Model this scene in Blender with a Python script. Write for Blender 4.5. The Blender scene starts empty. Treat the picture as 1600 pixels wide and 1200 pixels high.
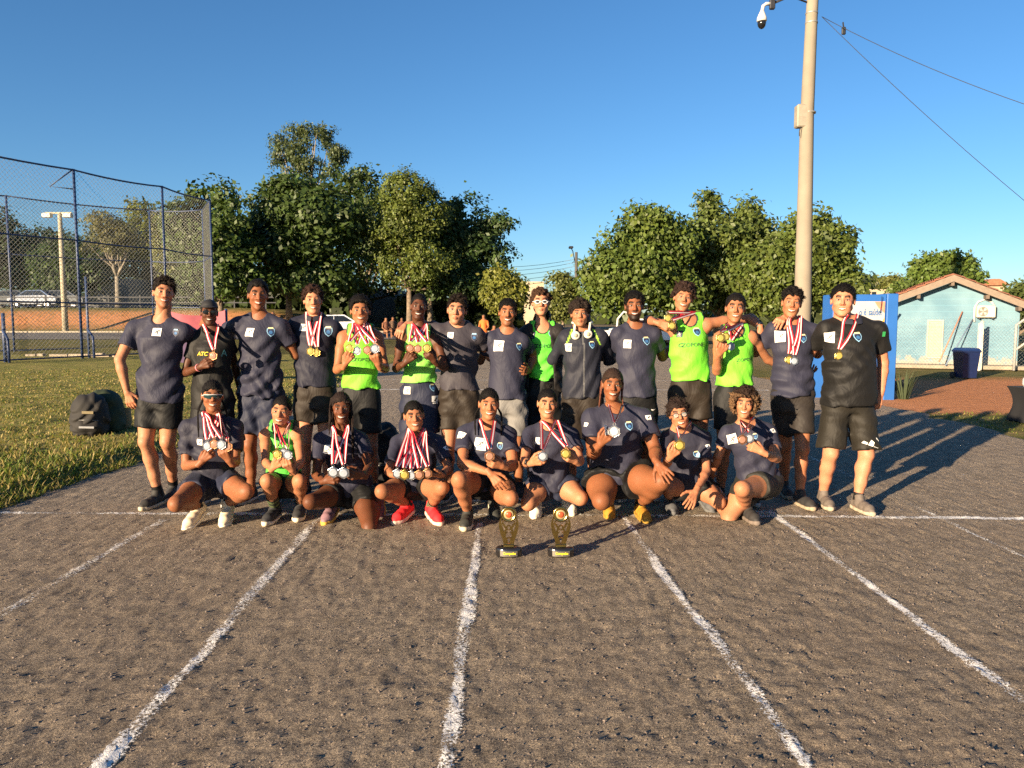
import bpy, math, random
import numpy as np
from mathutils import Vector, Matrix
from mathutils.bvhtree import BVHTree

scene = bpy.context.scene
COL = scene.collection
R = math.radians

# ------------------------------------------------------------------ camera, sky, sun, exposure
F_PX, CAM_H, PITCH = 1180.0, 1.5, math.atan(100.0 / 1180.0)
cam_data = bpy.data.cameras.new('camera')
cam_data.sensor_width = 36.0
cam_data.lens = 36.0 * F_PX / 1600.0
cam_data.clip_start = 0.05
cam_data.clip_end = 3000.0
cam = bpy.data.objects.new('camera', cam_data)
COL.objects.link(cam)
cam.location = (0, 0, CAM_H)
cam.rotation_euler = (math.pi / 2 - PITCH, 0, 0)
scene.camera = cam

SUN_AZ, SUN_EL = R(41.5), R(11.5)          # the light travels towards +x +y, down
world = bpy.data.worlds.new('World')
scene.world = world
world.use_nodes = True
wn = world.node_tree
wn.nodes.clear()
sky = wn.nodes.new('ShaderNodeTexSky')
sky.sky_type = 'NISHITA'
sky.sun_disc = False
sky.sun_elevation = SUN_EL
sky.sun_rotation = math.pi + SUN_AZ
sky.altitude = 500
sky.air_density = 1.0
sky.dust_density = 0.6
sky.ozone_density = 4.2
bg = wn.nodes.new('ShaderNodeBackground')
bg.inputs['Strength'].default_value = 0.057
wo = wn.nodes.new('ShaderNodeOutputWorld')
hs = wn.nodes.new('ShaderNodeHueSaturation')
hs.inputs['Saturation'].default_value = 1.08
hs.inputs['Value'].default_value = 1.0
wn.links.new(sky.outputs[0], hs.inputs['Color'])
wn.links.new(hs.outputs[0], bg.inputs['Color'])
wn.links.new(bg.outputs[0], wo.inputs['Surface'])

sun_data = bpy.data.lights.new('sun', 'SUN')
sun_data.energy = 5.0
sun_data.angle = R(0.55)
sun_data.color = (1.0, 0.78, 0.52)
sun = bpy.data.objects.new('sun', sun_data)
COL.objects.link(sun)
SUN_DIR = Vector((math.sin(SUN_AZ) * math.cos(SUN_EL), math.cos(SUN_AZ) * math.cos(SUN_EL), -math.sin(SUN_EL)))
sun.rotation_euler = SUN_DIR.to_track_quat('-Z', 'Y').to_euler()
sun.location = (-20, -20, 20)

vs = scene.view_settings
vs.view_transform = 'Standard'
vs.look = 'None'
vs.gamma = 1.0
vs.use_curve_mapping = False
vs.exposure = 1.72
scene.render.engine = 'CYCLES'
scene.cycles.use_denoising = False
scene.cycles.max_bounces = 6
scene.cycles.transparent_max_bounces = 12

# ------------------------------------------------------------------ helpers
_cp, _sp = math.cos(PITCH), math.sin(PITCH)
def ray(px, py):
    x, y = (px - 800.0) / F_PX, (600.0 - py) / F_PX
    return np.array([x, _cp + y * _sp, -_sp + y * _cp])
CAM = np.array([0, 0, CAM_H])
def at(px, py, Y):
    d = ray(px, py)
    return CAM + d * (Y / d[1])
def gp(px, py, z=0.0):
    d = ray(px, py)
    return CAM + d * ((z - CAM_H) / d[2])
def vlen(v): return float(np.linalg.norm(v))
def unit(v):
    v = np.asarray(v, float)
    return v / max(1e-9, np.linalg.norm(v))

def tag(o, label=None, cat=None, group=None, kind=None):
    if label: o['label'] = label
    if cat: o['category'] = cat
    if group: o['group'] = group
    if kind: o['kind'] = kind
    return o
def empty(name, loc=(0, 0, 0), label=None, cat=None, group=None, parent=None):
    o = bpy.data.objects.new(name, None)
    o.empty_display_size = 0.1
    COL.objects.link(o)
    o.location = loc
    if parent: o.parent = parent
    return tag(o, label, cat, group)
def link(name, me, parent=None, loc=None):
    o = bpy.data.objects.new(name, me)
    COL.objects.link(o)
    if parent: o.parent = parent
    if loc is not None: o.location = loc
    return o

def mesh_np(name, V, Fc, mat=None, smooth=True, col=None, mi=None):
    me = bpy.data.meshes.new(name)
    V = np.asarray(V, np.float32)
    Fc = np.asarray(Fc, np.int32)
    k = Fc.shape[1]
    me.vertices.add(len(V)); me.vertices.foreach_set('co', V.ravel())
    me.loops.add(Fc.size); me.loops.foreach_set('vertex_index', Fc.ravel())
    me.polygons.add(len(Fc)); me.polygons.foreach_set('loop_start', np.arange(0, Fc.size, k, dtype=np.int32))
    if mi is not None: me.polygons.foreach_set('material_index', np.asarray(mi, np.int32))
    me.update(calc_edges=True)
    if smooth: me.polygons.foreach_set('use_smooth', np.ones(len(Fc), bool))
    if col is not None:
        ca = me.color_attributes.new('Col', 'FLOAT_COLOR', 'POINT')
        c = np.ones((len(V), 4), np.float32); c[:, :3] = col
        ca.data.foreach_set('color', c.ravel())
    if mat is not None:
        for m in (mat if isinstance(mat, (list, tuple)) else [mat]): me.materials.append(m)
    return me

class MB:
    """collects boxes, tubes, lathes and polygons; build() links them as ONE mesh object"""
    def __init__(s): s.v = []; s.f = []; s.m = []; s.cm = 0
    def add(s, V, Fc):
        o = len(s.v)
        s.v += [tuple(map(float, p)) for p in V]
        s.f += [tuple(int(i) + o for i in q) for q in Fc]
        s.m += [s.cm] * len(Fc)
        return s
    def box(s, lo, hi, M=None, bev=0.0):
        (x0, y0, z0), (x1, y1, z1) = lo, hi
        if bev > 0:
            b = min(bev, (x1-x0)/2.1, (y1-y0)/2.1, (z1-z0)/2.1)
            V = []
            for z, ins in ((z0, b), (z0+b, 0), (z1-b, 0), (z1, b)):
                c = b if ins == 0 else b
                i = ins
                V += [(x0+i+ (0 if i else b*0.0), y0+i+b*(0 if i else 1), z), (x0+i+b*(0 if i else 1), y0+i, z),
                      (x1-i-b*(0 if i else 1), y0+i, z), (x1-i, y0+i+b*(0 if i else 1), z),
                      (x1-i, y1-i-b*(0 if i else 1), z), (x1-i-b*(0 if i else 1), y1-i, z),
                      (x0+i+b*(0 if i else 1), y1-i, z), (x0+i, y1-i-b*(0 if i else 1), z)]
            Fc = [tuple(reversed(range(8))), tuple(range(24, 32))]
            for r in range(3):
                for j in range(8):
                    a, c2 = r*8+j, r*8+(j+1) % 8
                    Fc.append((a, c2, c2+8, a+8))
        else:
            V = [(x0,y0,z0),(x1,y0,z0),(x1,y1,z0),(x0,y1,z0),(x0,y0,z1),(x1,y0,z1),(x1,y1,z1),(x0,y1,z1)]
            Fc = [(3,2,1,0),(4,5,6,7),(0,1,5,4),(1,2,6,5),(2,3,7,6),(3,0,4,7)]
        if M is not None: V = [tuple(M @ Vector(p)) for p in V]
        return s.add(V, Fc)
    def tube(s, pts, rad, n=8, cap=True):
        pts = [np.asarray(p, float) for p in pts]
        if not hasattr(rad, '__len__'): rad = [rad] * len(pts)
        V, Fc = [], []
        ref = None
        for i, p in enumerate(pts):
            t = unit(pts[min(i+1, len(pts)-1)] - pts[max(i-1, 0)])
            if ref is None:
                ref = np.array([0, 0, 1.0]) if abs(t[2]) < 0.9 else np.array([1.0, 0, 0])
            a = unit(np.cross(t, ref)); b = np.cross(a, t); ref = b
            for j in range(n):
                th = 2*math.pi*j/n
                V.append(p + rad[i]*(math.cos(th)*a + math.sin(th)*b))
        for i in range(len(pts)-1):
            for j in range(n):
                Fc.append((i*n+j, i*n+(j+1) % n, (i+1)*n+(j+1) % n, (i+1)*n+j))
        if cap:
            Fc.append(tuple(reversed(range(n)))); Fc.append(tuple(range((len(pts)-1)*n, len(pts)*n)))
        return s.add(V, Fc)
    def lathe(s, prof, n=16, c=(0, 0, 0), M=None):
        V, Fc = [], []
        for r, z in prof:
            for j in range(n):
                th = 2*math.pi*j/n
                p = Vector((r*math.cos(th), r*math.sin(th), z))
                if M is not None: p = M @ p
                V.append((p[0]+c[0], p[1]+c[1], p[2]+c[2]))
        for i in range(len(prof)-1):
            for j in range(n):
                Fc.append((i*n+j, i*n+(j+1) % n, (i+1)*n+(j+1) % n, (i+1)*n+j))
        Fc.append(tuple(reversed(range(n)))); Fc.append(tuple(range((len(prof)-1)*n, len(prof)*n)))
        return s.add(V, Fc)
    def prism(s, poly, y0, y1):
        """polygon in (x, z) extruded along y"""
        n = len(poly)
        V = [(x, y0, z) for x, z in poly] + [(x, y1, z) for x, z in poly]
        Fc = [tuple(range(n)), tuple(reversed(range(n, 2*n)))]
        for i in range(n): Fc.append((i, i+n, (i+1) % n + n, (i+1) % n))
        return s.add(V, Fc)
    def mesh(s, name, mat, smooth=False):
        me = bpy.data.meshes.new(name)
        me.from_pydata(s.v, [], s.f)
        for m in (mat if isinstance(mat, (list, tuple)) else [mat]): me.materials.append(m)
        me.polygons.foreach_set('material_index', s.m)
        me.polygons.foreach_set('use_smooth', [smooth] * len(s.f))
        me.update()
        return me
    def build(s, name, mat, parent=None, smooth=False, loc=None):
        return link(name, s.mesh(name, mat, smooth), parent, loc)

# ------------------------------------------------------------------ materials
def nodes_of(name):
    m = bpy.data.materials.new(name)
    m.use_nodes = True
    nt = m.node_tree
    p = nt.nodes['Principled BSDF']
    return m, nt, p
def ramp(nt, src, stops, interp='LINEAR'):
    r = nt.nodes.new('ShaderNodeValToRGB')
    r.color_ramp.interpolation = interp
    e = r.color_ramp.elements
    while len(e) > 1: e.remove(e[-1])
    for i, (pos, c) in enumerate(stops):
        k = e[0] if i == 0 else e.new(pos)
        k.position = pos
        k.color = (c[0], c[1], c[2], 1) if hasattr(c, '__len__') else (c, c, c, 1)
    nt.links.new(src, r.inputs[0])
    return r.outputs[0]
def noise(nt, scale, detail=4, rough=0.55, coord='Object', dist=0.0, stretch=None):
    tc = nt.nodes.new('ShaderNodeTexCoord')
    src = tc.outputs[coord]
    if stretch:
        mp = nt.nodes.new('ShaderNodeMapping')
        mp.inputs['Scale'].default_value = stretch
        nt.links.new(src, mp.inputs[0]); src = mp.outputs[0]
    n = nt.nodes.new('ShaderNodeTexNoise')
    n.inputs['Scale'].default_value = scale
    n.inputs['Detail'].default_value = detail
    n.inputs['Roughness'].default_value = rough
    n.inputs['Distortion'].default_value = dist
    nt.links.new(src, n.inputs['Vector'])
    return n.outputs['Fac']
def mixc(nt, fac, a, b, mode='MIX'):
    x = nt.nodes.new('ShaderNodeMix')
    x.data_type = 'RGBA'; x.blend_type = mode
    for i, v in ((0, fac), (6, a), (7, b)):
        if hasattr(v, 'is_linked'): nt.links.new(v, x.inputs[i])
        elif hasattr(v, '__len__'): x.inputs[i].default_value = (v[0], v[1], v[2], 1)
        else: x.inputs[i].default_value = v
    return x.outputs[2]
def bump(nt, p, h, strength=0.4, dist=0.01, prev=None):
    b = nt.nodes.new('ShaderNodeBump')
    b.inputs['Strength'].default_value = strength
    b.inputs['Distance'].default_value = dist
    nt.links.new(h, b.inputs['Height'])
    if prev is not None: nt.links.new(prev, b.inputs['Normal'])
    nt.links.new(b.outputs[0], p.inputs['Normal'])
    return b.outputs[0]
_mats = {}
def mat(name, c, rough=0.6, metal=0.0, var=0.15, scale=8.0, bmp=0.15, bd=0.004, spec=0.5, coat=0.0, bscale=None):
    """painted / plain surface with uneven tone and a little relief"""
    if name in _mats: return _mats[name]
    m, nt, p = nodes_of(name)
    n = noise(nt, scale, 5)
    lo = tuple(x * (1 - var) for x in c); hi = tuple(min(1, x * (1 + var)) for x in c)
    nt.links.new(ramp(nt, n, [(0.3, lo), (0.7, hi)]), p.inputs['Base Color'])
    p.inputs['Roughness'].default_value = rough
    p.inputs['Metallic'].default_value = metal
    p.inputs['Specular IOR Level'].default_value = spec
    p.inputs['Coat Weight'].default_value = coat
    if bmp > 0: bump(nt, p, noise(nt, bscale or scale * 8, 4), bmp, bd)
    _mats[name] = m
    return m
def attr_mat(name, rough=0.6, sss=0.0, bscale=200, bstr=0.1, bd=0.002, sheen=0.0, spec=0.4, var=0.12, vscale=12):
    m, nt, p = nodes_of(name)
    a = nt.nodes.new('ShaderNodeAttribute'); a.attribute_name = 'Col'
    n = noise(nt, vscale, 5)
    c = mixc(nt, 1.0, a.outputs['Color'], ramp(nt, n, [(0.3, 1 - var), (0.7, 1 + var)]), 'MULTIPLY')
    nt.links.new(c, p.inputs['Base Color'])
    p.inputs['Roughness'].default_value = rough
    p.inputs['Specular IOR Level'].default_value = spec
    p.inputs['Sheen Weight'].default_value = sheen
    if sss > 0:
        p.inputs['Subsurface Weight'].default_value = sss
        p.inputs['Subsurface Radius'].default_value = (0.012, 0.005, 0.003)
        p.inputs['Subsurface Scale'].default_value = 0.6
    bump(nt, p, noise(nt, bscale, 3), bstr, bd)
    return m

# ------------------------------------------------------------------ ground
_lat = np.random.default_rng(5).random((256, 256)).astype(np.float32)
def vnoise(x, y):
    xi = np.floor(x).astype(int); yi = np.floor(y).astype(int)
    fx = x - xi; fy = y - yi
    fx = fx*fx*(3-2*fx); fy = fy*fy*(3-2*fy)
    a = _lat[xi & 255, yi & 255]; b = _lat[(xi+1) & 255, yi & 255]
    c = _lat[xi & 255, (yi+1) & 255]; d = _lat[(xi+1) & 255, (yi+1) & 255]
    return (a*(1-fx)+b*fx)*(1-fy) + (c*(1-fx)+d*fx)*fy
def sstep(a, b, x):
    t = np.clip((x-a)/(b-a), 0, 1)
    return t*t*(3-2*t)
def track_z(x, y):
    x = np.asarray(x, float); y = np.asarray(y, float)
    # scuffed cinder: hummocks, sharp little scrapes, a rut beside the third line
    z = 0.004*(vnoise(x*3.1, y*3.1)-0.5)
    a = vnoise(x*11+y*3, y*14); b = vnoise(x*26+40, y*31+y*0+9)
    z += 0.0035*(np.abs(a-0.5)*2)**1.5 - 0.0015
    z += 0.010*(np.abs(b-0.5)-0.2) * (0.25+1.3*vnoise(x*1.7+7, y*1.7)**2)
    z += 0.007*(vnoise(x*17+y*6+60, y*24-x*5)-0.5) * (0.2+1.2*vnoise(x*2.3+31, y*2.3)**2)
    z += 0.0075*(vnoise(x*43, y*48)-0.5) + 0.0065*(vnoise(x*71+5, y*78)-0.5)
    pits = vnoise(x*9.3+3, y*11.1+90)
    z -= 0.004*sstep(0.80, 0.95, pits)
    rut = 0.80 + 0.03*np.sin(y*1.3) + 0.02*vnoise(y*2, y*0)
    z -= 0.0025*np.exp(-((x-rut)/0.018)**2)*(y < 5.2)
    z += 0.0025*np.exp(-((x-rut+0.05)/0.02)**2)*(y < 5.2)
    fade = 1 - sstep(9, 22, y)*0.8
    return z*fade
def land_z(x, y):
    z = 0.65*sstep(33, 51, y)
    z = z + 1.75*sstep(51, 56.5, y)*(1-sstep(-19, -9, x))
    z = z*(1-sstep(9, 14, x)*(1-sstep(40, 60, y)))
    return z

def graded(lo, hi, first, growth, mx):
    out = [lo]; s = first
    while out[-1] < hi:
        out.append(out[-1]+s); s = min(mx, s*growth)
    return np.array(out)
def sheet(xs, ys, zf):
    X, Y = np.meshgrid(xs, ys)
    V = np.stack([X.ravel(), Y.ravel(), zf(X.ravel(), Y.ravel())], 1)
    nx, ny = len(xs), len(ys)
    i = np.arange((ny-1)*(nx-1)); r = i//(nx-1); c = i % (nx-1)
    b = r*nx+c
    return V, np.stack([b, b+1, b+1+nx, b+nx], 1)

def ground_material():
    m, nt, p = nodes_of('dry_ground')
    geo = nt.nodes.new('ShaderNodeNewGeometry')
    big = noise(nt, 0.35, 4); mid = noise(nt, 2.2, 6, 0.7); fine = noise(nt, 14, 6, 0.7)
    grass = ramp(nt, mid, [(0.28, (0.045, 0.062, 0.014)), (0.47, (0.11, 0.105, 0.028)), (0.66, (0.2, 0.155, 0.065))])
    earth = ramp(nt, fine, [(0.3, (0.36, 0.145, 0.06)), (0.7, (0.52, 0.235, 0.11))])
    sx = nt.nodes.new('ShaderNodeSeparateXYZ'); nt.links.new(geo.outputs['Position'], sx.inputs[0])
    sn = nt.nodes.new('ShaderNodeSeparateXYZ'); nt.links.new(geo.outputs['Normal'], sn.inputs[0])
    # bare red earth on the steep bank and in a patch by the blue sign
    st = ramp(nt, sn.outputs[2], [(0.93, 1.0), (0.985, 0.0)])
    def band(out, a, b, c, d):
        mr = nt.nodes.new('ShaderNodeMath'); mr.operation = 'MULTIPLY'
        r1 = nt.nodes.new('ShaderNodeMapRange'); r1.interpolation_type = 'SMOOTHSTEP'
        r1.inputs[1].default_value, r1.inputs[2].default_value = a, b
        r2 = nt.nodes.new('ShaderNodeMapRange'); r2.interpolation_type = 'SMOOTHSTEP'
        r2.inputs[1].default_value, r2.inputs[2].default_value = c, d
        r2.inputs[3].default_value, r2.inputs[4].default_value = 1, 0
        nt.links.new(out, r1.inputs[0]); nt.links.new(out, r2.inputs[0])
        nt.links.new(r1.outputs[0], mr.inputs[0]); nt.links.new(r2.outputs[0], mr.inputs[1])
        return mr.outputs[0]
    def mul(a, b, op='MULTIPLY'):
        mm = nt.nodes.new('ShaderNodeMath'); mm.operation = op
        for i, v in ((0, a), (1, b)):
            if hasattr(v, 'is_linked'): nt.links.new(v, mm.inputs[i])
            else: mm.inputs[i].default_value = v
        return mm.outputs[0]
    wob = mul(mul(big, 0.5, 'SUBTRACT'), 3.0)
    yw = mul(sx.outputs[1], wob, 'ADD'); xw = mul(sx.outputs[0], wob, 'ADD')
    patch = mul(band(yw, 12.0, 13.0, 18.5, 21.0), band(xw, 5.5, 7.2, 13, 16))
    col = mixc(nt, patch, grass, earth)
    ragged = mul(st, ramp(nt, mid, [(0.3, 0.35), (0.55, 1.0)]))
    col = mixc(nt, ragged, col, earth)
    # sandy bare ground behind the team, under the trees
    bare = mul(band(yw, 20, 30, 300, 400), band(xw, -9, -2, 16, 24))
    col = mixc(nt, mul(bare, 0.75), col, ramp(nt, fine, [(0.3, (0.16, 0.105, 0.06)), (0.7, (0.27, 0.19, 0.11))]))
    nt.links.new(col, p.inputs['Base Color'])
    p.inputs['Roughness'].default_value = 0.95
    p.inputs['Specular IOR Level'].default_value = 0.1
    b1 = bump(nt, p, mid, 0.6, 0.06)
    bump(nt, p, fine, 0.8, 0.03, b1)
    return m
xs = np.unique(np.concatenate([-graded(0, 700, 1.0, 1.09, 60)[::-1], graded(0, 700, 1.0, 1.09, 60)]))
ys = np.concatenate([[-60, -20, -5], graded(0, 1500, 1.0, 1.02, 1.3)[:70], graded(85, 1500, 3, 1.2, 150)])
ys = np.unique(ys)
V, Fq = sheet(xs, ys, lambda x, y: land_z(x, y) - 0.045*(1-sstep(24, 34, y)))
tag(link('ground', mesh_np('ground', V, Fq, ground_material())), kind='structure')

def track_material():
    m, nt, p = nodes_of('cinder_track')
    big = noise(nt, 0.9, 4); mid = noise(nt, 7, 6, 0.65); fine = noise(nt, 130, 4, 0.75); gr = noise(nt, 420, 2, 0.7)
    c1 = ramp(nt, mid, [(0.3, (0.185, 0.157, 0.127)), (0.5, (0.28, 0.236, 0.188)), (0.72, (0.375, 0.31, 0.24))])
    c2 = mixc(nt, 0.9, c1, ramp(nt, fine, [(0.36, (0.3, 0.29, 0.3)), (0.5, (1, 1, 1)), (0.64, (1.9, 1.75, 1.5))]), 'MULTIPLY')  # grain tone, with the grains' shading in grazing sun put into the contrast
    c2 = mixc(nt, 0.8, c2, ramp(nt, noise(nt, 38, 4, 0.7), [(0.36, (0.62, 0.6, 0.6)), (0.5, (1, 1, 1)), (0.64, (1.4, 1.34, 1.22))]), 'MULTIPLY')
    c3 = mixc(nt, ramp(nt, big, [(0.4, 0.0), (0.7, 0.35)]), c2, (0.25, 0.19, 0.14))
    c4 = mixc(nt, ramp(nt, gr, [(0.68, 0.0), (0.74, 0.8)]), c3, (0.38, 0.33, 0.27))
    nt.links.new(c4, p.inputs['Base Color'])
    p.inputs['Roughness'].default_value = 0.95
    p.inputs['Specular IOR Level'].default_value = 0.12
    b1 = bump(nt, p, noise(nt, 45, 4, 0.7), 0.7, 0.012)
    b2 = bump(nt, p, fine, 1.0, 0.011, b1)
    bump(nt, p, gr, 0.9, 0.005, b2)
    return m
xs = np.arange(-4.15, 6.95, 0.0195)
ys = graded(1.35, 44, 0.0105, 1.0105, 0.5)
V, Fq = sheet(xs, ys, track_z)
edge = sstep(6.45, 6.9, V[:, 0] + 0.35*(vnoise(V[:, 1]*1.7, V[:, 1]*0+3)-0.5))
V[:, 2] -= 0.07*edge
V[:, 2] += np.where(V[:, 1] > 33, land_z(V[:, 0], V[:, 1]), 0) - 0.08*sstep(40, 44, V[:, 1])
track = tag(link('track', mesh_np('track', V, Fq, track_material())), kind='structure')

def chalk_material():
    m, nt, p = nodes_of('chalk')
    tc = nt.nodes.new('ShaderNodeTexCoord')
    uv = nt.nodes.new('ShaderNodeAttribute'); uv.attribute_name = 'Col'
    fine = noise(nt, 75, 4, 0.8); mid = noise(nt, 5, 4)
    sep = nt.nodes.new('ShaderNodeSeparateColor'); nt.links.new(uv.outputs['Color'], sep.inputs[0])
    def mth(op, a, b):
        q = nt.nodes.new('ShaderNodeMath'); q.operation = op
        for i, v in ((0, a), (1, b)):
            if hasattr(v, 'is_linked'): nt.links.new(v, q.inputs[i])
            else: q.inputs[i].default_value = v
        return q.outputs[0]
    cover = mth('ADD', mth('MULTIPLY', fine, 2.6), mth('MULTIPLY', mid, 0.7))
    cover = mth('ADD', cover, mth('SUBTRACT', sep.outputs[0], 2.66))
    a = ramp(nt, cover, [(0.0, 0.0), (0.2, 1.0)])
    nt.links.new(a, p.inputs['Alpha'])
    nt.links.new(ramp(nt, mid, [(0.3, (0.62, 0.60, 0.58)), (0.7, (0.82, 0.80, 0.76))]), p.inputs['Base Color'])
    p.inputs['Roughness'].default_value = 0.95
    p.inputs['Specular IOR Level'].default_value = 0.1
    bump(nt, p, noise(nt, 110, 4, 0.7), 0.8, 0.008)
    return m
CHALK = chalk_material()
def chalk_line(pts, w, strength, seed):
    rng = np.random.default_rng(seed)
    pts = np.asarray(pts, float)
    seg = np.linalg.norm(np.diff(pts, axis=0), axis=1)
    L = np.concatenate([[0], np.cumsum(seg)])
    n = int(L[-1]/0.03)+2
    s = np.linspace(0, L[-1], n)
    cx = np.interp(s, L, pts[:, 0]); cy = np.interp(s, L, pts[:, 1])
    tx = np.gradient(cx); ty = np.gradient(cy); l = np.hypot(tx, ty); nx, ny = -ty/l, tx/l
    off = 0.02*(vnoise(s*1.1+seed*9, s*0+seed)-0.5) + 0.016*(vnoise(s*4+seed*3, s*0+seed)-0.5)
    ww = w*(0.95+0.5*(vnoise(s*2.5+seed*5, s*0+seed*2)-0.5))
    us = np.linspace(-1.35, 1.35, 10)
    X = cx[:, None]+nx[:, None]*(off[:, None]+us[None]*ww[:, None]/2)
    Y = cy[:, None]+ny[:, None]*(off[:, None]+us[None]*ww[:, None]/2)
    Z = track_z(X.ravel(), Y.ravel())+0.0045
    V = np.stack([X.ravel(), Y.ravel(), Z], 1)
    k = len(us); i = np.arange((n-1)*(k-1)); r = i//(k-1); c = i % (k-1); b = r*k+c
    Fq = np.stack([b, b+1, b+1+k, b+k], 1)
    st = np.interp(s, np.linspace(0, L[-1], len(strength)), strength)
    prof = 1-np.clip((np.abs(us)-0.55)/0.8, 0, 1)
    d = (prof[None]*0.85 + st[:, None] - 0.35*(vnoise(s*3+seed, s*0+5.5)[:, None]))
    col = np.repeat(d.reshape(-1, 1), 3, 1)
    link('lane_line', mesh_np('lane_line', V, Fq, CHALK, col=col), track)
chalk_line([(-2.62, 1.5), (-2.62, 3.4), (-2.63, 5.6)], 0.10, [0.30, 0.34, 0.26], 1)
chalk_line([(-1.36, 1.5), (-1.40, 3), (-1.46, 5.7)], 0.085, [0.45, 0.5, 0.4, 0.35], 2)
chalk_line([(-0.2, 1.5), (-0.215, 2.6), (-0.24, 5.5)], 0.085, [0.55, 0.5, 0.5, 0.4], 3)
chalk_line([(1.02, 1.5), (1.0, 2.6), (0.92, 4), (0.85, 5.7)], 0.075, [0.4, 0.45, 0.5, 0.3], 4)
chalk_line([(2.03, 1.5), (2.03, 3), (2.02, 5.8)], 0.075, [0.5, 0.5, 0.5], 5)
chalk_line([(3.24, 1.5), (3.25, 5), (3.27, 9), (3.28, 14)], 0.06, [0.2, 0.25, 0.12, 0.1], 6)
chalk_line([(-4.0, 5.78), (-2.5, 5.75), (0, 5.72), (2, 5.69), (4.2, 5.6), (6.4, 5.5)], 0.10, [0.35, 0.35, 0.3, 0.4, 0.62, 0.5], 7)
chalk_line([(-3.3, 6.1), (-2.4, 6.25)], 0.07, [0.1, 0.05], 8)
chalk_line([(-3.0, 16.3), (5.5, 16.1)], 0.12, [0.5, 0.5], 9)
chalk_line([(-3.5, 18.9), (5.8, 18.6)], 0.10, [0.4, 0.4], 10)
chalk_line([(-0.1, 7), (-0.12, 13), (-0.15, 19)], 0.06, [0.25, 0.3, 0.3], 11)
chalk_line([(1.62, 5.72), (2.3, 5.9), (2.9, 5.62)], 0.16, [0.3, 0.2, 0.1], 12)

# loose grit on the cinder track
def grit(n, seed):
    rng = np.random.default_rng(seed)
    y = 1.6 + 6.5*rng.random(n)**1.7
    x = (rng.random(n)-0.5)*2*np.minimum(0.75*y+0.5, 5.0)
    x = np.clip(x, -4.0, 6.2)
    r = 0.0022+0.0050*rng.random(n)**4*(0.7+0.12*y)
    base = np.array([[1,0,0],[0,1,0],[-1,0,0],[0,-1,0],[0,0,0.8]], float)
    j = 1+0.5*(rng.random((n, 5, 3))-0.5)
    V = base[None]*j*r[:, None, None]*np.array([1.15, 1.0, 1.0])
    th = rng.random(n)*6.28; c, s = np.cos(th), np.sin(th)
    Vx = V[..., 0]*c[:, None]-V[..., 1]*s[:, None]; Vy = V[..., 0]*s[:, None]+V[..., 1]*c[:, None]
    z = track_z(x, y)
    P = np.stack([Vx+x[:, None], Vy+y[:, None], V[..., 2]+z[:, None]], -1).reshape(-1, 3)
    f = np.array([[0,1,4],[1,2,4],[2,3,4],[3,0,4]])
    Fc = (f[None]+5*np.arange(n)[:, None, None]).reshape(-1, 3)
    col = np.repeat((np.array([0.21, 0.165, 0.13])[None]*(0.6+0.9*rng.random((n, 1)))), 5, 0)
    o = link('grit', mesh_np('grit', P, Fc, attr_mat('grit', 0.95, var=0.1, vscale=40), smooth=False, col=col))
    tag(o, 'loose cinder grit scattered over the running track', 'grit', kind='stuff')
grit(34000, 4)

# ------------------------------------------------------------------ grass field on the left
def grass_edge(y):
    return -4.12 + 0.16*(vnoise(y*1.3, y*0+2)-0.5) + 0.10*(vnoise(y*6, y*0+8)-0.5)
def field_z(x, y):
    d = sstep(0, 0.35, grass_edge(y)-x+0.1)
    return -0.03 + d*(0.055+0.05*vnoise(x*2.2, y*2.2)+0.03*vnoise(x*8, y*8))*(1-0.5*sstep(12, 30, y)) + land_z(x, y)
def field_material():
    m, nt, p = nodes_of('mown_grass')
    mid = noise(nt, 1.1, 5, 0.65); fine = noise(nt, 30, 5, 0.75); dr = noise(nt, 9, 5, 0.7, stretch=(1, 0.5, 1))
    g = ramp(nt, mid, [(0.3, (0.14, 0.155, 0.035)), (0.5, (0.22, 0.205, 0.058)), (0.7, (0.30, 0.24, 0.09))])
    g = mixc(nt, ramp(nt, dr, [(0.5, 0.0), (0.7, 0.7)]), g, (0.30, 0.24, 0.10))
    g = mixc(nt, 0.8, g, ramp(nt, fine, [(0.3, 0.4), (0.7, 1.6)]), 'MULTIPLY')
    nt.links.new(g, p.inputs['Base Color'])
    p.inputs['Roughness'].default_value = 0.95
    p.inputs['Specular IOR Level'].default_value = 0.1
    b1 = bump(nt, p, dr, 0.8, 0.05)
    bump(nt, p, fine, 1.0, 0.03, b1)
    return m
xs = -graded(3.9, 60, 0.05, 1.02, 2.0)[::-1]
ys = graded(4.0, 36, 0.06, 1.01, 0.4)
V, Fq = sheet(xs, ys, field_z)
V[:, 2] -= 0.05*sstep(31, 35.5, V[:, 1])
tag(link('grass_field', mesh_np('grass_field', V, Fq, field_material())), kind='structure')
def leaf_attr_mat(name, trans=0.35, rough=0.55):
    m, nt, p = nodes_of(name)
    a = nt.nodes.new('ShaderNodeAttribute'); a.attribute_name = 'Col'
    p.inputs['Roughness'].default_value = rough
    p.inputs['Specular IOR Level'].default_value = 0.35
    nt.links.new(a.outputs['Color'], p.inputs['Base Color'])
    t = nt.nodes.new('ShaderNodeBsdfTranslucent')
    nt.links.new(mixc(nt, 1.0, a.outputs['Color'], (1.1, 1.2, 0.5), 'MULTIPLY'), t.inputs['Color'])
    mx = nt.nodes.new('ShaderNodeMixShader'); mx.inputs[0].default_value = trans
    out = nt.nodes['Material Output']
    nt.links.new(p.outputs[0], mx.inputs[1]); nt.links.new(t.outputs[0], mx.inputs[2])
    nt.links.new(mx.outputs[0], out.inputs['Surface'])
    return m
BLADE = leaf_attr_mat('grass_blade', 0.35, 0.6)
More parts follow.
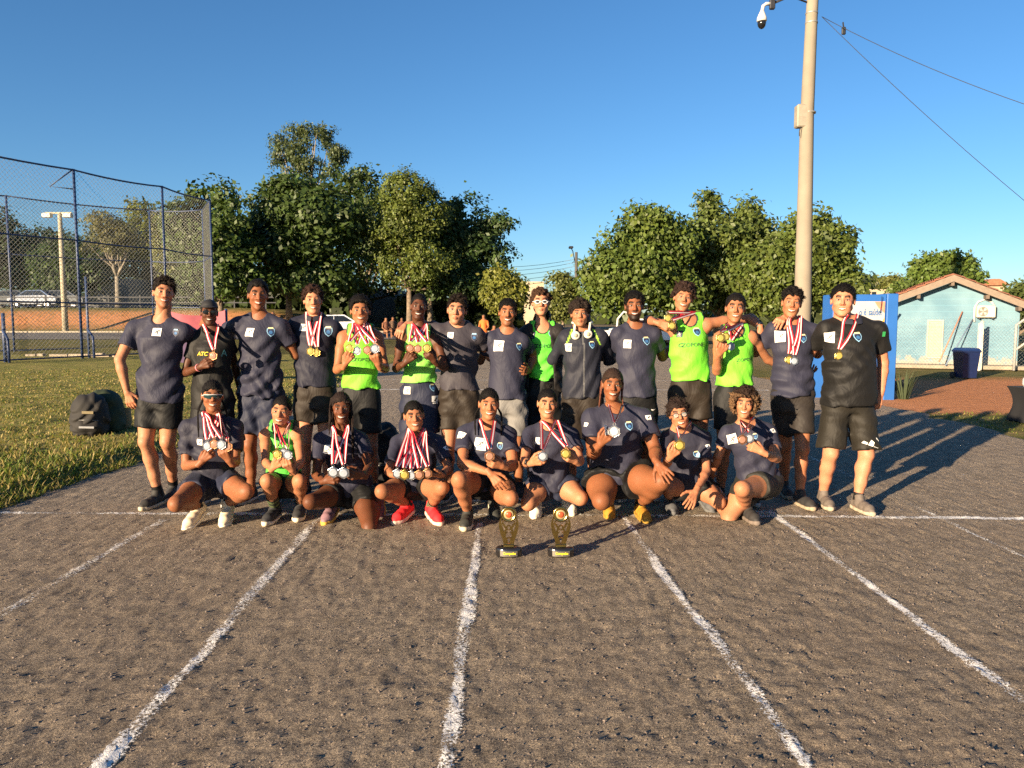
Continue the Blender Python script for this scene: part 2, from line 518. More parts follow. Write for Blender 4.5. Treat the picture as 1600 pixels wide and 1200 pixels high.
def blades(name, x, y, z, length, lean, green, rng, label):
    n = len(x)
    th = rng.random(n)*6.28
    dx, dy = np.cos(th), np.sin(th)
    w = 0.0022+0.002*rng.random(n)+0.0005*y
    ln = length*(0.5+rng.random(n)); le = lean*(0.3+rng.random(n)*0.9)
    h = ln*np.cos(le); o = ln*np.sin(le)
    P = np.zeros((n, 5, 3))
    P[:, 0] = np.stack([x-dy*w, y+dx*w, z], 1); P[:, 1] = np.stack([x+dy*w, y-dx*w, z], 1)
    P[:, 2] = np.stack([x+dx*o*0.4+dy*w*0.8, y+dy*o*0.4-dx*w*0.8, z+h*0.6], 1)
    P[:, 3] = np.stack([x+dx*o*0.4-dy*w*0.8, y+dy*o*0.4+dx*w*0.8, z+h*0.6], 1)
    P[:, 4] = np.stack([x+dx*o, y+dy*o, z+h], 1)
    q = np.array([[0, 1, 2], [0, 2, 3], [3, 2, 4]])
    Fc = (q[None]+5*np.arange(n)[:, None, None]).reshape(-1, 3)
    dry = rng.random(n) > green
    c = np.where(dry[:, None], np.array([0.30, 0.235, 0.085]), np.array([0.125, 0.165, 0.028]))*(0.6+0.7*rng.random((n, 1)))
    o = link(name, mesh_np(name, P.reshape(-1, 3), Fc, BLADE, smooth=False, col=np.repeat(c, 5, 0)))
    tag(o, label, 'grass', kind='stuff')
_r = np.random.default_rng(11)
n = 62000
y = 5.4+17*_r.random(n)**2.6
x = grass_edge(y)+0.12-(_r.random(n)**1.3)*(0.62*y)
patch = vnoise(x*1.5, y*1.5)
keep = (patch > 0.3) | (_r.random(n) > 0.5)
x, y = x[keep], y[keep]
g = 0.30+0.32*np.exp(-((y-7.0)/1.2)**2)
blades('grass', x, y, field_z(x, y)-0.004, 0.036+0.035*np.exp(-((y-7.2)/1.3)**2), 1.05, g, _r, 'short mown grass with dry clippings beside the running track')
# the ragged rim of the turf hangs over the cinder
n = 5000
y = 5.3+12*_r.random(n)**1.5
x = grass_edge(y)+0.14*_r.random(n)-0.02
blades('grass', x, y, field_z(x, y)-0.002, 0.085, 1.25, 0.4, _r, 'ragged grass rim overhanging the edge of the cinder track')
n = 3500
y = 9+3.6*_r.random(n); x = 6.8+_r.random(n)*5
blades('grass', x, y, x*0-0.045, 0.03, 1.1, 0.6, _r, 'patchy dry grass right of the running track')

# asphalt path crossing behind the cage
X0, X1 = -70, 6
V, Fq = sheet(np.linspace(X0, X1, 60), np.linspace(43, 50, 10), lambda x, y: land_z(x, y)+0.03)
tag(link('path', mesh_np('path', V, Fq, mat('path_asphalt', (0.12, 0.11, 0.105), 0.9, var=0.2, scale=1.5, bmp=0.4))), kind='structure')
mb = MB()
for i in range(38):
    xa = X0+i*2.0
    za = float(land_z(np.array(xa), np.array(50.1)))
    mb.box((xa+0.02, 50.0, za-0.1), (xa+1.98, 50.18, za+0.13))
tag(mb.build('kerb', mat('kerb_concrete', (0.30, 0.26, 0.20), 0.9)), kind='structure')

# ------------------------------------------------------------------ trees
LEAF = leaf_attr_mat('leaf', 0.3, 0.5)
BARK = mat('bark', (0.16, 0.12, 0.085), 0.95, var=0.4, scale=5, bmp=0.8, bd=0.03)
PALE_BARK = mat('pale_bark', (0.20, 0.175, 0.14), 0.95, var=0.3, scale=4, bmp=0.6, bd=0.02)
def tree(name, label, boxes, base_px, Y, leaf=0.3, n=14000, col=(0.06, 0.10, 0.02), depth=0.8, seed=1, group=None,
         nl=26, gap=0.25, bark=None, droop=0.3, thick=0.22, trunk_r=None, lean=0.0):
    """boxes: crown masses as pixel boxes (x0, y_top, x1, y_bottom[, dY]); leaves sit in clumps round every lobe"""
    rng = np.random.default_rng(seed)
    bx = at(base_px, 500, Y)[0]
    bz = float(land_z(np.array(bx), np.array(float(Y))))-0.1
    root = empty(name, (bx, Y, bz), label, 'tree', group)
    lobes = []
    areas = []
    for b in boxes:
        dY = b[4] if len(b) > 4 else 0
        p0, p1 = at(b[0], b[3], Y+dY), at(b[2], b[1], Y+dY)
        areas.append(((p0+p1)/2, np.array([(p1[0]-p0[0])/2, (p1[0]-p0[0])/2*depth, (p1[2]-p0[2])/2])))
    tot = sum(a[1][0]*a[1][2] for a in areas)
    for c, h in areas:
        k = max(8, int(1.5*nl*h[0]*h[2]/tot))
        rl = 0.42*min(h[0], h[2])*(1.0 if k > 8 else 1.2)
        for _ in range(k):
            d = unit(rng.normal(size=3)); 
            if d[2] < -0.55: d[2] *= 0.4
            if d[1] > 0.5: d[1] *= -1
            rr = rng.random()**0.25*1.04
            rad = rl*(0.6+0.65*rng.random())
            p = c+d*rr*np.maximum(h-rad*0.75, h*0.2)
            lobes.append((p, rad*np.array([1.1, 1.1, 0.85])))
        lobes.append((c, h*0.62))
    w = np.array([l[1][0]**2 for l in lobes]); w = w/w.sum()
    cl = []                                         # clump centres
    n = int(n*1.6); leaf = leaf*0.86; col = tuple(q*1.4 for q in col); nc = n//14
    li = rng.choice(len(lobes), nc, p=w)
    d = rng.normal(size=(nc, 3)); d /= np.linalg.norm(d, axis=1)[:, None]
    d[:, 1] = np.where((d[:, 1] > 0.3) & (rng.random(nc) < 0.7), -d[:, 1], d[:, 1])
    rr = 1.0-thick*rng.random(nc)**1.5+0.08*rng.normal(size=nc)
    C = np.array([lobes[i][0] for i in li])+d*rr[:, None]*np.array([lobes[i][1] for i in li])
    keep = vnoise(C[:, 0]*0.9+seed*13, C[:, 2]*0.9+C[:, 1]*0.5) > gap
    C, d = C[keep], d[keep]
    k2 = C[:, 2] > bz+0.4; C, d = C[k2], d[k2]
    m = len(C)*14
    ci = np.repeat(np.arange(len(C)), 14)
    spread = leaf*1.5
    P = C[ci]+rng.normal(size=(m, 3))*spread*np.array([0.62, 0.62, 0.5])
    nrm = d[ci]*0.9+rng.normal(size=(m, 3))*0.55+np.array([0, -0.1, 0.35])
    nrm /= np.linalg.norm(nrm, axis=1)[:, None]
    up = rng.normal(size=(m, 3))+np.array([0, 0, -droop*2])
    a = up-nrm*np.sum(up*nrm, 1)[:, None]; a /= np.linalg.norm(a, axis=1)[:, None]
    b = np.cross(nrm, a)
    L = leaf*1.12*(0.55+0.7*rng.random(m))[:, None]*0.5; W = L*(0.5+0.2*rng.random(m))[:, None]
    Q = np.stack([P-a*L, P+b*W-nrm*L*0.18, P+a*L, P-b*W-nrm*L*0.18], 1).reshape(-1, 3)
    Fc = np.arange(m*4).reshape(-1, 4)
    tint = (0.62+0.5*rng.random(len(C)))[ci]*(0.8+0.4*rng.random(m))
    warm = np.clip(rng.normal(0.5, 0.3, len(C)), 0, 1)[ci]
    c = np.asarray(col)[None]*tint[:, None]*(1+np.stack([0.28*warm-0.06, 0.10*warm, 0*warm], 1))
    me = mesh_np('crown', Q-np.array([bx, Y, bz]), Fc, LEAF, smooth=False, col=np.repeat(c, 4, 0))
    link('crown', me, root)
    # trunk and limbs
    mb = MB()
    H = max(a[0][2] for a in areas)-bz
    tr = trunk_r or max(0.1, H*0.026)
    cz = min(a[0][2]-a[1][2]*0.55 for a in areas)
    fork = np.array([bx+lean, Y, max(bz+0.8, min(cz, bz+H*0.5))])
    mb.tube([(bx, Y, bz), (bx+lean*0.3, Y, bz+(fork[2]-bz)*0.5), fork], [tr*1.35, tr, tr*0.85], 8)
    mb.build('trunk', bark or BARK, root, True, (-bx, -Y, -bz))
    lb = MB()
    order = rng.permutation(len(lobes))[:14]
    for i in order:
        p = lobes[i][0]
        mid = fork*0.45+p*0.55+np.array([0, 0, -0.08*H])*rng.random()
        lb.tube([fork-np.array([0, 0, 0.2]), fork*0.7+mid*0.3+rng.normal(size=3)*0.15, mid, p], [tr*0.6, tr*0.5, tr*0.32, tr*0.1], 6)
    lb.build('limbs', bark or BARK, root, True, (-bx, -Y, -bz))
    return root
G_LEFT = 'trees beyond the left of the field'
G_RIGHT = 'trees right of the utility pole'
tree('shade_tree', 'dark tree mass behind the cage at the far left edge', [(-90, 318, 70, 480), (40, 335, 150, 470)], 20, 76, 0.42, 12000, (0.022, 0.042, 0.012), seed=1, group=G_LEFT)
tree('shade_tree', 'dark low tree behind the floodlight post', [(60, 370, 175, 485)], 110, 66, 0.34, 7000, (0.032, 0.055, 0.014), seed=2, group=G_LEFT)
tree('shade_tree', 'dim tree wall far behind the cage netting', [(-20, 345, 130, 485), (100, 350, 240, 485), (200, 340, 350, 485)], 150, 90, 0.5, 12000, (0.03, 0.045, 0.014), seed=22, group=G_LEFT, gap=0.1)
tree('dry_tree', 'thin half-bare brownish tree seen through the cage netting', [(118, 322, 250, 420)], 186, 60, 0.22, 4200, (0.085, 0.085, 0.03), seed=3, group=G_LEFT, gap=0.42, bark=PALE_BARK, trunk_r=0.2, nl=16)
tree('shade_tree', 'yellow-green tree top behind the right part of the cage', [(185, 308, 285, 440), (235, 345, 335, 478)], 262, 70, 0.34, 9000, (0.085, 0.10, 0.018), seed=4, group=G_LEFT)
tree('shade_tree', 'large leafy tree right of the cage, tall twigs on top', [(255, 288, 412, 450), (300, 270, 375, 350), (275, 370, 430, 492)], 345, 50, 0.36, 13000, (0.040, 0.066, 0.014), seed=5, group=G_LEFT, droop=0.1)
tree('shade_tree', 'broad dark tree under the tall eucalyptus', [(362, 275, 578, 448), (400, 262, 520, 360), (380, 380, 600, 482), (350, 330, 470, 450)], 452, 54, 0.42, 17000, (0.036, 0.060, 0.014), seed=6, group=G_LEFT, droop=0.1)
tree('eucalyptus_tree', 'tall pale-limbed eucalyptus rising above the other trees', [(412, 205, 490, 275), (440, 190, 535, 245), (490, 215, 556, 270), (440, 240, 540, 292)], 480, 84, 0.30, 9500, (0.055, 0.075, 0.030), seed=7, group=G_LEFT, gap=0.36, bark=PALE_BARK, droop=1.0, nl=22, trunk_r=0.32)
tree('shade_tree', 'dark tree crown between eucalyptus and round olive tree', [(505, 258, 612, 340), (515, 290, 660, 445), (490, 400, 650, 484)], 570, 66, 0.4, 9000, (0.034, 0.055, 0.014), seed=8, group=G_LEFT)
tree('shade_tree', 'round olive-green dome-shaped tree', [(566, 262, 712, 428), (560, 370, 730, 470)], 640, 55, 0.24, 19000, (0.070, 0.092, 0.018), seed=9, group=G_LEFT, gap=0.12, nl=30, thick=0.14)
tree('shade_tree', 'dark tree at the right end of the left clump', [(676, 290, 782, 428), (710, 316, 810, 456), (630, 390, 800, 482)], 672, 58, 0.36, 15000, (0.030, 0.055, 0.016), seed=10, group=G_LEFT)
tree('small_tree', 'small yellow-green tree behind the man with the moustache', [(752, 420, 828, 505), (762, 412, 800, 450)], 795, 30, 0.17, 4600, (0.105, 0.115, 0.02), seed=11, gap=0.2, trunk_r=0.07)
tree('small_tree', 'small shrub-like tree left of the lamp pole', [(846, 425, 908, 520)], 880, 46, 0.22, 4200, (0.075, 0.088, 0.022), seed=12, gap=0.2, trunk_r=0.1)
tree('rain_tree', 'wide dense tree directly right of the lamp pole', [(905, 345, 1060, 500), (940, 318, 1090, 430), (905, 400, 1010, 514), (1000, 400, 1110, 514), (1020, 325, 1115, 450)], 985, 45, 0.34, 21000, (0.060, 0.088, 0.017), seed=13, group=G_RIGHT, gap=0.15, nl=44, thick=0.16)
tree('rain_tree', 'tall-crowned tree in the middle of the right clump', [(1050, 318, 1200, 500), (1080, 300, 1135, 370), (1130, 312, 1195, 380), (1060, 400, 1160, 514), (1120, 390, 1225, 514), (1140, 335, 1240, 450)], 1120, 48, 0.34, 17000, (0.062, 0.086, 0.020), seed=14, group=G_RIGHT, gap=0.15, nl=40, thick=0.16)
tree('rain_tree', 'tree behind the concrete camera pole', [(1170, 345, 1300, 500), (1215, 320, 1300, 420), (1265, 345, 1345, 450), (1180, 390, 1290, 514), (1260, 390, 1352, 512), (1150, 370, 1250, 500)], 1255, 44, 0.33, 18000, (0.064, 0.088, 0.018), seed=15, group=G_RIGHT, gap=0.15, nl=40, thick=0.16)
tree('leafy_tree', 'leafy tree behind the roof of the blue house', [(1414, 395, 1490, 470), (1455, 388, 1500, 450), (1480, 395, 1535, 470)], 1475, 36, 0.24, 6500, (0.062, 0.095, 0.018), seed=16, gap=0.26, nl=24)
tree('leafy_tree', 'small round tree low on the horizon above the sign', [(1378, 432, 1412, 458)], 1395, 110, 0.5, 2200, (0.085, 0.095, 0.025), seed=17)
tree('leafy_tree', 'low bush showing at the left eave of the house', [(1392, 442, 1424, 470)], 1408, 34, 0.2, 1600, (0.06, 0.09, 0.02), seed=21)
tree('leafy_tree', 'bushy tree at the right edge behind the house', [(1548, 440, 1640, 520)], 1590, 33, 0.22, 4200, (0.055, 0.075, 0.02), seed=18)
tree('leafy_tree', 'distant dark tree beside the right tree clump', [(1340, 432, 1380, 462)], 1360, 120, 0.6, 1800, (0.05, 0.06, 0.02), seed=19)

# far hedge of trees that closes the horizon
rng = np.random.default_rng(31)
n = 9000
ang = (rng.random(n)-0.5)*2.0
dist = 150+60*rng.random(n)
P = np.stack([np.sin(ang)*dist, np.cos(ang)*dist, rng.random(n)**1.4*(2.0+4.5*vnoise(ang*22+9, ang*0+1))+0.2], 1)
L = 1.2+1.0*rng.random((n, 1))
a = rng.normal(size=(n, 3)); a /= np.linalg.norm(a, axis=1)[:, None]
b = np.cross(a, rng.normal(size=(n, 3))); b /= np.linalg.norm(b, axis=1)[:, None]
Q = np.stack([P-a*L, P+b*L*0.7, P+a*L, P-b*L*0.7], 1).reshape(-1, 3)
c = np.array([0.06, 0.075, 0.03])[None]*(0.5+rng.random((n, 1)))
tag(link('far_woods', mesh_np('far_woods', Q, np.arange(n*4).reshape(-1, 4), LEAF, smooth=False, col=np.repeat(c, 4, 0))),
    'far-off line of trees along the horizon', 'woods', kind='stuff')

# ------------------------------------------------------------------ throwing cage
STEEL = mat('blue_steel', (0.022, 0.042, 0.11), 0.5, 0.0, var=0.25, scale=3, bmp=0.05)
WIRE = mat('galvanised_wire', (0.30, 0.30, 0.27), 0.5, 0.6, bmp=0)
c0 = at(132, 561, 29)
cage = empty('throwing_cage', (c0[0], c0[1], 0), 'tall blue steel throwing cage with chain-link netting', 'cage')
CO = (-c0[0], -c0[1], 0)
HC = 7.2
def post(p, h=HC, r=0.05):
    mb = MB(); mb.tube([(p[0], p[1], -0.05), (p[0], p[1], h)], r, 8)
    mb.build('post', STEEL, cage, True, CO)
def cagep(px, Y): return np.array([at(px, 500, Y)[0], Y])
front = [cagep(-150, 23.5), cagep(126, 29.2), cagep(261, 32.8), cagep(334, 36.5)]
rear = [cagep(-160, 33), cagep(20, 35.2), cagep(240, 39.8), cagep(322, 39.6)]
twin = [cagep(5, 26.6), cagep(137, 29.9)]
for p in front+rear: post(p)
post(twin[0], 1.75, 0.06); post(twin[1], 3.2, 0.05)
def rail(a, b, z, r=0.03, sag=0.0):
    mb = MB()
    pts = [(a[0]+(b[0]-a[0])*t, a[1]+(b[1]-a[1])*t, z-sag*4*t*(1-t)) for t in np.linspace(0, 1, 7)]
    mb.tube(pts, r, 6); mb.build('rail', STEEL, cage, True, CO)
def net(a, b, z0, z1, s=0.17, r=0.0055):
    L = vlen(b-a); H = z1-z0
    V, Fc = [], []
    e = (b-a)/L; nrm = np.array([e[1], -e[0]])
    mb = MB()
    off = -H
    while off < L:
        for sgn in (1, -1):
            u0, u1 = max(off, 0), min(off+H, L)
            if u1 > u0+0.02:
                w0, w1 = u0-off, u1-off
                if sgn < 0: w0, w1 = H-w0, H-w1
                mb.tube([(a[0]+e[0]*u0, a[1]+e[1]*u0, z0+w0), (a[0]+e[0]*u1, a[1]+e[1]*u1, z0+w1)], r, 3, False)
        off += s
    o = mb.build('netting', WIRE, cage, True, CO)
    o['kind'] = 'stuff'
for line in (front, rear):
    for a, b in zip(line[:-1], line[1:]):
        net(a, b, 0.12, HC-0.05)
        rail(a, b, HC-0.03, 0.035, 0.08); rail(a, b, HC*0.63, 0.03, 0.05); rail(a, b, 2.15, 0.03); rail(a, b, 0.1, 0.03)
net(front[3], rear[3], 0.12, HC-0.05); rail(front[3], rear[3], HC-0.03); rail(front[3], rear[3], HC*0.63)
for p, q in ((twin[0], 1), (twin[1], 1)):
    mb = MB()
    mb.tube([(p[0], p[1]-0.05, 1.15), (p[0]+0.45*q, p[1]-0.5, 0.85), (p[0]+0.5*q, p[1]-0.55, 0.0)], 0.045, 8)
    mb.build('brace', STEEL, cage, True, CO)
mb = MB()
p = front[1]
mb.tube([(p[0], p[1], HC), (p[0]-0.75, p[1]-0.3, HC-0.7), (p[0], p[1], HC-0.75)], 0.03, 6)
mb.build('bracket', STEEL, cage, True, CO)
# concrete rim of the throwing circle
ks = empty('kerb_stones', (0, 0, 0), 'pale broken concrete edging in front of the cage', 'edging')
CONC = mat('old_concrete', (0.25, 0.21, 0.16), 0.95, var=0.25, scale=3)
for i, (xa, xb, yy) in enumerate([(42, 58, 557), (60, 70, 557), (79, 108, 557), (109, 140, 557.5), (141, 182, 558), (150, 163, 556)]):
    a, b = gp(xa, yy), gp(xb, yy)
    mb = MB(); mb.box((a[0], a[1]-0.12, -0.03), (b[0], a[1]+0.12, 0.10+0.02*(i % 2)), bev=0.02)
    mb.build('stone', CONC, ks)

# ------------------------------------------------------------------ floodlight post by the bank
b = at(94, 516, 50); t = at(85, 331, 50)
bz = float(land_z(np.array(b[0]), np.array(50.)))
fl = empty('floodlight_post', (b[0], 50.6, bz), 'pale concrete post with two floodlights in front of the red bank', 'light post')
PALE = mat('post_concrete', (0.36, 0.32, 0.23), 0.9, var=0.15, scale=2)
mb = MB(); mb.tube([(0, 0, -0.2), (0, 0, t[2]-bz)], [0.20, 0.13], 10); mb.build('pole', PALE, fl, True)
mb = MB(); mb.box((-0.95, -0.06, t[2]-bz-0.05), (0.8, 0.06, t[2]-bz+0.06)); mb.build('crossarm', PALE, fl)
for x in (-0.75, 0.6):
    mb = MB(); mb.box((x-0.28, -0.3, t[2]-bz-0.3), (x+0.28, 0.05, t[2]-bz-0.02), bev=0.03)
    mb.build('floodlight', mat('lamp_housing', (0.55, 0.52, 0.42), 0.5), fl)

# ------------------------------------------------------------------ low rail fence and banner behind the cage
fz = lambda x, y: float(land_z(np.array(float(x)), np.array(float(y))))
DARKW = mat('dark_rail', (0.02, 0.022, 0.03), 0.7)
gf = empty('guard_fence', (-34, 58, 2.2), 'low dark rail fence along the top of the bank', 'fence')
for i in range(14):
    x = -50+i*2.4; z = fz(x, 58)
    mb = MB(); mb.box((x-0.05, 57.95, z-0.1), (x+0.05, 58.05, z+1.0)); mb.build('fence_post', DARKW, gf, loc=(34, -58, -2.2))
mb = MB(); mb.box((-52, 57.9, fz(-40, 58)+0.78), (-18, 57.94, fz(-40, 58)+0.88)); mb.build('rail', DARKW, gf, loc=(34, -58, -2.2))
mb = MB(); mb.box((-52, 57.9, fz(-40, 58)+0.38), (-18, 57.94, fz(-40, 58)+0.46)); mb.build('rail', DARKW, gf, loc=(34, -58, -2.2))

def text_mesh(s, size, bold=False, shear=0.0, extrude=0.0):
    cu = bpy.data.curves.new('text', 'FONT'); cu.body = s; cu.size = size; cu.align_x = 'CENTER'; cu.align_y = 'CENTER'
    cu.shear = shear; cu.resolution_u = 2; cu.extrude = extrude
    if bold: cu.offset = size*0.02
    o = bpy.data.objects.new('text', cu); COL.objects.link(o)
    bpy.context.view_layer.update()
    me = bpy.data.meshes.new_from_object(o.evaluated_get(bpy.context.evaluated_depsgraph_get()))
    bpy.data.objects.remove(o)
    return me
def lettering(name, s, size, m, parent, loc, rot=(math.pi/2, 0, 0), bold=False, shear=0.0):
    me = text_mesh(s, size, bold, shear); me.materials.clear(); me.materials.append(m)
    o = link(name, me, parent, loc); o.rotation_euler = rot
    return o
pa, pb = at(262, 522, 17), at(352, 484, 17)
bn = empty('banner', ((pa[0]+pb[0])/2, 17, 0), 'purple and pink sports banner stretched between stakes behind the man in cap', 'banner')
wd, z0, z1 = (pb[0]-pa[0])/2, 0.62, 1.72
V, Fq = sheet(np.linspace(-wd, wd, 24), np.linspace(z0, z1, 8), lambda x, y: 0*x)
V = np.stack([V[:, 0], 0.05*np.sin(V[:, 0]*5)*(V[:, 1]-z0), V[:, 1]-0.12*np.sin((V[:, 0]+wd)/wd*1.57)], 1)
link('sheet', mesh_np('sheet', V, Fq, mat('banner_purple', (0.05, 0.022, 0.07), 0.7)), bn)
V2, F2 = sheet(np.linspace(-wd, wd, 24), np.linspace(z1-0.32, z1, 4), lambda x, y: 0*x)
V2 = np.stack([V2[:, 0], 0.05*np.sin(V2[:, 0]*5)*(V2[:, 1]-z0)-0.012, V2[:, 1]-0.12*np.sin((V2[:, 0]+wd)/wd*1.57)], 1)
link('stripe', mesh_np('stripe', V2, F2, mat('banner_pink', (0.26, 0.05, 0.07), 0.7)), bn)
lettering('lettering', 'ATLETISMO', 0.24, mat('banner_ink', (0.5, 0.22, 0.34), 0.7), bn, (0.12, -0.09, 1.16), bold=True)
for x in (-wd, wd):
    mb = MB(); mb.tube([(x, 0.04, -0.05), (x, 0.04, 1.75)], 0.03, 6); mb.build('stake', STEEL, bn, True)

# ------------------------------------------------------------------ concrete camera pole
pb_ = at(1250, 560, 21)
pole = empty('camera_pole', (pb_[0]+0.1, 21, 0), 'tall tapered concrete pole carrying a security camera', 'pole')
CP = mat('pole_concrete', (0.20, 0.172, 0.132), 0.9, var=0.12, scale=1.6, bmp=0.25)
xo = -(pb_[0]+0.1)
tops = [at(1254, 480, 21), at(1261, 180, 21), at(1268, 30, 21), at(1273, -60, 21)]
xb = tops[0][0]
mb = MB()
mb.tube([(xb+xo, 0, -0.1), (xb+xo, 0, 1.9), (tops[1][0]+xo, 0, tops[1][2]), (tops[2][0]+xo, 0, tops[2][2]), (tops[3][0]+xo, 0, tops[3][2])],
        [0.238, 0.228, 0.176, 0.152, 0.145], 20)
mb.build('shaft', CP, pole, True)
bxp = at(1253, 180, 20.85)
mb = MB(); mb.box((bxp[0]+xo-0.12, -0.16, bxp[2]-0.3), (bxp[0]+xo+0.16, 0.12, bxp[2]+0.3), bev=0.03); mb.build('junction_box', mat('box_grey', (0.24, 0.21, 0.165), 0.6), pole)
for zz in (bxp[2]+0.1, tops[2][2]+0.15, tops[2][2]-0.1):
    mb = MB(); k = (zz-1.9)/(tops[2][2]-1.9); rr = 0.228+(0.152-0.228)*k; xx = xb+(tops[2][0]-xb)*k+xo
    mb.lathe([(rr-0.01, -0.025), (rr+0.012, -0.02), (rr+0.012, 0.02), (rr-0.01, 0.025)], 20, (xx, 0, zz)); mb.build('clamp_band', mat('band_steel', (0.35, 0.33, 0.3), 0.5, 0.6), pole, True)
DARK = mat('dark_metal', (0.03, 0.03, 0.035), 0.5, 0.4, bmp=0)
WPL = mat('white_plastic', (0.5, 0.48, 0.45), 0.35, bmp=0.02)
ha = at(1262, 4, 21); hb = at(1208, 6, 20.6)
mb = MB()
mb.tube([(ha[0]+xo, 0, ha[2]), ((ha[0]+hb[0])/2+xo, -0.2, ha[2]+0.08), (hb[0]+xo, hb[1]-21, hb[2])], 0.022, 6)
mb.tube([(ha[0]+xo, 0, ha[2]+0.25), (hb[0]+xo, hb[1]-21, hb[2]+0.05)], 0.018, 6); mb.build('camera_arm', DARK, pole, True)
sc = empty('security_camera', (hb[0]-0.02, hb[1], hb[2]), 'white dome security camera hanging from the pole arm', 'camera')
mb = MB(); mb.box((-0.07, -0.05, -0.14), (0.07, 0.06, 0.12), bev=0.02); mb.build('mount', DARK, sc)
mb = MB(); mb.tube([(-0.05, 0, 0), (-0.16, 0, 0.0), (-0.24, 0, -0.06), (-0.265, 0, -0.2)], 0.045, 10); mb.build('neck', WPL, sc, True)
mb = MB(); mb.lathe([(0.05, -0.18), (0.09, -0.27), (0.125, -0.36), (0.13, -0.44), (0.11, -0.45)], 16, (-0.265, 0, 0)); mb.build('housing', WPL, sc, True)
mb = MB(); mb.lathe([(0.105, -0.45), (0.112, -0.5), (0.095, -0.57), (0.055, -0.62), (0.01, -0.64)], 16, (-0.265, 0, 0)); mb.build('dome', mat('black_dome', (0.01, 0.01, 0.012), 0.12, bmp=0), sc, True)
mb = MB(); mb.tube([(bxp[0]+xo-0.02, -0.15, bxp[2]-0.3), (bxp[0]+xo-0.06, -0.16, bxp[2]-0.42), (bxp[0]+xo-0.05, -0.14, bxp[2]-0.55)], 0.012, 5); mb.build('cable_tail', DARK, pole, True)
CABLE = mat('cable_black', (0.012, 0.014, 0.018), 0.6, bmp=0)
ca = at(1284, 26, 21)
for (ex, ey, eY), lab in (((1700, 195, 17), 'upper black cable from the concrete pole to the right'), ((1720, 410, 19), 'lower black cable slanting down from the concrete pole')):
    e = at(ex, ey, eY)
    mb = MB(); pts = []
    for t in np.linspace(0, 1, 16):
        p = ca*(1-t)+e*t; pts.append((p[0], p[1], p[2]-0.35*4*t*(1-t)*0.5))
    mb.tube(pts, 0.008, 5); tag(mb.build('overhead_cable', CABLE, smooth=True), lab, 'cable', 'cables from the concrete pole')
k = at(1318, 47, 20.7)
mb = MB(); mb.box((k[0]-0.05, k[1]-0.03, k[2]-0.12), (k[0]+0.06, k[1]+0.03, k[2]+0.08), bev=0.02)
mb.tube([(k[0], k[1], k[2]+0.07), (k[0]-0.02, k[1], k[2]+0.2)], 0.02, 5)
tag(mb.build('cable_splice', CABLE), 'small black splice hanging on the upper cable', 'splice')

# ------------------------------------------------------------------ utility pole with street lamp and wires
up = at(900, 470, 62)
uz = fz(up[0], 62)
ut = empty('lamp_pole', (up[0], 62, uz), 'dark utility pole with a street lamp between the tree clumps', 'lamp pole')
top = at(900, 394, 62)[2]-uz
mb = MB(); mb.tube([(0, 0, -0.2), (0, 0, top)], [0.17, 0.11], 8); mb.build('pole', mat('pole_dark', (0.07, 0.065, 0.06), 0.9), ut, True)
lp = at(892, 387, 62)
mb = MB(); mb.tube([(0, 0, top-1.3), (lp[0]-up[0]+0.15, -0.1, lp[2]-uz-0.3), (lp[0]-up[0], -0.1, lp[2]-uz)], 0.04, 6); mb.build('lamp_arm', DARK, ut, True)
mb = MB(); mb.box((lp[0]-up[0]-0.18, -0.35, lp[2]-uz-0.08), (lp[0]-up[0]+0.18, 0.2, lp[2]-uz+0.1), bev=0.05); mb.build('lamp_head', DARK, ut)
for i, zz in enumerate((405, 410, 416, 423, 431)):
    a = at(899, zz, 62); mb = MB(); pts = []
    e1 = at(700, zz+6+i*2, 70); e2 = at(1150, zz-4, 60)
    for t in np.linspace(0, 1, 9): p = e1*(1-t)+a*t; pts.append((p[0], p[1], p[2]-0.5*4*t*(1-t)))
    for t in np.linspace(0.1, 1, 9): p = a*(1-t)+e2*t; pts.append((p[0], p[1], p[2]-0.5*4*t*(1-t)))
    mb.tube(pts, 0.016, 4, False)
    tag(mb.build('power_wire', mat('wire_grey', (0.10, 0.11, 0.12), 0.7, bmp=0), smooth=True), ['topmost', 'second highest', 'middle', 'second lowest', 'lowest'][i]+' thin power wire strung past the lamp pole', 'wire', 'power wires by the lamp pole')

